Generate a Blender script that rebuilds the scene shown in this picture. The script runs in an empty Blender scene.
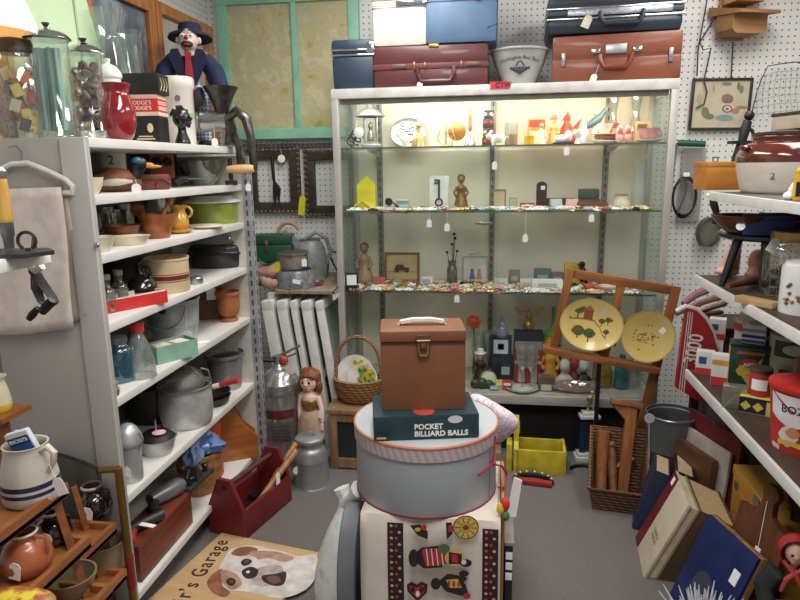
import bpy, bmesh, math, random
from mathutils import Vector, Matrix, Euler
random.seed(11)
RD = math.radians
PI = math.pi
COL = bpy.context.scene.collection
NT = None
F = 640.0
H = 1.6
def _n(a): return Vector(a).normalized()
_dy = _n((96, 135, -F))
_a = 43.0
_dz = _n((-_a, (F*F + 96*_a)/135, F))
_dx = _dy.cross(_dz)
CAMROT = Matrix((_dx, _dy, _dz))          # camera axes expressed in the room's axes
def ray(u, v): return CAMROT @ Vector((u-400, 300-v, -F))
def at(u, v, x=None, y=None, z=None):
 r = ray(u, v)
 t = x/r.x if x is not None else (y/r.y if y is not None else (z-H)/r.z)
 return Vector((r.x*t, r.y*t, H+r.z*t))
def mpp(p):                                # metres one photo pixel covers at a place
 d = CAMROT.transposed() @ (Vector(p)-Vector((0, 0, H)))
 return -d.z/F
def on(u, v, z, back=0.0):                 # a place on a level surface, moved away from the viewer
 p = at(u, v, z=z); d = Vector((p.x, p.y, 0)).normalized()
 return p + d*back
def az(p): return math.atan2(-p[0], p[1])  # turn that faces a thing to the aisle where one stands
_M = {}
def lin(h):
 h = h.lstrip('#'); o = []
 for i in (0, 2, 4):
  c = int(h[i:i+2], 16)/255
  o.append(c/12.92 if c <= .04045 else ((c+.055)/1.055)**2.4)
 return (*o, 1)
def _new(name):
 m = bpy.data.materials.new(name); m.use_nodes = True
 nt = m.node_tree; b = nt.nodes['Principled BSDF']
 return m, nt, b
def nd(nt, t, **k):
 n = nt.nodes.new(t)
 for a, v in k.items(): setattr(n, a, v)
 return n
def mix(nt, fac, a, b, mode='MIX'):
 n = nd(nt, 'ShaderNodeMix', data_type='RGBA', blend_type=mode)
 for s, v in ((0, fac), (6, a), (7, b)):
  if hasattr(v, 'links') or hasattr(v, 'is_linked'): nt.links.new(v, n.inputs[s])
  else: n.inputs[s].default_value = v
 return n.outputs[2]
def math_(nt, op, a, b=0.0, c=None):
 n = nd(nt, 'ShaderNodeMath', operation=op)
 for i, v in enumerate((a, b) if c is None else (a, b, c)):
  if hasattr(v, 'is_linked'): nt.links.new(v, n.inputs[i])
  else: n.inputs[i].default_value = v
 return n.outputs[0]
def noise(nt, scale, detail=3, stretch=None, rot=None):
 tc = nd(nt, 'ShaderNodeTexCoord'); out = tc.outputs['Object']
 if stretch:
  mp = nd(nt, 'ShaderNodeMapping'); mp.inputs['Scale'].default_value = stretch
  nt.links.new(out, mp.inputs[0]); out = mp.outputs[0]
 n = nd(nt, 'ShaderNodeTexNoise'); n.inputs['Scale'].default_value = scale; n.inputs['Detail'].default_value = detail
 nt.links.new(out, n.inputs['Vector'])
 return n.outputs['Fac']
def bump(nt, b, h, strength, dist=.002):
 n = nd(nt, 'ShaderNodeBump'); n.inputs['Strength'].default_value = strength; n.inputs['Distance'].default_value = dist
 nt.links.new(h, n.inputs['Height']); nt.links.new(n.outputs[0], b.inputs['Normal'])
def M(hexc, rough=.5, metal=0.0, nz=.12, ns=14.0, bp=0.0, bs=120.0, em=0.0, coat=0.0):
 k = ('m', hexc, rough, metal, nz, ns, bp, bs, em, coat)
 if k in _M: return _M[k]
 m, nt, b = _new('surface_'+hexc.lstrip('#'))
 c = lin(hexc)
 d = tuple(max(0, x*(1-nz*1.6)) for x in c[:3])+(1,); l = tuple(min(1, x*(1+nz)) for x in c[:3])+(1,)
 f = noise(nt, ns)
 r = nd(nt, 'ShaderNodeMapRange'); r.inputs[1].default_value = .3; r.inputs[2].default_value = .7
 nt.links.new(f, r.inputs[0])
 nt.links.new(mix(nt, r.outputs[0], d, l), b.inputs['Base Color'])
 b.inputs['Roughness'].default_value = rough; b.inputs['Metallic'].default_value = metal
 b.inputs['Coat Weight'].default_value = coat
 if em:
  b.inputs['Emission Color'].default_value = c; b.inputs['Emission Strength'].default_value = em
 if bp: bump(nt, b, noise(nt, bs), bp)
 _M[k] = m; return m
def W(c1, c2, scale=6.0, ax='z', rough=.5, coat=0.0):
 k = ('w', c1, c2, scale, ax, rough, coat)
 if k in _M: return _M[k]
 m, nt, b = _new('wood_'+c1.lstrip('#'))
 st = {'x': (.12, 1, 1), 'y': (1, .12, 1), 'z': (1, 1, .12)}[ax]
 f = noise(nt, scale*6, 4, st)
 r = nd(nt, 'ShaderNodeMapRange'); r.inputs[1].default_value = .32; r.inputs[2].default_value = .68
 nt.links.new(f, r.inputs[0])
 nt.links.new(mix(nt, r.outputs[0], lin(c1), lin(c2)), b.inputs['Base Color'])
 b.inputs['Roughness'].default_value = rough; b.inputs['Coat Weight'].default_value = coat
 bump(nt, b, f, .15)
 _M[k] = m; return m
def G(tint='#ffffff', refl=.12, body=0.0, bodyc='#ffffff', fac=1.0):
 k = ('g', tint, refl, body, bodyc, fac)
 if k in _M: return _M[k]
 m = bpy.data.materials.new('glass_'+tint.lstrip('#')); m.use_nodes = True; nt = m.node_tree
 nt.nodes.clear(); out = nd(nt, 'ShaderNodeOutputMaterial')
 t = nd(nt, 'ShaderNodeBsdfTransparent'); t.inputs[0].default_value = lin(tint)
 g = nd(nt, 'ShaderNodeBsdfGlossy'); g.inputs['Roughness'].default_value = .04
 lw = nd(nt, 'ShaderNodeLayerWeight'); lw.inputs['Blend'].default_value = .35
 fr = math_(nt, 'MULTIPLY_ADD', lw.outputs['Facing'], .55*fac, refl)
 s = nd(nt, 'ShaderNodeMixShader'); nt.links.new(fr, s.inputs[0])
 nt.links.new(t.outputs[0], s.inputs[1]); nt.links.new(g.outputs[0], s.inputs[2]); last = s.outputs[0]
 if body:
  d = nd(nt, 'ShaderNodeBsdfDiffuse'); d.inputs[0].default_value = lin(bodyc)
  s2 = nd(nt, 'ShaderNodeMixShader'); s2.inputs[0].default_value = body
  nt.links.new(last, s2.inputs[1]); nt.links.new(d.outputs[0], s2.inputs[2]); last = s2.outputs[0]
 nt.links.new(last, out.inputs[0])
 _M[k] = m; return m
def WICK(c1, c2, s=90):
 k = ('wick', c1, c2, s)
 if k in _M: return _M[k]
 m, nt, b = _new('woven_'+c1.lstrip('#'))
 tc = nd(nt, 'ShaderNodeTexCoord')
 w1 = nd(nt, 'ShaderNodeTexWave', wave_type='BANDS', bands_direction='Z'); w1.inputs['Scale'].default_value = s/3; w1.inputs['Distortion'].default_value = 1.5
 w2 = nd(nt, 'ShaderNodeTexWave', wave_type='BANDS', bands_direction='DIAGONAL'); w2.inputs['Scale'].default_value = s/4; w2.inputs['Distortion'].default_value = 1.0
 for w in (w1, w2): nt.links.new(tc.outputs['Object'], w.inputs[0])
 f = math_(nt, 'MULTIPLY', w1.outputs['Fac'], math_(nt, 'MULTIPLY_ADD', w2.outputs['Fac'], .6, .4))
 nt.links.new(mix(nt, f, lin(c2), lin(c1)), b.inputs['Base Color'])
 b.inputs['Roughness'].default_value = .7; bump(nt, b, f, .8, .004)
 _M[k] = m; return m
def BAND(base, bands, lo=0.0, rough=.3, coat=.3, axis=2):
 """glaze with painted rings at heights (metres above the piece's own base)"""
 k = ('band', base, tuple(bands), rough, axis)
 if k in _M: return _M[k]
 m, nt, b = _new('glaze_'+base.lstrip('#'))
 tc = nd(nt, 'ShaderNodeTexCoord'); sp = nd(nt, 'ShaderNodeSeparateXYZ'); nt.links.new(tc.outputs['Object'], sp.inputs[0])
 z = sp.outputs[axis]
 c = mix(nt, noise(nt, 12), lin(base), tuple(x*.85 for x in lin(base)[:3])+(1,))
 for z0, z1, col in bands:
  f = math_(nt, 'MULTIPLY', math_(nt, 'GREATER_THAN', z, z0), math_(nt, 'LESS_THAN', z, z1))
  c = mix(nt, f, c, lin(col))
 nt.links.new(c, b.inputs['Base Color']); b.inputs['Roughness'].default_value = rough; b.inputs['Coat Weight'].default_value = coat
 _M[k] = m; return m
def PEG(ax, base='#e9e9e6', hole='#4a4a4a', pitch=.0335):
 m, nt, b = _new('pegboard_'+ax)
 tc = nd(nt, 'ShaderNodeTexCoord'); sp = nd(nt, 'ShaderNodeSeparateXYZ'); nt.links.new(tc.outputs['Object'], sp.inputs[0])
 h = sp.outputs[0 if ax == 'x' else 1]; z = sp.outputs[2]
 du = math_(nt, 'SUBTRACT', math_(nt, 'FRACT', math_(nt, 'DIVIDE', h, pitch)), .5)
 dv = math_(nt, 'SUBTRACT', math_(nt, 'FRACT', math_(nt, 'DIVIDE', z, pitch)), .5)
 r2 = math_(nt, 'ADD', math_(nt, 'MULTIPLY', du, du), math_(nt, 'MULTIPLY', dv, dv))
 f = math_(nt, 'LESS_THAN', r2, .017)
 c = mix(nt, noise(nt, 3), lin(base), tuple(x*.9 for x in lin(base)[:3])+(1,))
 nt.links.new(mix(nt, f, c, lin(hole)), b.inputs['Base Color']); b.inputs['Roughness'].default_value = .45
 bump(nt, b, math_(nt, 'SUBTRACT', 1.0, f), .4, .004)
 return m
def CARPET():
 m, nt, b = _new('carpet')
 n1 = noise(nt, 170, 2); n2 = noise(nt, 5, 4)
 c = mix(nt, n1, lin('#3f3b3a'), lin('#86807d'))
 c = mix(nt, math_(nt, 'MULTIPLY', n2, .35), c, lin('#6c6664'))
 nt.links.new(c, b.inputs['Base Color']); b.inputs['Roughness'].default_value = .95
 bump(nt, b, n1, .6, .004); return m
def STRIPE(c1, c2, n, tilt):
 """slanting candy stripes round a drum"""
 m, nt, b = _new('striped_paper')
 tc = nd(nt, 'ShaderNodeTexCoord'); sp = nd(nt, 'ShaderNodeSeparateXYZ'); nt.links.new(tc.outputs['Object'], sp.inputs[0])
 an = math_(nt, 'ARCTAN2', sp.outputs[1], sp.outputs[0])
 f = math_(nt, 'FRACT', math_(nt, 'ADD', math_(nt, 'MULTIPLY', an, n/(2*PI)), math_(nt, 'MULTIPLY', sp.outputs[2], tilt)))
 f = math_(nt, 'GREATER_THAN', f, .5)
 nt.links.new(mix(nt, f, lin(c1), lin(c2)), b.inputs['Base Color']); b.inputs['Roughness'].default_value = .6
 return m
def MOTTLE(cols, scale=8, rough=.6, detail=5):
 k = ('mot', tuple(cols), scale, rough)
 if k in _M: return _M[k]
 m, nt, b = _new('mottled_'+cols[0].lstrip('#'))
 f = noise(nt, scale, detail)
 cr = nd(nt, 'ShaderNodeValToRGB'); e = cr.color_ramp.elements
 n = len(cols)
 for i, c in enumerate(cols):
  p = .3+.4*i/(n-1)
  if i < 2: e[i].position = p; e[i].color = lin(c)
  else:
   q = e.new(p); q.color = lin(c)
 nt.links.new(f, cr.inputs[0]); nt.links.new(cr.outputs[0], b.inputs['Base Color']); b.inputs['Roughness'].default_value = rough
 _M[k] = m; return m
STEEL = lambda: M('#a9abad', .32, .9, .1, 9)
ALU = lambda: M('#b4b5b6', .3, .85, .12, 7)
CHROME = lambda: M('#d5d7d9', .12, 1.0, .05, 5)
BRASS = lambda: M('#b08a45', .3, .9, .12, 9)
BLACK = lambda: M('#141416', .45, 0, .1)
WHITE = lambda: M('#efeeea', .4, 0, .05)
PAPER = lambda: M('#f4f3f1', .8, 0, .03)
class MB:
 def __init__(s): s.v = []; s.f = []; s.m = []
 def add(s, vs, fs, mi=0, X=None):
  o = len(s.v)
  s.v += [tuple(X @ Vector(p)) if X is not None else tuple(p) for p in vs]
  for i, f in enumerate(fs):
   s.f.append(tuple(o+q for q in f)); s.m.append(mi[i] if isinstance(mi, (list, tuple)) else mi)
  return s
 def box(s, c, d, mi=0, bev=0.0, X=None, taper=None):
  """c: middle of the base; d: sizes"""
  x, y, z = c; a, b, h = d[0]/2, d[1]/2, d[2]
  t = taper or 1.0
  vs = [(x-a, y-b, z), (x+a, y-b, z), (x+a, y+b, z), (x-a, y+b, z), (x-a*t, y-b*t, z+h), (x+a*t, y-b*t, z+h), (x+a*t, y+b*t, z+h), (x-a*t, y+b*t, z+h)]
  fs = [(3, 2, 1, 0), (4, 5, 6, 7), (0, 1, 5, 4), (1, 2, 6, 5), (2, 3, 7, 6), (3, 0, 4, 7)]
  if bev:
   bm = bmesh.new(); q = [bm.verts.new(v) for v in vs]
   for f in fs: bm.faces.new([q[i] for i in f])
   bmesh.ops.bevel(bm, geom=bm.edges[:], offset=min(bev, .45*min(d)), segments=2, affect='EDGES', profile=.6)
   bm.verts.index_update()
   vs = [v.co[:] for v in bm.verts]; fs = [[v.index for v in f.verts] for f in bm.faces]; bm.free()
  return s.add(vs, fs, mi, X)
 def lathe(s, prof, c=(0, 0, 0), n=20, mi=0, X=None, sx=1.0, sy=1.0):
  vs = []; fs = []; ms = []; rings = []
  for r, z in prof:
   if r <= 1e-6: rings.append([len(vs)]); vs.append((c[0], c[1], c[2]+z))
   else:
    rings.append(list(range(len(vs), len(vs)+n)))
    for i in range(n):
     t = 2*PI*i/n; vs.append((c[0]+r*sx*math.cos(t), c[1]+r*sy*math.sin(t), c[2]+z))
  for k in range(len(rings)-1):
   a, b = rings[k], rings[k+1]; m = mi[k] if isinstance(mi, (list, tuple)) else mi
   for i in range(n):
    j = (i+1) % n
    if len(a) == 1 and len(b) == 1: break
    if len(a) == 1: fs.append((a[0], b[j], b[i]))
    elif len(b) == 1: fs.append((a[i], a[j], b[0]))
    else: fs.append((a[i], a[j], b[j], b[i]))
    ms.append(m)
  return s.add(vs, fs, ms, X)
 def cyl(s, p0, p1, r0, r1=None, n=14, mi=0, X=None):
  return s.tube([p0, p1], [r0, r0 if r1 is None else r1], n, mi, X)
 def tube(s, pts, r, n=8, mi=0, X=None, closed=False):
  pts = [Vector(p) for p in pts]; N = len(pts)
  rs = r if isinstance(r, (list, tuple)) else [r]*N
  vs = []; fs = []; up = None
  for i, p in enumerate(pts):
   if closed: d = pts[(i+1) % N]-pts[i-1]
   else: d = pts[min(i+1, N-1)]-pts[max(i-1, 0)]
   d = d.normalized() if d.length > 1e-9 else Vector((0, 0, 1))
   if up is None:
    up = Vector((0, 0, 1)) if abs(d.z) < .9 else Vector((1, 0, 0))
   a = d.cross(up)
   a = a.normalized() if a.length > 1e-6 else d.orthogonal().normalized()
   b = a.cross(d).normalized(); up = b
   for k in range(n):
    t = 2*PI*k/n; vs.append(p+(a*math.cos(t)+b*math.sin(t))*rs[i])
  for i in range(N if closed else N-1):
   o, q = i*n, ((i+1) % N)*n
   for k in range(n): fs.append((o+k, o+(k+1) % n, q+(k+1) % n, q+k))
  if not closed:
   fs.append(tuple(range(n-1, -1, -1))); fs.append(tuple((N-1)*n+k for k in range(n)))
  return s.add(vs, fs, mi, X)
 def sph(s, c, r, n=14, mi=0, X=None):
  rx, ry, rz = r if isinstance(r, (tuple, list)) else (r, r, r)
  h = max(6, n//2)
  prof = [(math.sin(PI*i/h), -math.cos(PI*i/h)) for i in range(h+1)]; prof[0] = (0, -1); prof[-1] = (0, 1)
  Y = Matrix.Translation(c) @ Matrix.Diagonal((rx, ry, rz, 1))
  return s.lathe(prof, n=n, mi=mi, X=(X @ Y if X is not None else Y))
 def prism(s, poly, d0, d1, mi=0, X=None, ax='y'):
  n = len(poly); f = {'y': lambda p, d: (p[0], d, p[1]), 'z': lambda p, d: (p[0], p[1], d), 'x': lambda p, d: (d, p[0], p[1])}[ax]
  vs = [f(p, d0) for p in poly]+[f(p, d1) for p in poly]
  fs = [tuple(range(n)), tuple(range(2*n-1, n-1, -1))]+[(i, i+n, (i+1) % n+n, (i+1) % n) for i in range(n)]
  return s.add(vs, fs, mi, X)
 def disc(s, c, r, y=0.0, n=18, mi=0, X=None, sx=1, sz=1):
  """flat round patch facing -y"""
  vs = [(c[0]+r*sx*math.cos(2*PI*i/n), y, c[1]+r*sz*math.sin(2*PI*i/n)) for i in range(n)]
  return s.add(vs, [tuple(range(n))], mi, X)
 def patch(s, poly, y=0.0, mi=0, X=None):
  return s.add([(p[0], y, p[1]) for p in poly], [tuple(range(len(poly)))], mi, X)
 def build(s, name, mats, parent=None, loc=(0, 0, 0), rot=(0, 0, 0), sharp=38, sub=0):
  me = bpy.data.meshes.new(name); me.from_pydata(s.v, [], s.f)
  for m in (mats if isinstance(mats, (list, tuple)) else [mats]): me.materials.append(m)
  me.polygons.foreach_set('material_index', s.m)
  bm = bmesh.new(); bm.from_mesh(me); bmesh.ops.recalc_face_normals(bm, faces=bm.faces[:]); bm.to_mesh(me); bm.free()
  me.polygons.foreach_set('use_smooth', [True]*len(me.polygons)); me.update()
  try: me.set_sharp_from_angle(angle=RD(sharp))
  except Exception: pass
  o = bpy.data.objects.new(name, me); COL.objects.link(o); o.location = loc; o.rotation_euler = rot
  if parent is not None: o.parent = parent
  if sub:
   q = o.modifiers.new('s', 'SUBSURF'); q.levels = sub; q.render_levels = sub
  return o
def fuse(o, vox):
 r = o.modifiers.new('r', 'REMESH'); r.mode = 'VOXEL'; r.voxel_size = vox; r.use_smooth_shade = True
 q = o.modifiers.new('q', 'SMOOTH'); q.factor = .5; q.iterations = 4
 return o
def tag(o, label, cat, group=None):
 o['label'] = label; o['category'] = cat
 if group: o['group'] = group
 return o
def thing(name, label, cat, loc=(0, 0, 0), rz=0.0, group=None, rot=None):
 o = bpy.data.objects.new(name, None); COL.objects.link(o); o.empty_display_size = .05
 o.location = loc; o.rotation_euler = rot or (0, 0, rz)
 return tag(o, label, cat, group)
def solo(mb, name, mats, label, cat, loc=(0, 0, 0), rz=0.0, group=None, rot=None, sub=0):
 return tag(mb.build(name, mats, None, loc, rot or (0, 0, rz), sub=sub), label, cat, group)
def copytree(o, loc=None, rz=None, label=None):
 c = o.copy(); COL.objects.link(c)
 if loc is not None: c.location = loc
 if rz is not None: c.rotation_euler = (0, 0, rz)
 if label: c['label'] = label
 for ch in o.children:
  d = ch.copy(); COL.objects.link(d); d.parent = c
  for g in ch.children:
   e = g.copy(); COL.objects.link(e); e.parent = d
 return c
def struct(mb, name, mats, parent=None, loc=(0, 0, 0)):
 o = mb.build(name, mats, parent, loc)
 if parent is None: o['kind'] = 'structure'
 return o
def text(body, size, mat, parent, loc, rot=(PI/2, 0, 0), name='lettering', ext=.0008, bold=0.0, sx=1.0, align='CENTER', gap=1.0):
 cu = bpy.data.curves.new(name, 'FONT'); cu.body = body; cu.size = size; cu.extrude = ext; cu.offset = bold
 cu.align_x = align; cu.align_y = 'CENTER'; cu.resolution_u = 3; cu.space_line = .9; cu.space_character = gap
 t = bpy.data.objects.new(name+'_t', cu); COL.objects.link(t)
 dg = bpy.context.evaluated_depsgraph_get(); me = bpy.data.meshes.new_from_object(t.evaluated_get(dg))
 bpy.data.objects.remove(t); bpy.data.curves.remove(cu)
 if not isinstance(rot, Matrix): rot = Euler(rot).to_matrix()
 me.transform(Matrix.Translation(loc) @ rot.to_4x4() @ Matrix.Diagonal((sx, 1, 1, 1)))
 me.materials.clear(); me.materials.append(mat); me.name = name
 o = bpy.data.objects.new(name, me); COL.objects.link(o); o.parent = parent
 return o
def tagmesh(parent, top, s=.02, L=.04, mi=None, tilt=0.0, name='price_tag'):
 """a small white paper tag on a string, hanging from the point top (parent's own frame)"""
 b = MB(); x, y, z = top
 X = Matrix.Translation((x, y, z)) @ Matrix.Rotation(tilt, 4, 'Y')
 b.tube([(0, 0, 0), (.001, 0, -L)], .0009, 4, 0, X)
 b.prism([(-s/2, -L-s*1.5), (s/2, -L-s*1.5), (s/2, -L-s*.3), (s*.25, -L), (-s*.25, -L), (-s/2, -L-s*.3)], -.0006, .0006, 0, X)
 o = b.build(name, [mi or PAPER()], parent)
 return o
b = MB(); b.box((0.4, 1.2, -.04), (7, 7.4, .04)); struct(b, 'floor', CARPET())
b = MB(); b.box((0.4, 4.0, 0), (5.0, .08, 2.9)); struct(b, 'wall_back', PEG('x'))
b = MB(); b.box((-1.80, 1.9, 0), (.08, 4.3, 2.9)); struct(b, 'wall_left', PEG('y'))
b = MB(); b.box((2.2, 1.9, 0), (.08, 4.3, 2.9)); struct(b, 'wall_right', PEG('y', '#c9c8c4'))
b = MB(); b.box((0.4, 1.2, 2.9), (7, 7.4, .05)); struct(b, 'ceiling', M('#e8e8e4', .9))
for i, (x, y) in enumerate([(-.1, .9), (1.1, 2.7), (-.5, 2.7), (1.2, .7)]):
 t = thing('ceiling_light', ['fluorescent ceiling light above the aisle', 'fluorescent ceiling light near the right hand wall', 'fluorescent ceiling light above the glass case', 'fluorescent ceiling light over the right hand shelves'][i], 'light', (x, y, 2.82), group='ceiling lights')
 q = MB(); q.box((0, 0, 0), (.34, 1.2, .078)); q.build('housing', M('#dcdcd8', .6), t)
 q = MB(); q.box((0, 0, -.012), (.3, 1.15, .01)); q.build('diffuser', M('#ffffff', .6, em=3.0), t)
UX, UB, UY0, UY1 = -1.225, -1.62, 1.845, 3.03
SH = {0: 1.70, 1: 1.525, 2: 1.340, 3: 1.115, 4: .860, 5: .510, 6: .135}
GREY = M('#b9b5af', .55, 0, .05, 3); SHELFW = M('#d9d6d0', .45, 0, .05, 6)
t = thing('shelving_unit', 'tall grey metal shelving unit holding kitchenware along the left side', 'shelves', (0, 0, 0))
q = MB(); q.box(((UX+UB)/2, UY0-.008, 0), (UX-UB, .016, 1.70), bev=.003); q.build('end_panel', M('#a5a19c', .55, 0, .05, 3), t)
q = MB(); q.box((UX-.042, UY0-.02, 0), (.084, .014, 1.70), bev=.006); q.build('corner_post', M('#b2afab', .5, 0, .04, 4), t)
q = MB(); q.box((UB-.006, (UY0+UY1)/2, .02), (.012, UY1-UY0+.03, 1.66)); q.build('back_panel', M('#77736c', .6), t)
q = MB(); q.box(((UX+UB)/2, UY1+.006, 0), (UX-UB, .012, 1.66)); q.build('end_panel', M('#cfcabf', .6), t)
for k in range(7):
 z = SH[k]; q = MB()
 th = .03
 q.box(((UX+UB)/2, (UY0+UY1)/2, z-th), (UX-UB-.004, UY1-UY0-.004, th), bev=.004)
 q.build('shelf', SHELFW, t)
def slotted(x, y, z0, z1, w=.036, fx=None):
 q = MB()
 q.box((x, y, z0), (w, .004, z1-z0)); q.box((x+w/2, y+w/2, z0), (.004, w, z1-z0))
 n = int((z1-z0)/.05)
 for i in range(n):
  z = z0+.02+i*.05
  q.box((x, y-.0025, z), (.01, .001, .028), 1); q.box((x+w/2+.0025, y+w/2, z), (.001, .01, .028), 1)
 return q
slotted(UX+.018, UY1, 0, 1.66).build('slotted_post', [M('#a9abb0', .4, .3), M('#4c4e52', .6)], t)
slotted(UX-.045, UY1+.02, 0, 1.66, .03).build('slotted_post', [M('#b9bbc0', .4, .3), M('#4c4e52', .6)], t)
q = MB(); q.sph((0, 0, 0), (.009, .006, .009)); q.cyl((0, .004, 0), (0, -.004, 0), .006); q.build('bolt', STEEL(), t, at(97, 245, y=UY0-.03))
CX0, CX1, CY0, CY1 = -.858, .872, 3.40, 3.90
ALF = M('#bab7b3', .35, .35, .06, 6)
t = thing('display_case', 'tall lit glass display case with aluminium frame against the pegboard wall', 'display case', (0, 0, 0))
CT = 1.998
def bar(p0, p1, w, name, m=ALF):
 q = MB(); c = [(p0[i]+p1[i])/2 for i in range(3)]; d = [abs(p0[i]-p1[i])+w for i in range(3)]
 q.box((c[0], c[1], c[2]-d[2]/2), d, bev=.003); return q.build(name, m, t)
pw = .036
for x in (CX0+pw/2, CX1-pw/2):
 for y in (CY0+pw/2, CY1-pw/2): bar((x, y, pw/2), (x, y, CT-pw/2), pw, 'corner_post')
q = MB(); q.box(((CX0+CX1)/2, CY0+.018, CT-.05), (CX1-CX0, .04, .05), bev=.003); q.build('header_rail', M('#d9d7d2', .4, .2), t)
q = MB(); q.box(((CX0+CX1)/2, CY0+.045, CT-.075), (CX1-CX0-.08, .03, .05), bev=.003); q.build('light_valance', M('#8d8b83', .5, .2), t)
q = MB(); q.box(((CX0+CX1)/2, (CY0+CY1)/2+.02, CT-.018), (CX1-CX0, CY1-CY0-.04, .018)); q.build('top_panel', M('#e2dfd6', .6), t)
DK = .36
q = MB(); q.box(((CX0+CX1)/2, CY0+.012, DK-.055), (CX1-CX0-.04, .03, .05), bev=.003); q.build('base_rail', ALF, t)
q = MB(); q.box(((CX0+CX1)/2, (CY0+CY1)/2, DK-.022), (CX1-CX0-.05, CY1-CY0-.05, .02)); q.build('deck', M('#b8b4aa', .35), t)
q = MB(); q.box(((CX0+CX1)/2, (CY0+CY1)/2+.03, 0), (CX1-CX0-.08, CY1-CY0-.12, DK-.06)); q.build('plinth', M('#0c0c0d', .8), t)
q = MB(); q.box(((CX0+CX1)/2, CY1-.02, DK), (CX1-CX0-.05, .012, CT-DK-.03)); q.build('back_panel', M('#e6dfcc', .55, 0, .05, 3), t)
GL = G('#fbfdfc', .02, fac=.3)
for x in (CX0+.012, CX1-.012):
 q = MB(); q.box((x, (CY0+CY1)/2, DK), (.005, CY1-CY0-.06, CT-DK-.06)); q.build('side_glass', G('#f2f8f5', .04, .06, '#b9c6c0', fac=.5), t)
for i, x in enumerate((CX0+.45, CX1-.45)):
 q = MB(); q.box((x, CY0+.012+.009*i, DK), (.85, .004, CT-DK-.08)); q.build('sliding_glass_door', GL, t)
CS = {1: 1.701, 2: 1.363, 3: .924, 4: DK}
for k in (1, 2, 3):
 q = MB(); q.box(((CX0+CX1)/2, (CY0+CY1)/2-.005, CS[k]-.008), (CX1-CX0-.06, CY1-CY0-.09, .008), 0)
 q.box(((CX0+CX1)/2, CY0+.0395, CS[k]-.0085), (CX1-CX0-.06, .003, .0085), 1)
 q.build('glass_shelf', [G('#f3f8f5', .05, .06, '#d8ddd6'), M('#4f6a60', .2)], t)
for x in (-.69, -.02, .62):
 q = MB(); q.box((x, CY1-.034, DK), (.032, .016, CT-DK-.04))
 for i in range(34): q.box((x, CY1-.0425, DK+.02+i*.047), (.007, .001, .024), 1)
 q.build('slotted_standard', [M('#8c8b86', .4, .4), M('#2c2c2a', .7)], t)
 for k in (1, 2, 3):
  q = MB(); q.prism([(CY1-.04, CS[k]-.009), (CY1-.40, CS[k]-.009), (CY1-.40, CS[k]-.016), (CY1-.04, CS[k]-.05)], x-.003, x+.003, ax='x'); q.build('shelf_bracket', M('#a5a49f', .4, .5), t)
q = MB(); q.cyl((CX0+.1, CY0+.1, CT-.045), (CX1-.1, CY0+.1, CT-.045), .013); q.build('light_tube', M('#fff4e0', .5, em=4.0), t)
q = MB(); p = at(500, 86, y=CY0-.005); q.box((p.x, p.y, p.z-.013), (.098, .004, .034)); sg = q.build('red_sticker', M('#d8313f', .5), t)
text('CTW', .034, M('#6b1418', .5), sg, (p.x+.016, p.y-.004, p.z+.004), bold=.0008)
cd = bpy.data.cameras.new('camera'); cam = bpy.data.objects.new('camera', cd); COL.objects.link(cam)
cam.matrix_world = Matrix.Translation((0, 0, H)) @ CAMROT.to_4x4()
cd.sensor_width = 36; cd.lens = F/800*36; cd.clip_start = .02
bpy.context.scene.camera = cam
def area(name, loc, size, sy, power, col=(1, 1, 1), rot=(0, 0, 0)):
 l = bpy.data.lights.new(name, 'AREA'); l.shape = 'RECTANGLE'; l.size = size; l.size_y = sy; l.energy = power; l.color = col
 o = bpy.data.objects.new(name, l); COL.objects.link(o); o.location = loc; o.rotation_euler = rot
area('lamp_aisle', (-.1, .9, 2.78), .5, 1.3, 34, (1, .98, .95))
area('lamp_right', (1.1, 2.7, 2.78), .5, 1.3, 20, (1, .97, .93))
area('lamp_left', (-.5, 2.7, 2.78), .5, 1.3, 24, (1, .98, .95))
area('lamp_rear', (1.2, .7, 2.78), .5, 1.3, 16, (1, .97, .93))
area('case_lamp_left', (-.42, CY0+.12, CT-.09), 0.8, .05, 3.5, (.97, 1, .93), (RD(52), 0, 0))
area('case_lamp_right', (.42, CY0+.12, CT-.09), .8, .05, 3.5, (1, .84, .64), (RD(52), 0, 0))
w = bpy.data.worlds.new('world'); bpy.context.scene.world = w; w.use_nodes = True
w.node_tree.nodes['Background'].inputs[0].default_value = (1, .98, .96, 1); w.node_tree.nodes['Background'].inputs[1].default_value = .36
sc = bpy.context.scene
sc.view_settings.view_transform = 'Standard'; sc.view_settings.look = 'None'; sc.view_settings.exposure = 0.0
sc.cycles.max_bounces = 7; sc.cycles.transparent_max_bounces = 24; sc.cycles.sample_clamp_indirect = 4.0
def ves(outer, t=.004):
 """closed vessel wall from an outside profile"""
 o = [(0, outer[0][1])]+list(outer)
 inn = [(max(r-t, .002), max(z, outer[0][1]+t)) for r, z in reversed(outer)]
 return o+inn+[(0, outer[0][1]+t)]
def smoothp(pts, n=4):
 """rounder profile through the given points"""
 out = []; P = [pts[0]]+list(pts)+[pts[-1]]
 for i in range(1, len(P)-2):
  p0, p1, p2, p3 = P[i-1], P[i], P[i+1], P[i+2]
  for k in range(n):
   t = k/n
   out.append(tuple(.5*((2*p1[j])+(-p0[j]+p2[j])*t+(2*p0[j]-5*p1[j]+4*p2[j]-p3[j])*t*t+(-p0[j]+3*p1[j]-3*p2[j]+p3[j])*t**3) for j in (0, 1)))
 out.append(tuple(pts[-1])); return out
def scl(p, k): return [(r*k, z*k) for r, z in p]
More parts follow.
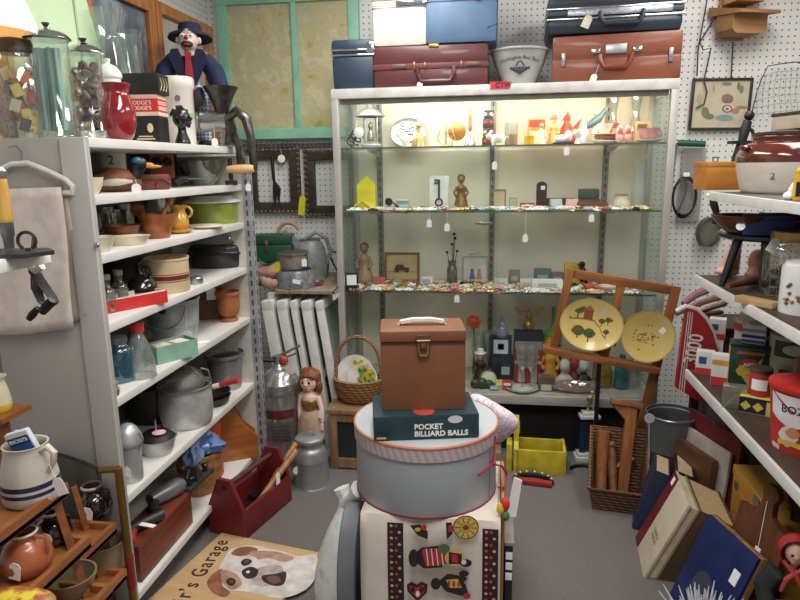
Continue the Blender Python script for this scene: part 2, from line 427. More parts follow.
def arc(c, r, a0, a1, n=10, plane='xz', ry=None):
 o = []
 ry = ry or r
 for i in range(n+1):
  a = RD(a0+(a1-a0)*i/n); p, q = r*math.cos(a), ry*math.sin(a)
  o.append({'xz': (c[0]+p, c[1], c[2]+q), 'xy': (c[0]+p, c[1]+q, c[2]), 'yz': (c[0], c[1]+p, c[2]+q)}[plane])
 return o
def lap(u, v, X, z):                       # a place on a left hand shelf
 p = at(u, v, x=X); return Vector((X, p.y, z)), mpp((X, p.y, z))
def carton(w, d, h, mats, name, label, cat, loc, rz, group=None, lidseam=True):
 """a printed box with its own lid line"""
 t = thing(name, label, cat, loc, rz, group)
 q = MB(); q.box((0, 0, 0), (w, d, h), bev=.002); q.build('carton', mats[0], t)
 return t
Z0 = SH[0]
p, k = lap(-22, 60, -1.58, Z0)
t = thing('table_lamp', 'lit table lamp with a white cone shade, behind the glass jars', 'lamp', p)
q = MB(); q.lathe(scl(smoothp([(0, 0), (14, 0), (14, 4), (6, 10), (9, 28), (12, 45), (7, 66), (4, 74), (0, 74)]), k), n=20); q.build('base', M('#caa27a', .3, coat=.4), t)
q = MB(); q.lathe([(58*k, 100*k), (34*k, 170*k), (33.4*k, 170*k), (57.4*k, 100*k)], n=32, mi=[0, 0, 1, 0]); q.build('lamp_shade', [M('#fffdf6', .7, em=.55), M('#f4c98a', .7, em=.35)], t)
q = MB(); q.sph((0, 0, 122*k), 9*k); q.cyl((0, 0, 72*k), (0, 0, 116*k), 3*k); q.build('bulb', M('#ffd9a0', .5, em=5.0), t)
def lean(name, label, cat, poly, depth, mats, parts):
 pass
WX = -1.70
def wallquad(us, x=WX):
 return [at(u, v, x=x) for u, v in us]
def slab(q4, th, mi=0, mb=None):
 """board through four corners, th thick towards the wall"""
 b = mb or MB(); n = (q4[1]-q4[0]).cross(q4[3]-q4[0]).normalized()*th
 if n.x > 0: n = -n
 vs = [*q4, *[c+n for c in q4]]
 return b.add(vs, [(0, 1, 2, 3), (7, 6, 5, 4), (0, 4, 5, 1), (1, 5, 6, 2), (2, 6, 7, 3), (3, 7, 4, 0)], mi)
g0, g1 = at(42, 60, x=WX), at(97, 60, x=WX)
def wq(y0, y1, z0, z1, sh=0.0, x=WX): return [Vector((x, y0+sh, z0)), Vector((x, y1+sh, z0)), Vector((x, y1, z1)), Vector((x, y0, z1))]
y1 = at(100, 60, x=WX).y; y1t = at(84, 0, x=WX).y
q = slab([Vector((WX+.078, g0.y-.25, 1.71)), Vector((WX+.078, at(127, 130, x=WX+.078).y, 1.71)), Vector((WX+.078, at(74, -45, x=WX+.078).y, 2.4)), Vector((WX+.078, g0.y-.25, 2.4))], .02)
tb = thing('shelf_board', 'pale green painted board leaning on the wall behind the lamp', 'board')
q.build('panel', M('#cfe6bd', .5, 0, .05, 3), tb)
q = slab([Vector((WX+.082, at(70, 100, x=WX).y, 1.71)), Vector((WX+.082, at(72, 100, x=WX).y, 1.71)), Vector((WX+.082, at(52, -20, x=WX).y, 2.36)), Vector((WX+.082, at(50, -20, x=WX).y, 2.36))], .002)
q.build('bead', M('#b5cda2', .5), tb)
def leanframe(name, label, cat, uL, uR, zt, fm, gm, fw=.06, slant=0.0, partname='glass', x=WX+.03):
 ya, yb = at(uL, 60, x=x).y, at(uR, 60, x=x).y
 t = thing(name, label, cat, (x, (ya+yb)/2, 1.70)); w = (yb-ya)/2; h = zt-1.70
 q = MB()
 for s0, s1, a, c in ((-w, -w+fw, 0, h), (w-fw, w, 0, h), (-w+fw, w-fw, 0, fw), (-w+fw, w-fw, h-fw, h)):
  q.add([(dx, y+slant*(h-z)*-1, z) for dx in (0, .035) for y, z in ((s0, a), (s1, a), (s1, c), (s0, c))], [(0, 1, 2, 3), (7, 6, 5, 4), (0, 4, 5, 1), (1, 5, 6, 2), (2, 6, 7, 3), (3, 7, 4, 0)])
 q.build('frame', fm, t)
 q = MB(); q.add([(.012, y-slant*(h-z), z) for y, z in ((-w+fw*.6, fw*.6), (w-fw*.6, fw*.6), (w-fw*.6, h-fw*.6), (-w+fw*.6, h-fw*.6))], [(0, 1, 2, 3)]); q.build(partname, gm, t)
 return t
OAK = W('#8a4f22', '#b4743a', 5, 'z', .4, .2)
leanframe('framed_picture', 'wood framed dark smoky picture leaning left of the mirror', 'picture', 78, 155, 2.42, OAK, MOTTLE(['#15171c', '#5a6470', '#8f979c', '#20242b'], 4, .25), .085, 0, 'picture', WX+.03)
mt, nt, bs = _new('mirror'); bs.inputs['Metallic'].default_value = 1; bs.inputs['Roughness'].default_value = .04; bs.inputs['Base Color'].default_value = (.62, .64, .66, 1)
leanframe('framed_mirror', 'wood framed mirror behind the clown doll', 'mirror', 154, 209, 2.40, OAK, mt, .05, 0, 'mirror_glass', WX+.035)
def jar_glass(prof, k, name, label, cat, loc, tint='#eef4f2', **kw):
 t = thing(name, label, cat, loc)
 q = MB(); q.lathe(scl(prof, k), n=28); q.build('glass_body', G(tint, .10, .05, '#dfe8e6'), t)
 return t
p, k = lap(16, 100, -1.50, Z0); p.y += .02
t = jar_glass([(0, 0), (20, 0), (21.5, 4), (21.5, 66), (18, 74), (15, 78), (15, 82)], k, 'glass_jar', 'big glass jar with a dark lid, full of colourful packets', 'jar', p)
q = MB(); q.lathe(scl([(0, 82), (16.5, 82), (17, 85), (16.5, 88), (17, 91), (15.5, 95), (6, 97), (0, 97)], k), n=28); q.build('lid', M('#4a4740', .4, .5), t)
q = MB(); rnd = random.Random(3)
for i in range(46):
 a = rnd.random()*6.28; r = (4+rnd.random()*12)*k; z = (3+rnd.random()*56)*k
 X = Matrix.Translation((r*math.cos(a), r*math.sin(a), z)) @ Matrix.Rotation(a+1.57, 4, 'Z') @ Matrix.Rotation(rnd.uniform(-.5, .5), 4, 'Y')
 q.box((0, 0, 0), (9*k, 2*k, 12*k), rnd.randrange(5), X=X)
q.build('packets', [M('#c9703f', .5), M('#b3222d', .5), M('#e0c163', .5), M('#3c3a28', .5), M('#e8dcc0', .5)], t)
def dispenser(u, X, w, h, label, fill):
 p, k = lap(u, 90, X, Z0)
 t = thing('straw_dispenser', label, 'straw jar', p)
 q = MB(); q.lathe(scl([(0, 0), (w*.53, 0), (w*.53, 4), (w*.46, 9), (w*.46, h*.84), (w*.48, h*.86)], k), n=28); q.build('glass_body', G('#f6fbfa', .14, .04, '#dfe8e6'), t)
 q = MB(); q.lathe(scl(smoothp([(0, h*.855), (w*.5, h*.855), (w*.5, h*.885), (w*.36, h*.92), (5, h*.945), (3.4, h*.96), (0, h*.96)], 3), k), n=28); q.build('lid', CHROME(), t)
 q = MB(); q.lathe(scl([(2, h*.955), (2.2, h*.975), (3.6, h*.99), (3.6, h), (0, h)], k), n=14); q.build('knob', BLACK(), t)
 fill(t, k, w, h); return t
def straws(t, k, w, h):
 r = random.Random(5); q = MB()
 for i in range(44):
  a = r.random()*6.28; d = math.sqrt(r.random())*w*.36*k
  x, y = d*math.cos(a), d*math.sin(a)
  q.cyl((x, y, 9*k), (x*.9+r.uniform(-3, 3)*k, y*.9+r.uniform(-3, 3)*k, h*.78*k), 1.5*k, n=6, mi=r.randrange(3))
 q.build('straws', [M('#7fb3b0', .5), M('#a9cbbd', .5), M('#6d9a8c', .5)], t)
def caps(t, k, w, h):
 r = random.Random(8); q = MB()
 for i in range(120):
  a = r.random()*6.28; d = math.sqrt(.25+.75*r.random())*w*.36*k; z = (8+r.random()*h*.68)*k
  X = Matrix.Translation((d*math.cos(a), d*math.sin(a), z)) @ Euler((r.random()*6, r.random()*6, r.random()*6)).to_matrix().to_4x4()
  q.lathe(scl([(0, 1.6), (4, 1.6), (5.4, -.6), (4.6, -.6), (3.8, .8), (0, .8)], k), n=10, mi=r.randrange(6), X=X)
 q.build('bottle_caps', [M('#d9d5cc', .3, .5), M('#7c3b30', .4), M('#d8a13a', .4), M('#4a4a4c', .4, .4), M('#b9b2a6', .3, .5), M('#8d6d86', .4)], t)
dispenser(53, -1.42, 40, 110, 'tall glass straw dispenser with greenish straws and black knob', straws)
dispenser(88, -1.44, 33, 98, 'tall glass dispenser with a black knob, full of bottle caps', caps)
p, k = lap(3, 112, -1.36, Z0)
p, k = lap(113, 80, -1.56, Z0); k *= 1.27
t = jar_glass(smoothp([(0, 0), (16, 0), (17, 20), (17, 34), (9, 74), (8.5, 84), (12, 98), (12.5, 100)]), k, 'glass_carafe', 'clear glass carafe with a flared rim, behind the red vase', 'carafe', p)
p, k = lap(132, 80, -1.56, Z0); k *= 1.12
t = jar_glass([(0, 0), (9, 0), (10, 6), (11, 92), (12, 97)], k, 'glass_vase', 'clear straight glass vase beside the flared carafe', 'vase', p)
p, k = lap(110, 90, -1.44, Z0)
t = thing('ceramic_cup', 'white lidded ceramic pot behind the red vase', 'pot', p)
q = MB(); q.lathe(scl(smoothp([(0, 0), (11, 0), (12, 10), (11, 60), (12, 62), (12, 63)]), k)); q.build('body', WHITE(), t)
q = MB(); q.lathe(scl(smoothp([(12.5, 63), (12, 67), (8, 73), (2.5, 76), (3, 80), (0, 81)]), k)); q.build('lid', WHITE(), t)
p, k = lap(93, 135, -1.30, Z0)
solo(MB().lathe(scl(ves([(12, 0), (13, 7), (13.5, 8)], 1.2), k)), 'glass_dish', G('#eef4f2', .15, .12, '#e8e8e4'), 'low clear glass dish in front of the bottle cap jar', 'dish', p)
p, k = lap(119, 118, -1.295, Z0)
solo(MB().lathe(scl(ves(smoothp([(9, 0), (13, 6), (16, 17), (16, 28), (12.5, 42), (11, 47), (13.5, 54), (13.2, 55)]), 1), k), n=32), 'red_vase', M('#8e1f26', .12, 0, .1, 6, coat=.8), 'glossy dark red pottery vase at the shelf front', 'vase', p)
def boxrow(u, X, w, d, h, z, rz): p, k = lap(u, 110, X, Z0); p.z = z; return p, k
p, k = lap(147, 125, -1.37, Z0); rz = .14
t = thing('tin_box', 'black carton with a small gold oval, at the bottom of the box stack', 'box', p, rz)
q = MB(); q.box((0, 0, 0), (34*k, 26*k, 26*k), bev=.002); q.build('carton', M('#171717', .5), t)
q = MB(); q.disc((8*k, 15*k), 3*k, -13.1*k, sz=1.5); q.box((3*k, -13.1*k, 4*k), (18*k, .001, 1.2*k)); q.box((3*k, -13.1*k, 6.5*k), (14*k, .001, 1*k)); q.build('emblem', M('#e4cfa0', .5), t)
p2 = p.copy(); p2.z += 26*k
t = thing('tin_box', 'red and white carton with lettering, in the middle of the box stack', 'box', p2, rz)
q = MB(); q.box((0, 0, 0), (34*k, 26*k, 21*k), bev=.002); q.build('carton', M('#cf2f2b', .5), t)
q = MB(); q.box((0, 0, .5*k), (34.6*k, 26.6*k, 3.5*k)); q.box((0, 0, 16.5*k), (34.6*k, 26.6*k, 3.5*k)); q.build('band', M('#d9cbb6', .6), t)
for sx, r in ((0, 0), (1, 1)):
 R_ = Matrix.Rotation(PI/2*r, 3, 'Z') @ Euler((PI/2, 0, 0)).to_matrix()
 for j, s in enumerate(('DODGE’S', 'DODGE’S')):
  text(s, 5.2*k, M('#f3e6da', .5), t, (0 if not r else 17.2*k, -13.2*k if not r else 0, (12.5-5*j)*k), R_)
p3 = p2.copy(); p3.z += 21*k
t = thing('tin_box', 'flat black carton with gold scroll print, on top of the box stack', 'box', p3, rz)
q = MB(); q.box((0, 0, 0), (40*k, 28*k, 19*k), bev=.002); q.build('carton', M('#1c1f1c', .5), t)
q = MB()
for i in range(3): q.tube([((20.2)*k, (-10+7*i)*k, 3*k), (20.3*k, (-6+7*i)*k, 9*k), (20.2*k, (-9+7*i)*k, 15*k)], .6*k, 5)
q.build('scrollwork', M('#b9a877', .5), t)
p, k = lap(178, 115, -1.42, Z0)
t = thing('stoneware_crock', 'white stoneware crock with a green band, behind the black head', 'crock', p)
q = MB(); q.lathe(scl(ves([(15, 0), (16, 3), (16, 54), (17.5, 56), (17.5, 64), (16.5, 66)], 1.5), k), n=28); q.build('body', BAND('#ece6da', [(27*k, 32*k, '#a9d98f')], coat=.5), t)
q = MB(); q.disc((9*k, 45*k), 3*k, -16.2*k); q.build('emblem', M('#8b6f86', .6), t)
p, k = lap(182, 130, -1.285, Z0)
t = thing('head_bust', 'small glossy black head bust at the shelf front', 'bust', p, .5)
b = MB(); b.lathe(scl(smoothp([(0, 0), (7, 0), (7.5, 3), (5, 10), (4, 14), (4.5, 19)]), k)); b.sph((0, 0, 26*k), (8.5*k, 9.5*k, 10.5*k)); b.sph((6*k, -6*k, 23*k), (3.6*k, 3.4*k, 4.5*k)); b.cyl((7*k, -7*k, 27*k), (9.6*k, -9.6*k, 24*k), 1.2*k, 1.8*k); b.sph((8*k, -8*k, 20.5*k), (2*k, 2*k, 1.2*k)); b.sph((6.3*k, -6.3*k, 17.5*k), (2.3*k, 2.3*k, 1.8*k))
o = b.build('head', M('#1b1d20', .25, coat=.5), t); fuse(o, .0035)
b = MB()
for i in range(26):
 a = random.Random(i).uniform(0, 6.28); e = random.Random(i+50).uniform(.1, 1.4)
 b.sph((math.cos(a)*math.cos(e)*8.6*k-1*k, math.sin(a)*math.cos(e)*9*k+1*k, 27*k+math.sin(e)*10*k), 1.4*k, 7)
b.build('hair', M('#0e0f11', .4), t)
p, k = lap(193, 100, -1.45, Z0); k *= .93
t = thing('clown_doll', 'hobo clown doll in a navy coat and hat, red tie and blue plaid trousers', 'doll', p, .30)
def plaid(a, b_, c, s=60):
 m, nt, bs = _new('plaid_'+a.lstrip('#')); tc = nd(nt, 'ShaderNodeTexCoord'); sp = nd(nt, 'ShaderNodeSeparateXYZ'); nt.links.new(tc.outputs['Object'], sp.inputs[0])
 fx = math_(nt, 'GREATER_THAN', math_(nt, 'FRACT', math_(nt, 'MULTIPLY', sp.outputs[0], s)), .5)
 fz = math_(nt, 'GREATER_THAN', math_(nt, 'FRACT', math_(nt, 'MULTIPLY', sp.outputs[2], s)), .5)
 c1 = mix(nt, math_(nt, 'MULTIPLY', math_(nt, 'ADD', fx, fz), .5), lin(a), lin(b_))
 nt.links.new(mix(nt, math_(nt, 'MULTIPLY', fx, fz), c1, lin(c)), bs.inputs['Base Color']); bs.inputs['Roughness'].default_value = .8
 return m
NAVY = M('#1c2547', .85, 0, .2, 30, .3, 200)
b = MB()
for s in (-1, 1): b.tube([(s*8*k, 0, 60*k), (s*9*k, -2*k, 32*k), (s*9*k, 0, 8*k)], [10*k, 9*k, 8*k], 12); 
b.sph((0, 0, 58*k), (17*k, 11*k, 10*k)); fuse(b.build('trousers', plaid('#e6eef5', '#5f93cf', '#3a69ad', 60), t), .006)
b = MB()
for s in (-1, 1): b.sph((s*10*k, -6*k, 4*k), (7*k, 11*k, 4.5*k))
b.build('shoes', BLACK(), t)
b = MB(); b.lathe(scl(smoothp([(17, 46), (19, 62), (17, 80), (15, 92), (6, 99), (0, 100)]), k), sy=.72)
for s in (-1, 1): b.tube([(s*14*k, 0, 91*k), (s*25*k, -3*k, 78*k), (s*30*k, -9*k, 62*k), (s*(33 if s > 0 else 26)*k, -17*k, 52*k)], [9*k, 10*k, 9*k, 8*k], 12)
fuse(b.build('coat', NAVY, t), .006)
b = MB()
for s in (-1, 1): b.prism([(s*3*k, 58*k), (s*12*k, 74*k), (s*19*k, 90*k), (s*16*k, 98*k), (s*9*k, 99*k), (s*4*k, 84*k)], -15*k, -11*k)
b.build('lapels', M('#141c38', .85), t)
b = MB(); b.prism([(-6*k, 92*k), (6*k, 92*k), (4*k, 60*k), (-4*k, 60*k)], -13*k, -9*k); b.build('shirt', M('#2a1620', .8), t)
b = MB(); b.prism([(-2*k, 90*k), (3*k, 90*k), (6*k, 58*k), (1*k, 48*k), (-4*k, 58*k)], -16.5*k, -13.5*k); b.prism([(-3*k, 95*k), (4*k, 95*k), (3*k, 89*k), (-2*k, 89*k)], -17*k, -13*k); b.build('necktie', plaid('#a02030', '#5a1522', '#d04050', 110), t)
b = MB(); b.tube([(0, 0, 94*k), (0, -1*k, 102*k)], [5*k, 5*k]); b.sph((0, -2*k, 109*k), (9.8*k, 10.2*k, 11.6*k)); b.sph((0, -10*k, 104.5*k), (6.5*k, 4*k, 5*k)); b.sph((0, -13.5*k, 109.5*k), (2.6*k, 2.6*k, 2.4*k))
for s in (-1, 1): b.sph((s*11*k, 0, 109*k), (2*k, 3*k, 4*k))
fuse(b.build('head', M('#d9c3b6', .55), t), .0035)
b = MB(); b.sph((0, -10.6*k, 104*k), (6.2*k, 4*k, 4*k), mi=0); b.sph((0, -15*k, 109.7*k), 2.3*k, mi=1); b.sph((0, -14.3*k, 102.8*k), (3.2*k, 1.2*k, 1*k), mi=1)
for s in (-1, 1):
 b.sph((s*4*k, -11.2*k, 112*k), (2.8*k, 1.3*k, 2.2*k), mi=2); b.sph((s*4*k, -12.2*k, 111.6*k), (1.3*k, .8*k, .8*k), mi=3)
 b.tube([(s*7*k, -11.6*k, 115*k), (s*4.4*k, -12.8*k, 117.6*k), (s*2*k, -12.6*k, 117*k)], .8*k, 6, 3)
b.build('face_paint', [M('#3a2a26', .7), M('#b5202a', .5), M('#efe9e2', .6), BLACK()], t)
b = MB(); b.sph((0, 3*k, 111*k), (11.6*k, 10*k, 9*k)); b.build('hair', M('#2a1b16', .8), t)
b = MB(); b.lathe(scl(smoothp([(0, 116), (21, 113.5), (22, 115.5), (21, 117), (12.5, 118.5), (12, 125), (10, 129), (0, 128)], 3), k), n=26, X=Matrix.Rotation(-.12, 4, 'X')); b.build('hat', NAVY, t)
for s, x in ((1, 33), (-1, 26)):
 b = MB()
 b.sph((x*s*k, -19*k, 50*k), (5*k, 5*k, 4*k))
 for i in range(4): b.tube([(x*s*k+(i-1.5)*2.4*k, -21*k, 49*k), (x*s*k+(i-1.5)*2.8*k, -26*k, 46*k), (x*s*k+(i-1.5)*2.8*k, -27*k, 43*k)], [1.5*k, 1.3*k, 1.1*k], 6)
 b.tube([(x*s*k-s*4*k, -20*k, 50*k), (x*s*k-s*7*k, -23*k, 48*k)], [1.5*k, 1.2*k], 6)
 b.build('glove', M('#5a141e', .7), t)
p, k = lap(222, 140, -1.262, Z0); IRON = M('#5a5652', .3, .8, .35, 25)
t = thing('meat_grinder', 'cast iron meat grinder with a wooden crank handle, clamped to the shelf corner', 'grinder', p, .15)
b = MB(); b.lathe(scl([(7, 30), (9, 38), (15, 50), (20, 57), (19, 57), (13, 50), (7, 40)], k), c=(2*k, 0, 0), sx=.85, n=22); b.prism([(-17*k, 57*k), (-30*k, 48*k), (-29*k, 34*k), (-14*k, 40*k)], -7*k, 7*k); b.build('hopper', IRON, t)
b = MB(); b.cyl((-18*k, 0, 25*k), (6*k, 0, 25*k), 11*k, 9*k, 20); b.lathe([(0, 0), (9*k, 0), (11*k, 2*k), (11*k, 6*k), (0, 6*k)], X=Matrix.Translation((-18*k, 0, 25*k)) @ Matrix.Rotation(-PI/2, 4, 'Y')); b.build('barrel', M('#b5b3b1', .22, .85, .2, 12), t)
b = MB(); b.tube([(4*k, 0, 28*k), (10*k, 0, 16*k), (8*k, 0, 4*k), (8*k, 0, 1.5*k)], [9*k, 6*k, 5*k, 8*k], 10); b.tube([(10*k, 0, 16*k), (16*k, 2*k, 0), (16*k, 2*k, -18*k), (6*k, 2*k, -22*k)], [4*k, 4*k, 3.5*k, 3*k], 8); b.build('clamp', IRON, t)
b = MB(); b.cyl((6*k, 2*k, -34*k), (6*k, 2*k, -11*k), 2.2*k); b.box((6*k, 2*k, -38*k), (12*k, 3*k, 5*k), bev=.002); b.build('clamp_screw', IRON, t)
b = MB(); b.tube([(6*k, -4*k, 26*k), (18*k, -6*k, 34*k), (27*k, -7*k, 26*k), (31*k, -8*k, 6*k), (32*k, -8*k, -22*k)], [4*k, 5*k, 5*k, 4*k, 3.5*k], 10); b.build('crank', IRON, t)
b = MB(); b.lathe(scl(smoothp([(0, 0), (3.5, 0), (4.6, 8), (4, 20), (2.8, 26), (0, 26)]), k), X=Matrix.Translation((32*k, -12*k, -22*k)) @ Matrix.Rotation(-PI/2, 4, 'Y')); b.build('handle', W('#c99a63', '#e0bb88', 8, 'x'), t)
tagmesh(t, (-4*k, -12*k, 18*k), 6*k, 10*k); tagmesh(t, (26*k, -12*k, -22*k), 5*k, 14*k)
def bowl(r, h, k, foot=.45): return scl(ves(smoothp([(r*foot, 0), (r*foot*1.1, h*.06), (r*.8, h*.45), (r, h)], 4), 1.0), k)
z = SH[1]
p, k = lap(113, 180, -1.33, z)
t = thing('duck_decoy', 'painted wooden mallard duck decoy on the highest inner shelf', 'decoy', p, .45)
b = MB(); b.sph((0, 0, 12*k), (27*k, 13*k, 12*k), 20); b.tube([(-22*k, 0, 16*k), (-36*k, 0, 19*k)], [7*k, 2*k], 8); b.sph((4*k, 0, 8*k), (24*k, 13*k, 8*k), 16)
fuse(b.build('body', MOTTLE(['#6b3a22', '#8a5230', '#4a2a1c'], 12), t), .005)
b = MB(); b.sph((2*k, -1*k, 10*k), (22*k, 13.4*k, 7*k), 18); b.build('flank', M('#c9bfb0', .6), t)
b = MB(); b.sph((-6*k, 0, 15*k), (18*k, 11*k, 9.4*k), 18); b.build('wing', M('#22201f', .5), t)
b = MB(); b.tube([(20*k, 0, 14*k), (24*k, 0, 24*k)], [8*k, 6.5*k], 12); b.sph((25*k, -1*k, 27*k), (9*k, 7.5*k, 7.5*k)); fuse(b.build('head', M('#161c20', .4), t), .004)
b = MB(); b.sph((24*k, -4.6*k, 30*k), (5*k, 4*k, 4*k)); b.build('cheek', M('#2c6a92', .4), t)
b = MB(); b.sph((38*k, -1*k, 24.5*k), (9*k, 4.2*k, 1.8*k)); b.sph((34*k, -1*k, 26*k), (6*k, 3.6*k, 2.6*k)); b.build('bill', M('#d89a3a', .5), t)
tagmesh(t, (22*k, -13*k, 12*k), 9*k, 4*k)
p, k = lap(91, 183, -1.27, z)
solo(MB().lathe(bowl(12, 17, k), n=22), 'cream_bowl', M('#e9dcc2', .3, coat=.4), 'small cream bowl beside the corner post, left of the duck decoy', 'bowl', p)
p, k = lap(112, 160, -1.52, z)
t = thing('stoneware_crock', 'small white stoneware crock with a dark number, behind the duck', 'crock', p)
q = MB(); q.lathe(scl(ves([(12, 0), (13, 2), (13, 36), (14, 37), (14, 41)], 1.5), k), n=24); q.build('body', M('#dcd7cd', .35, coat=.4), t)
text('2', 12*k, M('#333a4a', .5), t, (6*k, -11.6*k, 28*k), Euler((PI/2, 0, .5)).to_matrix(), 'number')
p, k = lap(154, 178, -1.31, z)
t = thing('leather_case', 'small reddish brown leather case with a handle, in front of the box camera', 'case', p, .4)
q = MB(); q.box((0, 0, 0), (30*k, 20*k, 15*k), bev=.012); q.build('body', M('#7a3f2c', .4, 0, .15), t)
q = MB(); q.tube(arc((9*k, -10.5*k, 3*k), 7*k, 0, 180, 8), 1.2*k, 6); q.build('handle', M('#5e2d20', .4), t)
q = MB(); q.box((0, -10.3*k, 9*k), (30*k, .6*k, 1.2*k)); q.build('seam', M('#4a2218', .5), t)
p, k = lap(158, 160, -1.52, z)
t = thing('box_camera', 'brown box camera with two dark round lenses', 'camera', p, .35)
q = MB(); q.box((0, 0, 0), (32*k, 34*k, 40*k), bev=.004); q.build('body', M('#3a211b', .6), t)
q = MB(); q.box((6*k, -17.3*k, 8*k), (22*k, 1*k, 30*k), bev=.002); q.build('front_plate', M('#9c5a3c', .5), t)
for x in (1, 11):
 q = MB(); q.lathe(scl([(0, 3), (3.6, 3), (4.8, 0)], k), X=Matrix.Translation((x*k, -17.6*k, 24*k)) @ Matrix.Rotation(PI/2, 4, 'X')); q.build('lens', BLACK(), t)
q = MB(); q.box((6*k, 0, 40*k), (24*k, 34*k, 2.4*k)); q.build('top_cover', M('#c9623c', .5), t)
p, k = lap(202, 175, -1.36, z)
solo(MB().lathe(bowl(23, 24, k), n=28), 'glass_bowl', G('#cfd6d0', .14, .18, '#8d8d84'), 'large clear glass mixing bowl at the far end of the highest inner shelf', 'bowl', p)
p, k = lap(189, 181, -1.28, z)
t = thing('serving_knife', 'flat steel serving knife with a dark handle beside the glass bowl', 'knife', p, .35)
q = MB(); q.prism([(0, -3*k), (20*k, -2*k), (22*k, 2*k), (0, 3*k)], 8*k, 9*k, ax='z'); q.build('blade', STEEL(), t)
q = MB(); q.tube([(0, 0, 8.5*k), (-8*k, 0, 8*k), (-12*k, 0, 5*k)], [3*k, 4*k, 5*k], 10); q.build('handle', BLACK(), t)
z = SH[2]
def dish(u, v, X, rx, ry, h, m, name, label, cat, rz=0.0):
 p, k = lap(u, v, X, z)
 return solo(MB().lathe(scl(ves([(.75, 0), (.8, h*.15/10), (1, h/10-.02), (1.04, h/10)], .04), 1), n=32), name, m, label, cat, p, rz) if 0 else solo(MB().lathe([(r*rx*k, zz*k) for r, zz in ves([(.72, 0), (.78, h*.12), (.98, h*.92), (1.03, h)], .05)], n=32, sy=ry/rx), name, m, label, cat, p, rz)
CREAM = M('#e6dcc0', .3, 0, .06, coat=.4)
dish(97, 245, -1.285, 17, 17, 15, M('#ddd5bd', .3, coat=.4), 'baking_dish', 'deep cream baking dish next to the corner post', 'dish')
dish(128, 238, -1.29, 21, 14, 9, CREAM, 'oval_dish', 'shallow cream oval dish with handles beside the wooden bowl', 'dish', .5)
p, k = lap(121, 212, -1.36, z)
solo(MB().lathe(bowl(17, 17, k), n=24), 'wooden_bowl', W('#6d3820', '#8d5230', 6, 'x', .35), 'dark wooden bowl behind the cream dishes', 'bowl', p)
p, k = lap(157, 225, -1.30, z)
t = thing('wooden_bowl', 'brown wooden salad bowl holding wooden serving spoons', 'bowl', p)
q = MB(); q.lathe(bowl(18, 24, k, .6), n=28); q.build('bowl', W('#8a4c28', '#a9683a', 6, 'x', .35), t)
for i, (x, y, z1, s) in enumerate([(10, 6, 38, 1), (-14, -4, 30, 1), (-17, 2, 26, 1)]):
 b = MB(); e = Vector((x*k*1.2, y*k, z1*k)); b.tube([(0, 0, 6*k), e], [2.4*k, 2*k], 8); b.sph(e, (4.5*k, 3*k, 7*k) if i == 0 else (8*k, 3.4*k, 4.4*k)); b2 = fuse(b.build('spoon', W('#9a5a30', '#b87a48', 6, 'x', .4), None), .004)
 b2.location = p; tag(b2, ['wooden spoon standing up at the right of the salad bowl', 'wooden spoon leaning left out of the salad bowl', 'second wooden spoon hanging left over the salad bowl rim'][i], 'spoon', 'spoons in the wooden bowl')
p, k = lap(179, 218, -1.30, z)
t = thing('creamer_pitcher', 'small bright yellow pottery creamer with a handle and saucer', 'pitcher', p)
YEL = M('#d9a441', .25, coat=.5)
q = MB(); q.lathe(scl(ves(smoothp([(6, 3), (9, 8), (9, 14), (6.5, 22), (8.5, 28)]), 1), k), n=22); q.build('body', YEL, t)
q = MB(); q.tube(arc((9*k, 0, 21*k), 5*k, -110, 120, 10), 1.3*k, 7); q.build('handle', YEL, t)
q = MB(); q.lathe(scl(ves([(8, 0), (13, 3), (14, 4)], .8), k), n=22); q.build('saucer', YEL, t)
p, k = lap(212, 210, -1.38, z)
t = thing('casserole_dish', 'lime green glass casserole with a white lid', 'casserole', p)
q = MB(); q.lathe(scl(ves([(24, 0), (25.5, 3), (26.5, 20)], 1.5), k), n=32); q.build('body', M('#8c9a40', .25, coat=.5), t)
q = MB(); q.lathe(scl([(26, 20), (29, 20.5), (29, 22), (22, 24.5), (20, 27), (0, 27.5)], k), n=32); q.build('lid', M('#dfe4df', .3, coat=.3), t)
p, k = lap(205, 222, -1.285, z)
solo(MB().lathe(scl([(0, 0), (11, 0), (16, 2.6), (15.6, 3.4), (10, 1.4), (0, 1.2)], k), n=28, sx=1.25), 'cream_plate', CREAM, 'flat cream plate lying in front of the lime green casserole', 'plate', p)
for i, u in enumerate((104, 122)):
 p, k = lap(u, 205, -1.50, z)
 t = thing('glass_canister', ['square clear glass canister nearest the corner post', 'square clear glass canister second from the corner post'][i], 'canister', p, group='glass canisters behind the cream dishes')
 q = MB(); q.box((0, 0, 0), (15*k, 15*k, 26*k), bev=.005); q.build('glass_body', G('#dfe6e2', .12, .12, '#9a9a92'), t)
 q = MB(); q.lathe(scl([(0, 26), (7, 26), (7.6, 28), (7.6, 31), (0, 32)], k)); q.build('lid', STEEL(), t)
p, k = lap(152, 208, -1.54, z)
solo(MB().lathe(bowl(25, 32, k, .5), n=24), 'glass_bowl', G('#d5dbd6', .12, .15, '#8a8a80'), 'tall clear glass bowl behind the wooden salad bowl', 'bowl', p)
z = SH[3]
p, k = lap(168, 280, -1.315, z)
t = thing('striped_crock', 'cream stoneware crock with a dark red band', 'crock', p)
q = MB(); q.lathe(scl(ves([(20.5, 0), (21, 2), (21, 31), (21.8, 32), (21.8, 34)], 2), k), n=32); q.build('body', BAND('#d9c39a', [(13*k, 17.5*k, '#7c2431'), (11.2*k, 12.2*k, '#6c5a4a'), (18.4*k, 19.2*k, '#6c5a4a')], coat=.5), t)
p, k = lap(141, 283, -1.325, z)
t = thing('stoneware_jug', 'black and tan stoneware jug left of the striped crock', 'jug', p)
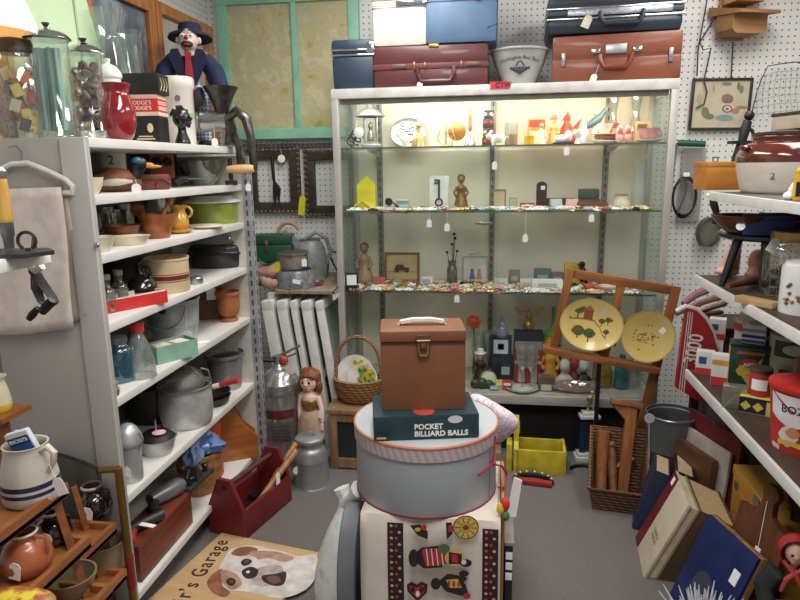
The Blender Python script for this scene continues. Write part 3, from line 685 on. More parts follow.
q = MB(); q.lathe(scl(ves(smoothp([(14.5, 0), (15, 10)], 2), 1), k), n=28); q.build('base', M('#b0936c', .35, coat=.4), t)
q = MB(); q.lathe(scl(smoothp([(15.2, 10), (15, 14), (11, 21), (5, 26), (3.6, 32), (4.2, 38), (0, 38)]), k), n=28); q.build('neck', M('#17120f', .15, coat=.7), t)
q = MB(); q.tube(arc((5*k, 0, 28*k), 6*k, -80, 100, 8), 1.4*k, 7); q.build('handle', M('#17120f', .15, coat=.7), t)
p, k = lap(217, 262, -1.39, z)
t = thing('roasting_pan', 'oval black enamel roasting pan with lid', 'roaster', p, .2); BK = M('#202327', .35, coat=.3)
q = MB(); q.lathe(scl(ves([(24, 0), (26, 2), (27, 13), (28.6, 13.6), (28.6, 14.6)], 1), k), n=32, sy=.62); q.build('pan', BK, t)
q = MB(); q.lathe(scl(smoothp([(28, 14.8), (27, 16), (26, 20), (22, 22.5), (0, 23)], 3), k), n=32, sy=.62); q.build('lid', BK, t)
pz = p.copy(); pz.z += 23.2*k
t = thing('glass_pan', 'clear glass pan upside down on the black roaster', 'pan', pz, .2)
q = MB(); q.lathe(scl([(22, .3), (23, 1.4), (20, 4), (18.5, 12), (0, 13)], k), n=28, sy=.65); q.build('body', G('#c9d0cf', .2, .2, '#8f9392'), t)
q = MB(); q.tube([(20*k, 0, 2*k), (27*k, -2*k, 2*k)], [2.6*k, 3*k], 8); q.build('handle', G('#c9d0cf', .2, .2, '#8f9392'), t)
p, k = lap(196, 277, -1.275, z)
solo(MB().lathe(scl([(0, 0), (6.5, 0), (6.8, 1), (6.8, 6), (6, 7), (0, 7.2)], k), n=22), 'small_tin', STEEL(), 'small round metal tin beside the striped crock', 'tin', p)
p, k = lap(134, 308, -1.305, z); p.y -= .02
t = thing('red_box', 'open red and white cardboard tray box holding dark cutlery', 'box', p, RD(62))
RB = M('#c8322b', .5)
q = MB(); L, D, hh = 66*k, 26*k, 12*k
q.box((0, 0, 0), (L, D, 1.4*k), 1)
for c, d in (((0, -D/2, 0), (L, 1*k, hh)), ((0, D/2, 0), (L, 1*k, hh)), ((-L/2, 0, 0), (1*k, D, hh)), ((L/2, 0, 0), (1*k, D, hh))): q.box(c, d)
q.build('tray', [RB, M('#e9e4dc', .6)], t)
q = MB()
for c, d in (((0, -D/2+1.4*k, 1*k), (L-3*k, .8*k, hh)), ((0, D/2-1.4*k, 1*k), (L-3*k, .8*k, hh)), ((-L/2+1.4*k, 0, 1*k), (.8*k, D-3*k, hh)), ((L/2-1.4*k, 0, 1*k), (.8*k, D-3*k, hh))): q.box(c, d)
q.build('lining', M('#ebe6de', .6), t)
b = MB()
for i in range(3): b.tube([(-24*k, (-6+5*i)*k, 5*k), (4*k, (-7+6*i)*k, 6*k), (24*k, (-5+5*i)*k, 7*k)], [2.2*k, 2.8*k, 2*k], 8)
o = b.build('cutlery_handles', M('#2a1512', .4), t)
for i, (u, X, h, lab) in enumerate([(106, -1.33, 33, 'small clear glass bottle left of the red tray box'), (119, -1.36, 30, 'small glass bottle with a paper label behind the red tray box')]):
 p, k = lap(u, 285, X, z)
 t = thing('glass_bottle', lab, 'bottle', p)
 q = MB(); q.lathe(scl(smoothp([(0, 0), (7.5, 0), (8, 2), (8, h*.6), (4, h*.8), (4, h)], 3), k), n=18); q.build('glass_body', G('#dfe5e0', .15, .12, '#b9b5a6'), t)
 q = MB(); q.lathe(scl([(0, h), (4.6, h), (4.6, h+5), (0, h+5.4)], k), n=16); q.build('cap', M('#b8b3a8', .4, .4), t)
 if i: q = MB(); q.lathe(scl([(8.2, 4), (8.2, 15)], k), n=18); q.build('paper_label', M('#e2d9bd', .7), t)
p, k = lap(130, 262, -1.52, z)
t = thing('old_lantern', 'dark old kettle in the shadow behind the glass bottles', 'kettle', p)
q = MB(); q.lathe(scl(smoothp([(0, 0), (22, 0), (24, 18), (17, 34), (8, 38), (0, 40)]), k)); q.build('body', M('#5a4a42', .4, .4), t)
q = MB(); q.tube(arc((0, 0, 34*k), 16*k, 0, 180, 10), 1.4*k, 6); q.build('handle', M('#3a302b', .5), t)
z = SH[4]
def lidjar(u, v, X, prof, lidh, r, glass, lidm, label, nm='glass_bottle', cat='bottle'):
 p, k = lap(u, v, X, z); t = thing(nm, label, cat, p)
 q = MB(); q.lathe(scl(smoothp(prof, 3), k), n=26); q.build('glass_body', glass, t)
 zt = prof[-1][1]
 if lidm: q = MB(); q.lathe(scl([(0, zt-3), (r, zt-3), (r, zt+lidh), (r*.8, zt+lidh+1), (0, zt+lidh+1)], k), n=20); q.build('lid', lidm, t)
 return t
lidjar(141, 372, -1.275, [(0, 0), (14, 0), (14.6, 3), (14, 14), (10.5, 30), (7, 40), (5, 45), (5, 49)], 4, 7, G('#e6ebe9', .15, .14, '#c9cfcc'), M('#c33532', .4), 'clear glass bottle with a red lid at the shelf front')
lidjar(119, 365, -1.325, [(0, 0), (13, 0), (14.5, 6), (14.5, 30), (10, 37), (9, 42)], 3, 10, G('#7fc0d4', .15, .15, '#3f8aa2'), STEEL(), 'round blue glass jar beside the red lidded bottle', 'glass_jar', 'jar')
p, k = lap(112, 396, -1.262, z)
solo(MB().lathe(scl(ves(smoothp([(7, 0), (8, 6), (6, 10), (7.4, 13)]), 1), k), n=20), 'small_cup', MOTTLE(['#e6dfd6', '#5a4640', '#d9d2c9'], 30), 'small brown and white cup beside the corner post', 'cup', p)
p, k = lap(176, 340, -1.375, z)
t = thing('metal_bucket', 'small galvanised metal bucket with a bail handle, on the fourth shelf', 'bucket', p)
GALV = MOTTLE(['#a3a7aa', '#c0c3c6', '#8b8f93'], 14, .38)
q = MB(); q.lathe(scl(ves([(20, 0), (20.4, 3), (23, 19), (23.6, 20), (23.4, 21), (25, 42), (26, 43), (26, 45)], 1), k), n=30); q.build('body', M('#b3b7ba', .4, .45, .2, 10), t)
q = MB(); q.tube(arc((0, 0, 43*k), 25.5*k, 0, -180, 16, ry=24*k), .9*k, 6, X=Matrix.Translation((0, -25*k, 0)) @ Matrix.Rotation(0, 4, 'X')); o = q.build('bail', STEEL(), t)
q = MB(); q.sph((2*k, -25.5*k, 38*k), (4*k, 1.6*k, 4*k)); q.build('knob', BLACK(), t)
tagmesh(t, (21*k, -16*k, 34*k), 9*k, 18*k)
p, k = lap(172, 356, -1.275, z)
t = thing('teal_box', 'teal cardboard box of papers, open at the top', 'box', p, RD(58)); TE = M('#86b09c', .6)
q = MB(); L, D, hh = 44*k, 24*k, 17*k
q.box((0, 0, 0), (L, D, 1*k))
for c, d in (((0, -D/2, 0), (L, .8*k, hh)), ((0, D/2, 0), (L, .8*k, hh)), ((-L/2, 0, 0), (.8*k, D, hh)), ((L/2, 0, 0), (.8*k, D, hh))): q.box(c, d)
q.build('tray', TE, t)
q = MB(); q.box((-2*k, 0, 1*k), (36*k, 21*k, 14*k)); q.build('papers', M('#c3a987', .7), t)
q = MB(); q.box((8*k, -2*k, 15*k), (15*k, 14*k, 1.2*k), X=Matrix.Rotation(.15, 4, 'Z')); q.box((-10*k, 3*k, 15*k), (14*k, 12*k, .8*k)); q.build('envelope', M('#e4dccf', .7), t)
p, k = lap(229, 312, -1.30, z)
t = thing('terracotta_pot', 'footed brown terracotta pot with a small saucer', 'pot', p); TC = M('#a8653a', .55, 0, .12)
q = MB(); q.lathe(scl(ves(smoothp([(5, 4), (9, 7), (11, 14), (11, 25), (12.5, 27), (12.5, 30)], 3), 1), k), n=26); q.build('body', TC, t)
q = MB(); q.lathe(scl([(0, 0), (8, 0), (9, 2), (5, 4.5), (0, 4.5)], k), n=22); q.build('saucer', TC, t)
p, k = lap(210, 318, -1.42, z)
t = thing('leather_holster', 'brown leather satchel with a white tag leaning beside the terracotta pot', 'satchel', p, .3)
b = MB(); b.prism(scl([(-14, 0), (14, 0), (18, 14), (8, 38), (-4, 44), (-12, 30)], k), -6*k, 6*k); b.build('body', M('#6e4a36', .6), t)
b = MB(); b.prism(scl([(-10, 20), (14, 22), (8, 40), (-4, 46)], k), -7.4*k, -6*k); b.build('flap', M('#583626', .6), t)
tagmesh(t, (4*k, -9*k, 42*k), 9*k, 8*k)
p, k = lap(201, 340, -1.262, z)
solo(MB().prism(scl([(-8, -4), (8, -4), (8, 4), (-8, 4)], k), 0, .0015, ax='z'), 'price_tag', PAPER(), 'white paper tag lying on the shelf beside the teal box', 'tag', p, .5)
z = SH[5]
p, k = lap(187, 415, -1.325, z)
t = thing('stock_pot', 'large dented aluminium stock pot with a wire basket inside', 'pot', p)
q = MB(); q.lathe(scl(ves(smoothp([(22, 0), (24, 2), (26, 14), (25.5, 30), (24, 37), (26, 39), (26, 40.5)], 3), 1), k), n=34); q.build('body', M('#c4c4c3', .36, .5, .25, 9), t)
q = MB(); q.tube(arc((0, -3*k, 40*k), 22*k, 0, 180, 14, ry=20*k), 1*k, 6); q.build('bail', STEEL(), t)
q = MB(); q.lathe(scl(smoothp([(23, 42), (21, 48), (13, 57), (0, 60)], 4), k), n=30, X=Matrix.Rotation(.12, 4, 'X'))
m, nt, bs = _new('wire_mesh'); nt.nodes.remove(bs); bs = nd(nt, 'ShaderNodeBsdfPrincipled'); bs.inputs['Base Color'].default_value = lin('#7c7a76'); bs.inputs['Metallic'].default_value = .6; bs.inputs['Roughness'].default_value = .5
tr = nd(nt, 'ShaderNodeBsdfTransparent'); ms = nd(nt, 'ShaderNodeMixShader'); tc = nd(nt, 'ShaderNodeTexCoord'); sp = nd(nt, 'ShaderNodeSeparateXYZ'); nt.links.new(tc.outputs['Object'], sp.inputs[0])
ff = [math_(nt, 'GREATER_THAN', math_(nt, 'FRACT', math_(nt, 'MULTIPLY', sp.outputs[i], 190)), .45) for i in (0, 2)]
nt.links.new(math_(nt, 'MULTIPLY', ff[0], ff[1]), ms.inputs[0]); nt.links.new(bs.outputs[0], ms.inputs[1]); nt.links.new(tr.outputs[0], ms.inputs[2]); nt.links.new(ms.outputs[0], nt.nodes['Material Output'].inputs[0])
MESH = m
q.build('mesh_basket', MESH, t)
q = MB(); q.tube([(24*k, 0, 40*k), (29*k, -2*k, 46*k), (27*k, -2*k, 56*k), (20*k, -2*k, 58*k), (16*k, 0, 52*k)], 1.1*k, 6); q.build('basket_loop', STEEL(), t)
p, k = lap(157, 440, -1.30, z); k *= 1.1
t = thing('saucepan', 'shallow aluminium pan with a pink sticker on its dark strainer', 'pan', p)
q = MB(); q.lathe(scl(ves(smoothp([(11, 0), (13, 1), (16.5, 13), (18, 15)], 3), 1), k), n=30); q.build('pan', M('#bdbdbb', .36, .5, .2, 10), t)
q = MB(); q.lathe(scl([(16, 15), (12, 19), (0, 21)], k), n=26); q.build('strainer', M('#1d1b1a', .5, .3), t)
q = MB(); q.cyl((0, 0, 20*k), (0, 0, 31*k), 1*k, n=6); q.build('knob', STEEL(), t)
q = MB(); q.lathe(scl([(0, 22.4), (6, 21.2), (6, 20.8)], k), c=(5*k, -4*k, 0), n=22); q.build('pink_sticker', M('#e9aeb9', .6), t)
p, k = lap(131, 470, -1.278, z)
t = thing('percolator_pot', 'tall aluminium pot with a lid, at the near end of the fifth shelf', 'pot', p)
q = MB(); q.lathe(scl(ves([(11, 0), (11.5, 2), (12, 36), (13, 37), (13, 39)], .8), k), n=28); q.build('body', M('#bcbdbd', .36, .5, .2, 10), t)
q = MB(); q.lathe(scl(smoothp([(13, 39), (14.5, 41), (11, 52), (6, 58), (0, 60)], 3), k), n=28); q.build('lid', M('#c0c2c2', .36, .5, .2, 10), t)
q = MB(); q.tube([(13*k, -3*k, 35*k), (18*k, -3*k, 44*k), (14*k, -3*k, 52*k)], .9*k, 6); q.build('handle', STEEL(), t)
q = MB(); q.patch(scl([(1, 10), (8, 9), (8, 17), (4.5, 21), (1, 18)], k), -12.6*k); q.build('price_tag', PAPER(), t)
p, k = lap(226, 375, -1.34, z)
t = thing('metal_pail', 'tall metal pail with a wide rim at the far end of the fifth shelf', 'pail', p)
q = MB(); q.lathe(scl(ves([(14, 0), (15, 3), (17, 32), (19.5, 33), (19.5, 36)], 1), k), n=28); q.build('body', M('#9c9d9b', .36, .5, .25, 9), t)
q = MB(); q.lathe(scl([(17, 31), (10, 32.5), (0, 33)], k), n=24); q.build('strainer', M('#4e4d4a', .45, .7), t)
p, k = lap(212, 398, -1.315, z)
for i in range(2):
 pp = p.copy(); pp.z += 5*k*i
 t = thing('frying_pan', ['round dark frying pan at the bottom of the pan pair', 'round dark frying pan with a red and white handle, stacked on another pan'][i], 'pan', pp, .3)
 q = MB(); q.lathe(scl(ves([(14, 0), (16, 2), (18, 8), (18.6, 8.6)], 1), k), n=28); q.build('pan', M('#3a3836', .4, .6), t)
 if i:
  q = MB(); q.cyl((4*k, -14*k, 17*k), (11*k, -16*k, 19*k), 2.6*k, n=12); q.build('ferrule', M('#e6ddd0', .4), t)
  q = MB(); q.cyl((11*k, -16*k, 19*k), (29*k, -21*k, 25*k), 2.6*k, 3.2*k, n=12); q.build('handle', M('#c23a34', .4), t)
  q = MB(); q.cyl((-8*k, -6*k, 5*k), (5*k, -14*k, 17*k), 1.6*k, n=8); q.build('shank', STEEL(), t)
p, k = lap(152, 400, -1.50, z)
t = thing('stock_pot', 'dark blackened pot in the shadow behind the strainer pan', 'pot', p)
q = MB(); q.lathe(scl(ves([(20, 0), (22, 3), (23, 34), (24, 36)], 1), k), n=26); q.build('body', M('#2b2a2a', .45, .3), t)
q = MB(); q.tube(arc((24*k, 0, 26*k), 6*k, -90, 90, 8), 1.4*k, 6); q.build('handle', M('#2b2a2a', .45, .3), t)
z = SH[6]
p, k = lap(203, 505, -1.34, z)
t = thing('wooden_basket', 'round splint wood bushel basket full of blue plastic bags', 'basket', p)
q = MB(); q.lathe(scl(ves([(16, 0), (18, 3), (22.5, 40), (22.5, 42)], 1), k), n=30); q.build('body', W('#a06c3c', '#c08c56', 12, 'z', .6), t)
for zz, r in ((38, 23), (10, 19.6), (24, 21.2)): q = MB(); q.lathe(scl([(r-.6, zz), (r+.5, zz), (r+.5, zz+4), (r-.6, zz+4)], k), n=30); q.build('hoop', W('#8a5a30', '#a87848', 12, 'x', .6), t)
rnd = random.Random(4)
for i in range(5):
 b = MB(); a = i*1.256; c = Vector(((10*math.cos(a)-2)*k, (10*math.sin(a)-4)*k, (49+4*rnd.random())*k))
 b.sph((0, 0, 0), ((19+4*rnd.random())*k, 11*k, 9*k), 18)
 for j, vv in enumerate(b.v): b.v[j] = tuple(x*(1+rnd.uniform(-.26, .26)) for x in vv)
 o = b.build('plastic_bag', M(['#5f7fb8', '#a3b7d0', '#3d5ca5', '#b9c9da', '#7d98c4'][i], .25, coat=.3), None, p+c, (0, .2*i, a), sharp=20)
 tag(o, ['crumpled blue', 'crumpled pale blue', 'crumpled deep blue', 'crumpled whitish blue', 'crumpled mid blue'][i]+' plastic bag in the bushel basket', 'bag', 'plastic bags in the bushel basket')
p, k = lap(158, 530, -1.30, z)
t = thing('wooden_chest', 'low reddish brown wooden box on the bottom shelf', 'box', p, PI/2); WB = W('#5e2b1a', '#7c3d26', 5, 'x', .4)
q = MB(); q.box((-6*k, 0, 0), (102*k, 28*k, 32*k), bev=.004); q.build('box', WB, t)
q = MB(); q.box((-6*k, 0, 32*k), (104*k, 30*k, 5*k), bev=.003); q.build('lid', WB, t)
pz = p.copy(); pz.z += 37*k
t = thing('power_drill', 'old grey and black power drill lying on the wooden box', 'drill', pz+Vector((0, .10, 0)), 1.2)
q = MB(); q.tube([(-22*k, 0, 9*k), (-4*k, 0, 9*k), (14*k, 0, 9*k), (20*k, 0, 9*k)], [7*k, 9*k, 9*k, 5*k], 14); q.build('motor', M('#8b8f92', .35, .6), t)
q = MB(); q.tube([(20*k, 0, 9*k), (27*k, 0, 9*k)], [4*k, 2.6*k], 10); q.cyl((27*k, 0, 9*k), (38*k, 0, 9*k), 1.1*k, n=6); q.build('chuck', STEEL(), t)
q = MB(); q.tube([(-16*k, 0, 10*k), (-26*k, -8*k, 6*k), (-30*k, -20*k, 5*k)], [5*k, 5*k, 5.5*k], 10); q.build('handle', M('#232425', .5), t)
t = thing('caulking_gun', 'black hand tool with a red grip on the wooden box', 'tool', pz+Vector((0.02, -.12, 0)), 1.0)
q = MB(); q.tube([(-24*k, 0, 6*k), (20*k, 2*k, 6*k)], [5*k, 5*k], 10); q.build('barrel', M('#2b2c2e', .45), t)
q = MB(); q.tube([(-10*k, 0, 5*k), (-18*k, -10*k, 4*k), (-22*k, -18*k, 4*k)], [3.5*k, 4*k, 4*k], 8); q.build('grip', M('#b03030', .5), t)
q = MB(); q.box((-6*k, -9*k, 9*k), (5*k, 16*k, .6*k), X=Matrix.Rotation(.4, 4, 'Z')); q.build('price_tag', PAPER(), t)
t = thing('hand_plane', 'dark cast metal hand plane on the wooden box, beside the drill', 'plane', pz+Vector((0.05, .26, 0)), 1.5)
q = MB(); q.box((0, 0, 0), (50*k, 12*k, 4*k), bev=.002); q.prism(scl([(-8, 4), (4, 4), (-6, 22), (-10, 22)], k), -5*k, 5*k); q.build('sole', M('#55585a', .4, .6), t)
q = MB(); q.tube([(-16*k, 0, 4*k), (-20*k, 0, 14*k), (-15*k, 0, 20*k)], [3.4*k, 3*k, 3*k], 8); q.build('handle', M('#1d1a18', .4), t)
q = MB(); q.lathe(scl(smoothp([(0, 4), (3, 4), (2.4, 8), (4, 12), (0, 14)], 3), k), c=(16*k, 0, 0), n=12); q.build('knob', M('#1d1a18', .4), t)
p, k = lap(240, 478, -1.33, z); p.y = min(p.y, 2.93)
t = thing('wooden_tool_box', 'orange brown wooden carrier with a cut out end, behind the bushel basket', 'tool box', p, .5); OW = W('#8f4f22', '#b06a30', 5, 'x', .4, .3)
for y in (-9, 9): q = MB(); q.prism(scl([(-24, 0), (24, 0), (24, 22), (12, 34), (4, 52), (-8, 60), (-16, 56), (-14, 40), (-24, 34)], k), (y-1.5)*k, (y+1.5)*k); q.build('side_panel', OW, t)
q = MB(); q.box((0, 0, 0), (46*k, 17*k, 3*k)); q.cyl((-8*k, -9*k, 50*k), (-8*k, 9*k, 50*k), 2.6*k); q.build('bottom_board', OW, t)
p, k = lap(214, 447, -1.33, z)
t = thing('paint_bottle', 'white capped bottle with an orange body, behind the plastic bags', 'bottle', p)
q = MB(); q.lathe(scl([(0, 0), (7, 0), (8, 3), (8, 56), (5, 62), (5, 64)], k)); q.build('body', M('#c0542c', .4), t)
q = MB(); q.lathe(scl([(0, 64), (6, 64), (6, 72), (0, 74)], k)); q.build('cap', WHITE(), t)
ZT = CT
def topk(u, v, y): p = at(u, v, y=y); return p, mpp(p)
def case_body(t, w, d, h, lidz, m, seam, trims=(), bev=.02):
 q = MB(); q.box((0, 0, 0), (w, d, lidz-.002), bev=bev); q.build('body', m, t)
 q = MB(); q.box((0, 0, lidz+.002), (w, d, h-lidz-.002), bev=bev); q.build('lid', m, t)
 q = MB(); q.box((0, 0, lidz-.012), (w-.006, d-.006, .024), bev=.004); q.build('seam', seam, t)
def latch(t, x, y, z, s=.03, m=None):
 q = MB(); q.box((x, y-.004, z-s*.9), (s*.5, .008, s*1.8), bev=.002); q.box((x, y-.009, z-s*.3), (s*.34, .006, s*.9), bev=.001); return q.build('latch', m or STEEL(), t)
def carry(t, x, y, z, w, drop, m, r=.008):
 q = MB(); q.tube([(x-w/2, y, z), (x-w/2+.004, y-.012, z-drop*.5), (x-w/2+.02, y-.014, z-drop), (x+w/2-.02, y-.014, z-drop), (x+w/2-.004, y-.012, z-drop*.5), (x+w/2, y, z)], r, 8); return q.build('handle', m, t)
yb = 3.43
p, k = topk(430, 83, yb); w, h = 115*k, 40*k
t = thing('suitcase', 'burgundy leather suitcase lying flat on the glass case, under the two train cases', 'suitcase', (p.x, yb+.2, ZT)); BU = M('#5a2a2a', .38, 0, .12, 8, coat=.2)
case_body(t, w, .40, h, h*.5, BU, M('#4a2020', .5))
q = MB(); q.box((0, -.2, h*.5-.014), (w+.004, .008, .028), bev=.003); q.build('rim_band', M('#6b3635', .4), t)
carry(t, .03, -.206, h*.46, .19, h*.34, BU, .011)
for x in (-.11, -.055, .13): latch(t, x+.03, -.204, h*.5, .018 if x > -.1 else .022, BRASS())
q = MB(); q.box((-.16, -.206, h*.5-.008), (.07, .006, .02), bev=.002); q.box((.22, -.206, h*.5-.008), (.07, .006, .02), bev=.002); q.build('hasp_plates', M('#7a5a50', .4, .6), t)
q = MB(); q.box((.02, -.203, h*.93), (.05, .006, .016), bev=.002); q.build('top_clasp', BRASS(), t)
tagmesh(t, (-.05, -.225, h*.28), .028, .035)
zb = ZT+h
p, k = topk(398, 30, yb+.02)
def traincase(cx, y, z, w, d, h, m, label, latchs, trim):
 t = thing('train_case', label, 'train case', (cx, y+d/2, z))
 case_body(t, w, d, h, h*.66, m, trim, bev=.03)
 for zz in (.60, .72):
  q = MB(); q.box((0, 0, h*zz-.003), (w+.003, d+.003, .006), bev=.002); q.build('trim_band', trim, t)
 latchs(t, w, d, h)
 q = MB(); q.tube([(-w*.25, 0, h), (-w*.23, 0, h+.03), (w*.23, 0, h+.03), (w*.25, 0, h)], .009, 8); q.build('handle', trim, t)
 return t
def l1(t, w, d, h):
 q = MB(); q.box((w*.22, -d/2-.006, h*.66-.015), (.16, .012, .03), bev=.004); q.build('clasp', CHROME(), t)
 q = MB(); q.box((w*.34, -d/2-.01, h*.66-.01), (.05, .01, .03), bev=.003); q.build('latch', M('#4d6680', .4), t)
traincase(at(399, 30, y=yb).x, yb+.02, zb, 56*k, .25, 62*k, M('#d8d3c6', .45, 0, .05), 'cream hard shell train case standing on the burgundy suitcase', l1, M('#c3bcae', .5))
def l2(t, w, d, h):
 latch(t, w*.22, -d/2-.003, h*.72, .05, STEEL())
 q = MB(); q.tube([(w*.36, -d/2-.003, h*.2), (w*.5, -d/2+.01, h*.26)], .003, 6); q.build('scratch_cord', M('#26364c', .5), t)
traincase(at(461, 30, y=yb).x, yb, zb, 71*k, .27, 66*k, M('#54708f', .45, 0, .07), 'blue hard shell train case standing on the burgundy suitcase', l2, M('#3d5674', .5))
p, k = topk(352, 83, yb)
w, h = 44*k, 48*k
t = thing('train_case', 'navy blue train case with silver trim, on the left end of the glass case', 'train case', (at(352, 60, y=yb+.02).x, yb+.13, ZT), .06)
NV = M('#26384c', .4, 0, .1, 6)
q = MB(); q.box((0, 0, 0), (w*.94, .24, h*.66), bev=.02, taper=1.04); q.build('body', NV, t)
q = MB(); q.box((0, 0, h*.70), (w, .25, h*.3), bev=.025); q.build('lid', NV, t)
for zz in (.68, .78): q = MB(); q.box((0, 0, h*zz-.005), (w+.004, .254, .011), bev=.003); q.build('trim_band', CHROME(), t)
q = MB(); q.box((w*.4, -.128, h*.72), (.04, .012, .05), bev=.003); q.build('latch', CHROME(), t)
p, k = topk(519, 80, yb+.12)
t = thing('mixing_bowl', 'grey stoneware mixing bowl with blue stencilled lettering, between the suitcases', 'bowl', (p.x, yb+.15, ZT))
hb = 33*k
q = MB(); q.lathe(scl(ves(smoothp([(15, 0), (16, 3), (24, 20), (28, 32), (29.5, 33), (29.5, 35)], 3), 2), k), n=36); q.build('bowl', M('#a9aaa6', .3, 0, .06, coat=.5), t)
INK = M('#2c3444', .5)
def bent(name, s, size, z, rr, t, mat, half):
 o = text(s, size, mat, t, (0, 0, 0), Euler((PI/2, 0, 0)).to_matrix(), name, ext=.0004)
 for v in o.data.vertices:
  zz = v.co.z+z; r = rr(zz)+.0012; a = -PI/2+v.co.x/r
  v.co = (r*math.cos(a), r*math.sin(a), zz+half*(v.co.x**2))
 return o
rr = lambda z: (15+(z/k)*.45)*k if z < 20*k else (15+9+(z/k-20)*.36)*k
bent('lettering', 'Washington Ave. Bank', 4.6*k, 25*k, rr, t, INK, -1.5)
b = MB()
for i in range(7):
 a = -PI/2+(i-3)*.12; zz = 15*k; r = rr(zz)+.002
 b.sph((r*math.cos(a), r*math.sin(a), zz-(abs(i-3)*-1+2)*.8*k), (2.2*k, .6*k, (4-abs(i-3)*.8)*k), 8)
b.tube([((rr(20*k)+.002)*math.cos(-PI/2+x), (rr(20*k)+.002)*math.sin(-PI/2+x), (17+5*math.cos(x*9))*k) for x in (-.17, -.08, 0, .08, .17)], .6*k, 5)
b.build('basket_emblem', INK, t)
p, k = topk(620, 79, yb)
w, h = 124*k, 46*k
t = thing('suitcase', 'tan brown leather suitcase lying flat on the right end of the glass case', 'suitcase', (at(620, 60, y=yb).x+.005, yb+.245, ZT), -.10); TN = M('#7d4026', .42, 0, .12, 6, coat=.15)
case_body(t, w, .44, h, h*.52, TN, M('#6e3218', .5), bev=.012)
for x in (-.25, .255): latch(t, x, -.222, h*.5, .036)
q = MB(); q.box((.0, -.224, h*.58), (.1, .01, .045), bev=.003); q.build('lock_plate', STEEL(), t)
q = MB(); q.box((-.095, -.226, h*.6), (.04, .012, .022), bev=.002); q.box((.1, -.226, h*.6), (.04, .012, .022), bev=.002); q.build('lock_slides', CHROME(), t)
carry(t, 0, -.228, h*.56, .15, h*.26, M('#7a3718', .4), .011)
tagmesh(t, (-.07, -.24, h*.45), .03, .07, tilt=.35)
z2 = ZT+h
p, k2 = topk(617, 30, yb)
w2, h2 = 131*k, .2
t = thing('suitcase', 'dark navy hard shell suitcase with silver trim, on top of the tan suitcase', 'suitcase', (at(617, 20, y=yb).x, yb+.235, z2), -.03); N2 = M('#1f2b36', .4, 0, .1, 6)
case_body(t, w2, .42, h2, h2*.52, N2, M('#2c3740', .5), bev=.045)
for zz in (.38, .62): q = MB(); q.box((0, 0, h2*zz-.005), (w2+.004, .424, .01), bev=.003); q.build('trim_band', CHROME(), t)
q = MB(); q.box((.02, -.213, h2*.43), (w2*.76, .008, .032), bev=.003); q.build('lock_rail', M('#9da1a4', .3, .8, .25, 60), t)
carry(t, .03, -.218, h2*.5, .2, h2*.28, N2, .012)
tagmesh(t, (-.11, -.235, h2*.55), .04, .03, M('#cdc6b6', .8), tilt=.4)
def cp(u, y, lev):
 v = {1: 145, 2: 209, 3: 285, 4: 385}[lev]; p = at(u, v, y=y); return Vector((p.x, y, CS[lev])), mpp(p)
def lth(name, label, cat, u, y, lev, prof, m, rz=0, sx=1, sy=1, n=18, group=None, sm=3, **kw):
 p, k = cp(u, y, lev)
 return solo(MB().lathe(scl(smoothp(prof, sm) if sm else prof, k), n=n, sx=sx, sy=sy), name, m, label, cat, p, rz, group)
def bxs(name, label, cat, u, y, lev, w, d, h, m, rz=0, dz=0, group=None, bev=.003, face=None):
 p, k = cp(u, y, lev); p.z += dz*k
 t = thing(name, label, cat, p, rz, group)
 q = MB(); q.box((0, 0, 0), (w*k, d*k, h*k), bev=bev); q.build('box', m, t)
 if face:
  q = MB()
  for fx, fz, fw, fh, fm in face[0]: q.box((fx*k, -d*k/2-.0012, fz*k), (fw*k, .002, fh*k), fm)
  q.build('printed_front', face[1], t)
 return t
GOLD = M('#c9a562', .3, .6, .15, 20); SILV = M('#b9bab6', .28, .85, .15, 20); PINK = M('#e0a9a0', .5); CRM = M('#e6d9bd', .5); RED = M('#b5302a', .4); DK_ = M('#2b211c', .5); TERR = M('#a65a35', .5)
CGL = G('#f3f6f2', .16, .10, '#e9ece6')
p, k = cp(371, 3.62, 1)
t = thing('pagoda_lantern', 'ornate pewter pagoda shaped lantern at the left of the lit top shelf', 'lantern', p, .2)
b = MB(); b.box((0, 0, 0), (20*k, 16*k, 4*k), bev=.002); b.box((0, 0, 4*k), (15*k, 12*k, 3*k))
for x in (-6, 6):
 for y in (-4, 4): b.cyl((x*k, y*k, 7*k), (x*k, y*k, 30*k), 1.2*k)
b.build('base', SILV, t)
b = MB(); b.lathe(scl([(13, 30), (15, 31), (9, 37), (4, 39), (2, 46), (0, 47)], k), n=8); b.build('roof', SILV, t)
b = MB(); b.lathe(scl(smoothp([(0, 7), (3.6, 8), (3, 14), (1.8, 18), (2.6, 22), (0, 26)], 3), k), n=12); b.build('statuette', M('#8d8774', .4, .6), t)
p, k = cp(355, 3.56, 1)
t = thing('filigree_ornament', 'dark filigree ornament with a white disc, at the far left of the top shelf', 'ornament', p)
b = MB()
for i in range(5): b.tube(arc(((-4+2*i)*k, 0, (7+3*(i % 3))*k), 4*k, 0, 300, 8), .7*k, 5)
b.lathe(scl([(0, 0), (5, 0), (4, 2), (0, 2)], k)); b.build('scrolls', M('#4c4a44', .4, .7), t)
b = MB(); b.lathe(scl([(0, 0), (5, 0), (5, 1), (0, 1.4)], k), X=Matrix.Translation((5*k, -3*k, 15*k)) @ Matrix.Rotation(PI/2, 4, 'X')); b.build('disc', M('#e6ebe9', .3), t)
p, k = cp(408, 3.76, 1)
t = thing('silver_tray', 'oval embossed silver tray leaning upright on the top shelf', 'tray', p, rot=(-.18, 0, 0))
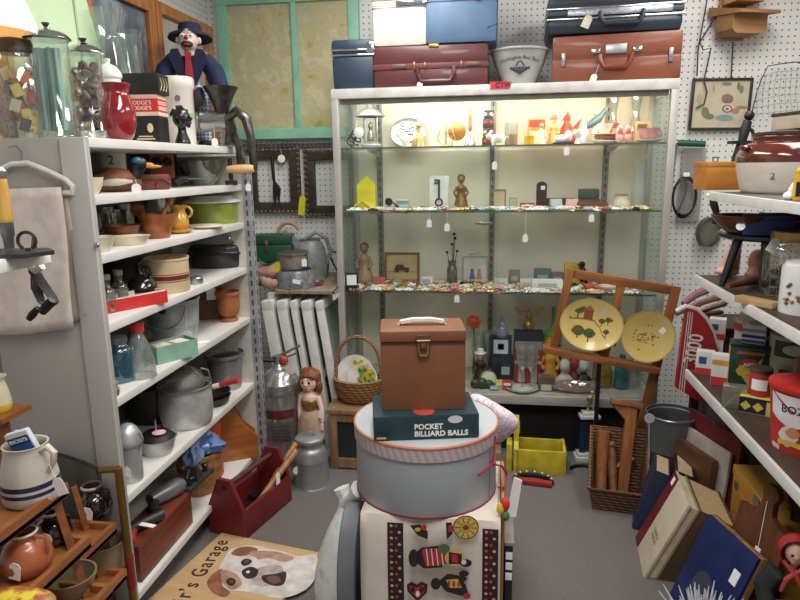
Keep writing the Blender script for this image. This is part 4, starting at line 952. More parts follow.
b = MB(); b.lathe([(0, 0), (13*k, 0), (17*k, 1.4*k), (18*k, .6*k), (13*k, -1*k), (0, -1*k)], n=30, X=Matrix.Translation((0, 0, 15*k)) @ Matrix.Rotation(PI/2, 4, 'X'), sy=.84); b.build('tray', SILV, t)
b = MB()
for i in range(40):
 r_ = random.Random(i); a = r_.uniform(0, 6.28); d = math.sqrt(r_.random())*11
 b.sph((d*math.cos(a)*k, -1.2*k, 15*k+d*.84*math.sin(a)*k), (1.8*k, 1*k, 1.8*k), 6)
b.build('embossing', SILV, t)
p, k = cp(405, 3.54, 1)
b = MB(); b.sph((-2.4*k, 0, 8.4*k), (3.4*k, 1.6*k, 3.2*k)); b.sph((2.4*k, 0, 8.4*k), (3.4*k, 1.6*k, 3.2*k)); b.lathe([(0, 0), (2*k, 1.6*k), (5*k, 7*k), (0, 9*k)], sy=.35)
solo(b, 'heart_trinket', M('#f2eee6', .3), 'white china heart trinket in front of the silver tray', 'trinket', p)
lth('brass_bell', 'brass bell with a tall steeple handle, right of the silver tray', 'bell', 419, 3.58, 1, [(8, 0), (7.4, 2), (6, 7), (5, 10), (2.4, 13), (2, 19), (3, 21), (1, 26), (0, 28)], GOLD)
p, k = cp(446, 3.6, 1)
t = thing('angel_ornament', 'gold wire ornament with scroll arms and a pointed top', 'ornament', p)
b = MB(); b.lathe(scl([(0, 0), (7, 0), (5, 2), (1, 3), (.8, 24), (0, 29)], k)); b.build('stem', GOLD, t)
b = MB()
for s in (-1, 1): b.tube([(0, 0, 22*k), (s*6*k, 0, 17*k), (s*9*k, 0, 8*k), (s*5*k, 0, 3*k)], .7*k, 6); b.tube(arc((s*4*k, 0, 12*k), 3*k, 0, 340, 10), .5*k, 5)
b.build('scroll_arms', GOLD, t)
p, k = cp(457, 3.66, 1)
t = thing('gold_plate', 'round gold coloured plaque on a small stand', 'plaque', p)
b = MB(); b.lathe([(0, 0), (8*k, 0), (9*k, 1*k), (8*k, 1.6*k), (0, 1.2*k)], X=Matrix.Translation((0, 0, 15*k)) @ Matrix.Rotation(PI/2, 4, 'X'), n=26); b.build('disc', M('#b57e3c', .35, .7), t)
b = MB(); b.tube([(-5*k, -3*k, 0), (-4*k, 2*k, 9*k), (0, 3*k, 16*k), (4*k, 2*k, 9*k), (5*k, -3*k, 0)], .8*k, 6); b.build('stand', GOLD, t)
p, k = cp(470, 3.58, 1)
t = thing('dinner_bell', 'small silver hand bell with a turned wooden handle', 'bell', p)
b = MB(); b.lathe(scl(smoothp([(6, 0), (5.4, 3), (3.6, 9), (2.6, 13), (0, 15)], 3), k)); b.build('bell', SILV, t)
b = MB(); b.lathe(scl(smoothp([(1.2, 14), (2, 18), (1.4, 24), (2.6, 31), (1, 35), (0, 35)], 3), k), n=12); b.build('handle', W('#8a5a2a', '#a9753c', 20, 'z'), t)
p, k = cp(488, 3.72, 1)
t = thing('totem_figure', 'dark carved totem figure with red and white painted trim', 'figurine', p)
b = MB()
for z, r, h in ((0, 7, 9), (9, 6, 9), (18, 6.4, 9), (27, 5, 8)): b.box((0, 0, z*k), (r*1.7*k, r*1.4*k, h*k), bev=.006)
b.build('body', M('#33251d', .5), t)
b = MB()
for z, s in ((5, 1), (14, 0), (23, 1), (31, 0)):
 for x in (-3, 3): b.sph((x*k, -5*k, z*k), (1.8*k, 1*k, 1.6*k), 8, s)
b.box((0, -5.4*k, 10*k), (8*k, 1*k, 2*k), 1); b.build('painted_trim', [M('#e6ddcf', .5), RED], t)
p, k = cp(498, 3.54, 1)
b = MB(); b.sph((0, 0, 7*k), (8*k, 4*k, 4.6*k)); b.sph((-9*k, 0, 9*k), (3.4*k, 3*k, 3.2*k))
for x in (-5, 5):
 for y in (-2, 2): b.cyl((x*k, y*k, 0), (x*k, y*k, 5*k), 1.3*k, 1.8*k)
for y in (-2, 2): b.sph((-9*k, y*k, 12*k), (1*k, .8*k, 1.6*k), 6)
b.tube([(8*k, 0, 9*k), (11*k, 0, 7*k)], .6*k, 5)
t = solo(b, 'animal_figurine', M('#efe8da', .35), 'small white china animal standing at the shelf front, left of the amber glass', 'figurine', p); fuse(t, .003)
p, k = cp(511, 3.60, 1)
t = thing('glass_tumbler', 'clear tumbler with an amber lower half', 'glass', p)
b = MB(); b.lathe(scl([(0, 0), (6.4, 0), (7, 22), (6.4, 22), (6, 1), (0, 1)], k), n=22); b.build('glass', CGL, t)
b = MB(); b.lathe(scl([(0, 1), (6, 1), (6.2, 11), (0, 11)], k), n=22); b.build('amber_band', G('#d9a878', .1, .35, '#c98f58'), t)
bxs('toy_tin', 'yellow and red patterned tin box on top of the figurine row', 'tin', 536, 3.74, 1, 17, 9, 27, M('#c9852e', .4), 0, face=([(0, 18, 15, 7, 0), (0, 2, 14, 12, 1)], [RED, M('#e8d9b0', .5)]))
lth('yellow_cup', 'small bright yellow cup at the shelf front', 'cup', 529, 3.54, 1, [(4.2, 0), (5, 3), (5, 9), (4.4, 9.4), (4.2, 2), (0, 2)], M('#e2b51f', .35), sm=0)
def doll(name, label, u, y, lev, h, body, headm, arms=True, hat=None, cat='figurine', tilt=0):
 p, k = cp(u, y, lev); k *= h/30
 t = thing(name, label, cat, p, tilt)
 b = MB(); b.lathe(scl(smoothp([(0, 0), (6, 0), (5.6, 6), (3.4, 14), (4, 18), (2, 21), (0, 21.5)], 3), k), n=14)
 if arms:
  for s in (-1, 1): b.tube([(s*3.2*k, 0, 19*k), (s*6*k, -1*k, 14*k), (s*4*k, -4*k, 11*k)], [1.5*k, 1.4*k, 1.1*k], 8)
 b.build('body', body, t)
 b = MB(); b.cyl((0, 0, 21*k), (0, 0, 23*k), 1.5*k); b.sph((0, 0, 25.6*k), (3.2*k, 3.2*k, 3.6*k), 12); b.sph((0, -3.2*k, 25.2*k), .7*k, 6); b.build('head', headm, t)
 b = MB()
 if hat: b.lathe(scl([(5, 27), (5, 27.6), (3, 28), (2.6, 31), (0, 31.6)], k), n=14); b.build('hat', hat, t)
 else: b.sph((0, .8*k, 26.6*k), (3.5*k, 3.2*k, 3.4*k), 12); b.build('hair', M('#5a3a22', .7), t)
 return t
SK = M('#dca88a', .5)
doll('china_figurine', 'cream china figurine with an orange skirt, beside the yellow cup', 541, 3.58, 1, 22, CRM, SK)
doll('china_figurine', 'tan and gold figurine in the middle of the top shelf row', 553, 3.62, 1, 28, M('#cc9a5a', .5), SK, hat=TERR)
p, k = cp(566, 3.70, 1)
b = MB(); b.lathe(scl(smoothp([(0, 0), (7, 0), (9, 8), (6, 16), (3, 22), (3.6, 27), (0, 30)], 3), k)); b.prism(scl([(3, 14), (14, 26), (10, 12), (6, 8)], k), -2*k, 2*k); b.prism(scl([(-2, 28), (0, 33), (3, 29)], k), -1*k, 1*k); b.prism(scl([(-3, 24), (-7, 23), (-3, 26)], k), -1*k, 1*k)
solo(b, 'rooster_figurine', M('#c7432c', .4), 'red and orange rooster figurine', 'figurine', p)
p, k = cp(563, 3.54, 1)
t = thing('shoe_figurine', 'white china shoe on a black base at the shelf front', 'figurine', p)
b = MB(); b.sph((-2*k, 0, 5.5*k), (7*k, 4*k, 4*k)); b.sph((5*k, 0, 8*k), (4*k, 4*k, 5.5*k)); b.build('shoe', WHITE(), t)
b = MB(); b.box((0, 0, 0), (20*k, 10*k, 2*k), bev=.002); b.build('base', BLACK(), t)
lth('egg_cup', 'small white china egg cup beside the china shoe', 'cup', 577, 3.56, 1, [(4, 0), (2, 3), (2, 6), (4.4, 9), (5, 14), (4.4, 14), (0, 9)], WHITE())
lth('bud_vase', 'narrow pale grey china vase behind the egg cup', 'vase', 583, 3.64, 1, [(4, 0), (5, 8), (3, 16), (2.6, 20), (3.6, 22), (0, 20)], M('#cfcfd4', .3))
p, k = cp(594, 3.72, 1)
t = thing('dolphin_figurine', 'blue grey leaping dolphin figurine', 'figurine', p)
b = MB(); b.tube([(-9*k, 0, 17*k), (-4*k, 0, 20*k), (2*k, 0, 24*k), (7*k, 0, 30*k), (9*k, 0, 35*k)], [2*k, 4*k, 4.4*k, 2.6*k, 1*k], 10); b.prism(scl([(7, 32), (13, 37), (10, 32)], k), -1*k, 1*k); b.prism(scl([(0, 27), (-3, 31), (3, 27)], k), -.6*k, .6*k); b.build('body', M('#56707f', .3), t)
b = MB(); b.lathe(scl(smoothp([(0, 0), (7, 0), (5, 5), (2, 18), (0, 20)], 3), k)); b.build('base', M('#c9c2b2', .4), t)
for i, (z, r, c) in enumerate(((0, 12, '#e6e0d6'), (4, 11, '#a05a42'), (7, 11.6, '#efe9df'))):
 p, k = cp(604, 3.6, 1); p.z += z*k
 solo(MB().lathe(scl([(0, .4), (r*.6, .4), (r, 2.6), (r, 3.2), (r*.6, 1.4), (0, 1.4)], k), n=26), 'saucer', M(c, .3, coat=.4), ['white saucer at the bottom of the saucer stack', 'brown saucer in the middle of the saucer stack', 'cream saucer on top of the saucer stack'][i], 'saucer', p, 0, 'stack of saucers')
lth('china_bowl', 'small white china bowl sitting on the saucer stack', 'bowl', 604, 3.6, 1, [(0, 10.4), (4, 10.4), (7, 16), (8, 19), (7.4, 19), (0, 12)], M('#ece4da', .3))
bxs('domino_box', 'upright dark red box with gold edges behind the pink shoes', 'box', 613, 3.62, 1, 9, 6, 20, M('#7c2a22', .5), .1, face=([(0, 5, 5, 10, 0)], [M('#c98a5a', .5)]))
for i, (u, s) in enumerate(((619, 'left'), (627, 'right'))):
 p, k = cp(u, 3.55, 1)
 t = thing('baby_shoe', 'pink baby shoe standing on its heel, the one '+('beside the dark red box' if i == 0 else 'beside the pink teacup'), 'shoe', p, .1, 'pair of pink baby shoes')
 b = MB(); b.sph((0, 0, 9*k), (4*k, 3*k, 9*k)); b.sph((0, -1*k, 5*k), (4.2*k, 4*k, 5*k)); b.build('shoe', M('#e3a79f', .6), t)
 b = MB(); b.sph((0, -2.8*k, 10*k), (2.4*k, 1*k, 5*k)); b.build('opening', M('#b86a62', .7), t)
bxs('trinket_box', 'tan trinket box at the back right of the top shelf', 'box', 640, 3.74, 1, 14, 10, 22, M('#b89872', .5), face=([(0, 13, 9, 6, 0)], [M('#6c4a38', .5)]))
p, k = cp(648, 3.56, 1)
t = thing('teacup', 'pink china teacup on its saucer, far right of the top shelf', 'teacup', p)
b = MB(); b.lathe(scl(ves(smoothp([(5, 3), (8, 6), (9.6, 12), (10.4, 14)], 3), .8), k), n=24); b.tube(arc((9*k, 0, 9*k), 3.4*k, -90, 110, 8), .8*k, 6); b.build('cup', M('#d9a2a0', .3, coat=.4), t)
b = MB(); b.lathe(scl([(0, 0), (6, 0), (13, 2.6), (13, 3.4), (6, 1.4), (0, 1.4)], k), n=26); b.build('saucer', M('#c9b9a4', .3), t)
for u, y, r, h, lab in ((612, 3.78, 6, 44, 'tall clear glass vase behind the pink shoes'), (634, 3.79, 7, 46, 'tall clear glass decanter at the back right of the top shelf')):
 lth('glass_vase', lab, 'vase', u, y, 1, [(r, 0), (r*1.1, h*.3), (r*.5, h*.6), (r*.8, h), (r*.7, h), (r*.4, h*.6), (r, h*.3), (0, 2)], CGL)
p, k = cp(528, 3.70, 1)
p, k = cp(367, 3.60, 2)
t = thing('yellow_box', 'bright yellow gable topped carton on the second shelf', 'carton', p, .15); YB = M('#e0d51f', .5)
b = MB(); b.box((0, 0, 0), (18*k, 14*k, 24*k)); b.prism(scl([(-9, 24), (9, 24), (0, 33)], k), -7*k, 7*k); b.build('carton', YB, t)
b = MB(); b.tube([(-12*k, -9*k, 0), (-11*k, -9*k, 5*k), (-4*k, -9*k, 9*k), (4*k, -9*k, 3*k)], .9*k, 6); b.build('string', YB, t)
p, k = cp(391, 3.58, 2)
t = thing('sunglasses', 'pair of dark sunglasses beside the yellow carton', 'sunglasses', p, -.4, rot=(0, RD(35), -.3))
for x in (-6, 6): b = MB(); b.lathe([(0, 0), (4*k, 0), (4*k, 1*k), (0, 1*k)], X=Matrix.Translation((x*k, 0, 5*k)) @ Matrix.Rotation(PI/2, 4, 'X')); b.build('lens', DK_, t)
b = MB(); b.tube([(-10*k, 0, 6*k), (-2*k, 0, 7*k), (2*k, 0, 7*k), (10*k, 0, 6*k)], .9*k, 6); b.tube([(10*k, 0, 6*k), (12*k, 12*k, 3*k)], .8*k, 6); b.tube([(-10*k, 0, 6*k), (-12*k, 12*k, 3*k)], .8*k, 6); b.build('frame', M('#4a1f1c', .4), t)
p, k = cp(402, 3.70, 2)
bxs('gift_box', 'small white box with a grey lid behind the sunglasses', 'box', 403, 3.66, 2, 12, 10, 9, M('#d9ddd9', .5), face=([(0, 5, 12, 3, 0)], [M('#9aa49f', .5)]))
bxs('gift_box', 'small teal ring box at the shelf front below the sunglasses', 'box', 404, 3.50, 2, 10, 8, 5, M('#8fbccb', .5))
p, k = cp(439, 3.66, 2)
t = thing('key_plaque', 'large old iron key mounted on a white upright card', 'key', p, rot=(-.1, 0, 0))
b = MB(); b.box((0, 0, 0), (19*k, 2*k, 32*k), bev=.002); b.build('card', M('#e9e9e2', .6), t)
b = MB(); b.cyl((0, -2*k, 9*k), (0, -2*k, 28*k), 1*k); b.tube(arc((0, -2*k, 6*k), 3.4*k, 0, 360, 14), .9*k, 6); b.box((-2.4*k, -2*k, 24*k), (5*k, 1*k, 1.6*k)); b.box((-2.4*k, -2*k, 27*k), (5*k, 1*k, 1.6*k)); b.build('key', M('#4b4f52', .4, .7), t)
doll('cherub_figurine', 'gilded standing cherub figurine on the second shelf', 461, 3.62, 2, 34, M('#8a6a3c', .4, .4), M('#a07844', .4, .3))
bxs('jewel_box', 'upright open tan card box, left of the centre post', 'box', 499, 3.62, 2, 13, 5, 19, M('#8b7358', .6), .1, face=([(0, 2, 10, 15, 0)], [M('#cbb89a', .6)]))
bxs('jewel_box', 'little upright greyish green box beside the tan card box', 'box', 513, 3.62, 2, 8, 5, 11, M('#9b9a80', .6), face=([(0, 1.6, 6, 8, 0)], [M('#c6c3a6', .6)]))
bxs('jewel_box', 'flat red box with a white zigzag pattern', 'box', 527, 3.58, 2, 14, 7, 6, M('#a5262c', .5), face=([(-4, 2, 4, 2.4, 0), (0, 3, 4, 2, 0), (4, 2, 4, 2.4, 0)], [WHITE()]))
p, k = cp(541, 3.66, 2)
t = thing('watch_case', 'dark brown arched watch case with a small white label', 'watch case', p)
b = MB(); b.prism([(-5*k, 0), (5*k, 0), (5*k, 22*k)]+[(5*k*math.cos(RD(a)), 22*k+4*k*math.sin(RD(a))) for a in range(20, 180, 20)]+[(-5*k, 22*k)], -3*k, 3*k); b.build('case', M('#3a2219', .5), t)
b = MB(); b.box((1*k, -3.4*k, 18*k), (4*k, .6*k, 4*k)); b.build('label', PAPER(), t)
bxs('wooden_box', 'long low dark red wooden box behind the coloured cards', 'box', 556, 3.72, 2, 34, 9, 9, M('#5a1f22', .5))
for u, c, rz, lab in ((557, '#b9ccd2', .3, 'pale blue folded card leaning among the jewelry'), (571, '#e0b3a8', -.35, 'pale pink folded card leaning among the jewelry')):
 p, k = cp(u, 3.60, 2)
 b = MB(); b.prism(scl([(-6, 0), (6, 0), (6, 10), (-6, 10)], k), -.6*k, .6*k, X=Matrix.Rotation(-.4, 4, 'X')); b.prism(scl([(-6, 0), (6, 0), (6, 10), (-6, 10)], k), -.6*k, .6*k, X=Matrix.Translation((0, 7.6*k, 0)) @ Matrix.Rotation(.4, 4, 'X')); solo(b, 'gift_card', M(c, .6), lab, 'card', p, rz)
bxs('wooden_box', 'long narrow reddish brown wooden pen box at the shelf front', 'box', 592, 3.60, 2, 30, 8, 6, M('#7a4030', .5), -.05)
bxs('spectacle_case', 'dark green hard spectacle case raised at the back of the second shelf', 'case', 588, 3.74, 2, 20, 9, 10, M('#4c5c50', .5), dz=8, bev=.012)
bxs('wooden_box', 'plain brown wooden block box under the green spectacle case', 'box', 588, 3.75, 2, 22, 9, 8, M('#7b5a42', .6))
lth('fabric_pouch', 'gathered cream cloth pouch near the right end of the second shelf', 'pouch', 621, 3.60, 2, [(0, 0), (8, 0), (8.4, 6), (5, 12), (7, 15), (0, 14)], M('#d9cfb4', .8, bp=.4), n=14)
lth('glass_vase', 'tall frosted white glass vase at the right end of the second shelf', 'vase', 637, 3.72, 2, [(6, 0), (7, 14), (5, 30), (6, 42), (5, 42), (0, 4)], G('#eef0ec', .1, .5, '#e6e6e0'))
p, k = cp(365, 3.70, 3)
doll('carved_figure', 'tall thin carved wooden figure at the left end of the third shelf', 365, 3.70, 3, 40, W('#9a8064', '#b39a7c', 12, 'z'), W('#8a6c50', '#a5896a', 12, 'z'))
p, k = cp(402, 3.74, 3)
t = thing('framed_drawing', 'wooden picture frame with a small drawing of an old car', 'picture', p, rot=(-.12, 0, 0))
def framepic(t, w, h, fw, fm, pm, d=.012):
 b = MB()
 for c, s in (((0, 0, 0), (w, d, fw)), ((0, 0, h-fw), (w, d, fw)), ((-w/2+fw/2, 0, fw), (fw, d, h-2*fw)), ((w/2-fw/2, 0, fw), (fw, d, h-2*fw))): b.box(c, s)
 b.build('frame', fm, t)
 b = MB(); b.box((0, .002, fw*.8), (w-1.6*fw, .004, h-1.6*fw)); b.build('print', pm, t)
framepic(t, 35*k, 29*k, 2.2*k, W('#6d4322', '#8a5a2e', 10, 'x'), M('#c7ad7c', .6))
b = MB(); b.patch(scl([(-8, 11), (6, 11), (8, 14), (3, 14), (1, 17), (-5, 17), (-7, 14)], k), -.004); b.disc((-5*k, 11*k), 2.2*k, -.0045); b.disc((5*k, 11*k), 2.2*k, -.0045); b.patch(scl([(-14, 9.6), (13, 9.6), (13, 10), (-14, 10)], k), -.004); b.build('drawing', M('#33281c', .6), t)
bxs('gift_box', 'small red box in front of the wooden picture frame', 'box', 379, 3.60, 3, 12, 8, 8, M('#c4625a', .5), .2)
bxs('gift_box', 'small white box with grey print, right of the wooden picture frame', 'box', 427, 3.62, 3, 12, 7, 9, M('#dcdcd8', .5), face=([(0, 2, 8, 5, 0)], [M('#a7b0b2', .5)]))
p, k = cp(452, 3.68, 3)
t = thing('hatpin_holder', 'grey and silver jar with black tipped hatpins standing in it', 'hatpin holder', p)
b = MB(); b.lathe(scl(ves(smoothp([(5, 0), (5, 14), (3.6, 19), (4.4, 23)], 3), .7), k)); b.build('jar', M('#7c7a72', .35, .5, .3, 40), t)
for i, (x, z) in enumerate(((-5, 32), (2, 50), (3, 46), (5, 33), (0, 40))):
 b = MB(); b.cyl((x*.2*k, 0, 12*k), (x*k, -1*k, z*k), .3*k, n=5); b.sph((x*k, -1*k, z*k), 1.5*k, 8); b.build('hatpin', BLACK(), t)
p, k = cp(475, 3.72, 3)
t = thing('framed_print', 'silver picture frame with a faded print of two children', 'picture', p, rot=(-.1, 0, 0))
framepic(t, 26*k, 27*k, 1.6*k, SILV, M('#d3cfc9', .6))
for x, c in ((-3, M('#5a6a80', .6)), (4, M('#c08a72', .6))): b = MB(); b.patch(scl([(x-3, 4), (x+3, 4), (x+1.6, 11), (x-1.6, 11)], k), -.0045); b.disc((x*k, 12.6*k), 1.7*k, -.0046); b.build('child', c, t)
b = MB(); b.tube([(-6*k, 0, 28*k), (-4*k, 0, 30*k), (4*k, 0, 30*k), (6*k, 0, 28*k)], .8*k, 6); b.build('bow_crest', SILV, t)
p, k = cp(352, 3.47, 3)
t = thing('ring_box', 'black ring box with a white open lid, at the left end of the third shelf', 'ring box', p, .3)
b = MB(); b.box((0, 0, 0), (13*k, 11*k, 5*k), bev=.003); b.box((0, 5*k, 5*k), (13*k, 2*k, 11*k), bev=.003); b.build('box', BLACK(), t)
b = MB(); b.box((0, 3.8*k, 6*k), (10*k, 1*k, 8*k), bev=.002); b.box((0, 0, 5*k), (10*k, 7*k, .8*k)); b.build('satin_lining', M('#efefec', .5), t)
for u, y, w_, h_, c, lab in ((501, 3.62, 13, 8, '#cfd0cc', 'small grey white box, left of the centre of the third shelf'), (514, 3.70, 11, 14, '#8a8272', 'upright taupe ring box beside the grey white box'), (526, 3.60, 12, 9, '#d8d6cf', 'small off white box between the taupe ring box and the big white box'), (547, 3.56, 30, 10, '#ecebe8', 'long white jewelry box on the third shelf'), (542, 3.70, 17, 16, '#5d7680', 'blue grey patterned box behind the long white jewelry box'), (557, 3.72, 12, 12, '#8c7a68', 'brown box behind the long white jewelry box'), (572, 3.70, 16, 22, '#d9b53a', 'yellow upright box left of the dark bird')):
 bxs('jewelry_box', lab, 'box', u, y, 3, w_, 8, h_, M(c, .5), face=([(0, h_*.3, w_*.6, h_*.35, 0)], [M('#b9b6ac' if c != '#d9b53a' else '#e8cf7a', .5)]))
p, k = cp(582, 3.66, 3)
t = thing('bird_figurine', 'black crow figurine beside the yellow box', 'figurine', p, .6)
b = MB(); b.sph((0, 0, 12*k), (4*k, 4*k, 8*k)); b.sph((-1*k, 0, 22*k), (3.4*k, 3*k, 3.4*k)); b.lathe([(0, 0), (1.4*k, .5*k), (0, 6*k)], X=Matrix.Translation((-3*k, 0, 22*k)) @ Matrix.Rotation(-PI/2, 4, 'Y')); b.tube([(2*k, 0, 9*k), (7*k, 0, 0)], [3*k, 1.4*k], 8); b.cyl((-1*k, 0, 0), (0, 0, 6*k), 1.4*k); fuse(b.build('body', BLACK(), t), .003)
p, k = cp(590, 3.52, 3)
b = MB(); b.tube([(-9*k, 0, 9*k), (-4*k, 0, 4*k), (2*k, 0, 5*k), (8*k, 0, 2*k)], [1*k, 2.6*k, 2.4*k, 1*k], 8); solo(b, 'toy_lizard', M('#c2452f', .5), 'red toy lizard among the jewelry', 'toy', p, .3)
lth('china_dish', 'pink and white shell dish near the right end of the third shelf', 'dish', 608, 3.52, 3, [(0, 0), (6, 0), (10, 5), (9, 5.6), (5, 2), (0, 2)], M('#e2bdb0', .4), n=12)
p, k = cp(483, 3.80, 3)
p = at(484, 223, y=3.80)
t = thing('silver_airplane', 'silver toy aeroplane hanging on the centre standard', 'ornament', p)
b = MB(); b.tube([(-9*k, -3*k, 0), (0, -3*k, 0), (8*k, -3*k, 0)], [.6*k, 2.4*k, 1*k], 10); b.build('fuselage', SILV, t)
b = MB(); b.prism(scl([(-2, -5), (2, -5), (3, 5), (-1, 5)], k), -.4*k, .4*k, ax='z', X=Matrix.Translation((0, -3*k, 0))); b.cyl((0, -3*k, 0), (0, .07, 0), .4*k, n=5); b.build('wings', SILV, t)
def stemware(u, y, label):
 lth('wine_glass', label, 'glass', u, y, 4, [(0, 0), (6, 0), (5, 1), (1, 2), (.8, 16), (5, 22), (7, 32), (6, 44), (5.4, 44), (6, 32), (4, 23), (0, 19)], CGL, group='wine glasses on the deck')
stemware(478, 3.66, 'clear wine glass just right of the brown record case'); stemware(487, 3.72, 'clear wine glass standing behind the round clock')
p, k = cp(473, 3.74, 4)
t = thing('orange_flower', 'orange artificial flower in a slim stem', 'flower', p)
b = MB(); b.tube([(0, 0, 0), (1*k, 0, 30*k), (0, 0, 50*k)], 1*k, 6); b.build('stem', M('#5a7a4a', .6), t)
b = MB(); b.sph((0, -1*k, 54*k), (6*k, 5*k, 5*k))
for i in range(7): b.sph((5*k*math.cos(i*.9), -3*k, 54*k+5*k*math.sin(i*.9)), (2.4*k, 1.5*k, 2.4*k), 8)
b.build('blossom', M('#d6552c', .5), t)
doll('nun_figurine', 'dark robed standing figurine with a pale face, left end of the deck', 480, 3.58, 4, 34, M('#3b2620', .6), SK, hat=WHITE())
p, k = cp(488, 3.52, 4)
t = thing('round_clock', 'round silver clock lying tilted in front of the dark robed figurine', 'clock', p, rot=(0, 0, .2))
b = MB(); X = Matrix.Translation((0, 0, 8*k)) @ Matrix.Rotation(1.2, 4, 'X'); b.lathe([(0, -2*k), (8*k, -2*k), (9*k, 0), (8*k, 1.6*k), (0, 1*k)], X=X, n=24); b.build('case', SILV, t)
b = MB(); b.lathe([(0, 1.9*k), (7*k, 1.7*k)], X=X, n=24); b.build('dial', M('#d9cfb2', .5), t)
t = bxs('photo_stand', 'navy box showing a white square and black round dial, under the clear perfume bottle', 'box', 500, 3.66, 4, 21, 12, 20, M('#232c46', .5), dz=24, face=([(0, 4, 14, 14, 0), (0, 8, 6, 6, 1)], [M('#d8dcdf', .5), M('#1b1d22', .5)]))
bxs('photo_stand', 'dark navy box with a pale green disc on its front', 'box', 502, 3.66, 4, 20, 14, 24, M('#262f3c', .5), face=([(3, 7, 8, 8, 0)], [M('#a9cdb4', .5)]))
p, k = cp(501, 3.66, 4); p.z += 44*k
t = thing('perfume_bottle', 'clear perfume bottle with a white label on the navy box', 'bottle', p)
b = MB(); b.lathe(scl(smoothp([(0, 0), (6, 0), (6, 8), (3, 13), (2, 16), (2, 20), (0, 21)], 3), k)); b.build('bottle', G('#dfe3ec', .15, .25, '#b7bfd6'), t)
b = MB(); b.lathe(scl([(6.2, 2), (6.2, 7)], k)); b.build('paper_label', M('#cfd3e6', .6), t)
for u, y, c, w_, h_, lab in ((499, 3.50, '#e2c434', 7, 8, 'tiny yellow box at the deck front'), (507, 3.49, '#c2372f', 9, 9, 'tiny red box with a white top at the deck front'), (494, 3.47, '#8fa6b8', 8, 4, 'tiny blue grey box at the deck front edge')):
 bxs('trinket_box', lab, 'box', u, y, 4, w_, 6, h_, M(c, .5), face=([(0, h_*.5, w_*.8, h_*.3, 0)], [WHITE()]))
p, k = cp(483, 3.49, 4)
b = MB()
for x, z, r in ((-8, 4, 5), (-1, 5, 6), (6, 4, 5), (11, 3, 3)): b.sph((x*k, 0, z*k), (r*k, r*.8*k, r*k), 10)
t = solo(b, 'frog_figurine', M('#2f4a36', .35), 'dark green glazed frog figurine lying at the left end of the deck', 'figurine', p); fuse(t, .003)
bxs('display_box', 'dark navy box under the gold eagle', 'box', 527, 3.74, 4, 28, 14, 46, M('#2a2f45', .5), face=([(0, 3, 26, 34, 0)], [M('#b9b6b2', .5)]))
p, k = cp(527, 3.74, 4); p.z += 46*k
t = thing('eagle_figurine', 'gold eagle with raised wings perched on a ball', 'eagle', p)
b = MB(); b.sph((0, 0, 6*k), 6*k, 16); b.build('ball', GOLD, t)
b = MB(); b.sph((0, 0, 15*k), (3*k, 3*k, 5*k)); b.sph((-1*k, -1*k, 21*k), (2*k, 2*k, 2*k)); b.tube([(-2*k, -2*k, 21*k), (-5*k, -3*k, 20*k)], [1*k, .3*k], 6); fuse(b.build('body', GOLD, t), .003)
for s in (-1, 1): b = MB(); b.prism([(s*1*k, 14*k), (s*5*k, 20*k), (s*12*k, 24*k), (s*15*k, 24*k), (s*12*k, 19*k), (s*8*k, 15*k), (s*3*k, 12*k)], -1*k, 1*k); b.build('wing', GOLD, t)
t = bxs('red_tin', 'red and white striped tin with a rounded lid in front of the navy box', 'tin', 527, 3.60, 4, 27, 12, 34, M('#a5262b', .4), bev=.015, face=([(0, 22, 25, 3, 0), (0, 28, 22, 2, 0), (-6, 3, 6, 16, 1), (6, 3, 6, 16, 1)], [M('#e2d4cc', .5), M('#c9b9b0', .4)]))
stemware(522, 3.52, 'clear wine glass standing left in front of the red striped tin'); stemware(531, 3.52, 'clear wine glass standing right in front of the red striped tin')
lth('bud_vase', 'bright green glass bud vase with a long brown neck', 'vase', 551, 3.72, 4, [(0, 34), (7, 34), (9, 40), (8, 47), (3, 51), (1.6, 56), (1.6, 70), (2.2, 72), (0, 72)], M('#5d9b2b', .2, coat=.5))
bxs('display_box', 'small dark box under the green bud vase', 'box', 551, 3.72, 4, 16, 12, 34, M('#3a352c', .6))
doll('carved_figure', 'yellow ochre carved elder figurine at the middle of the deck', 549, 3.60, 4, 46, M('#d49a34', .45), M('#d49a34', .45), hat=M('#c78a2a', .45))
def busto(u, y, m, label, m2=None):
 p, k = cp(u, y, 4); t = thing('bust_figurine', label, 'bust', p, group='small busts on the deck')
 b = MB(); b.lathe(scl(smoothp([(0, 0), (6, 0), (9, 4), (8, 9), (3, 14), (3, 16), (0, 17)], 3), k), n=16, sy=.7); b.build('shoulders', m2 or m, t)
 b = MB(); b.sph((0, 0, 21*k), (5*k, 5*k, 6*k)); b.sph((0, -4.6*k, 20*k), (1*k, 1.2*k, 1.4*k), 8); b.sph((0, 1*k, 24*k), (5.2*k, 5*k, 4.4*k)); b.build('head', m, t)
busto(564, 3.56, M('#e6e2dc', .4), 'white bust figurine, left of the red bust'); busto(573, 3.60, M('#b03240', .4), 'red bust figurine between the white and the black busts'); busto(583, 3.57, M('#ddd8d0', .4), 'bust with white head and black shoulders, right of the red bust', BLACK())
p, k = cp(576, 3.48, 4)
b = MB(); b.sph((0, 0, 6*k), (24*k, 8*k, 6*k), 16)
rnd = random.Random(2)
for j, vv in enumerate(b.v): b.v[j] = tuple(x*(1+rnd.uniform(-.12, .12)) for x in vv)
b.v = [(x, y, max(z, 0)) for x, y, z in b.v]
t = thing('plastic_bag', 'clear plastic bag of orange and red trinkets at the deck front', 'bag', p); b.build('bag', G('#f2e8e4', .2, .25, '#d9c9c4'), t, sharp=15)
b = MB()
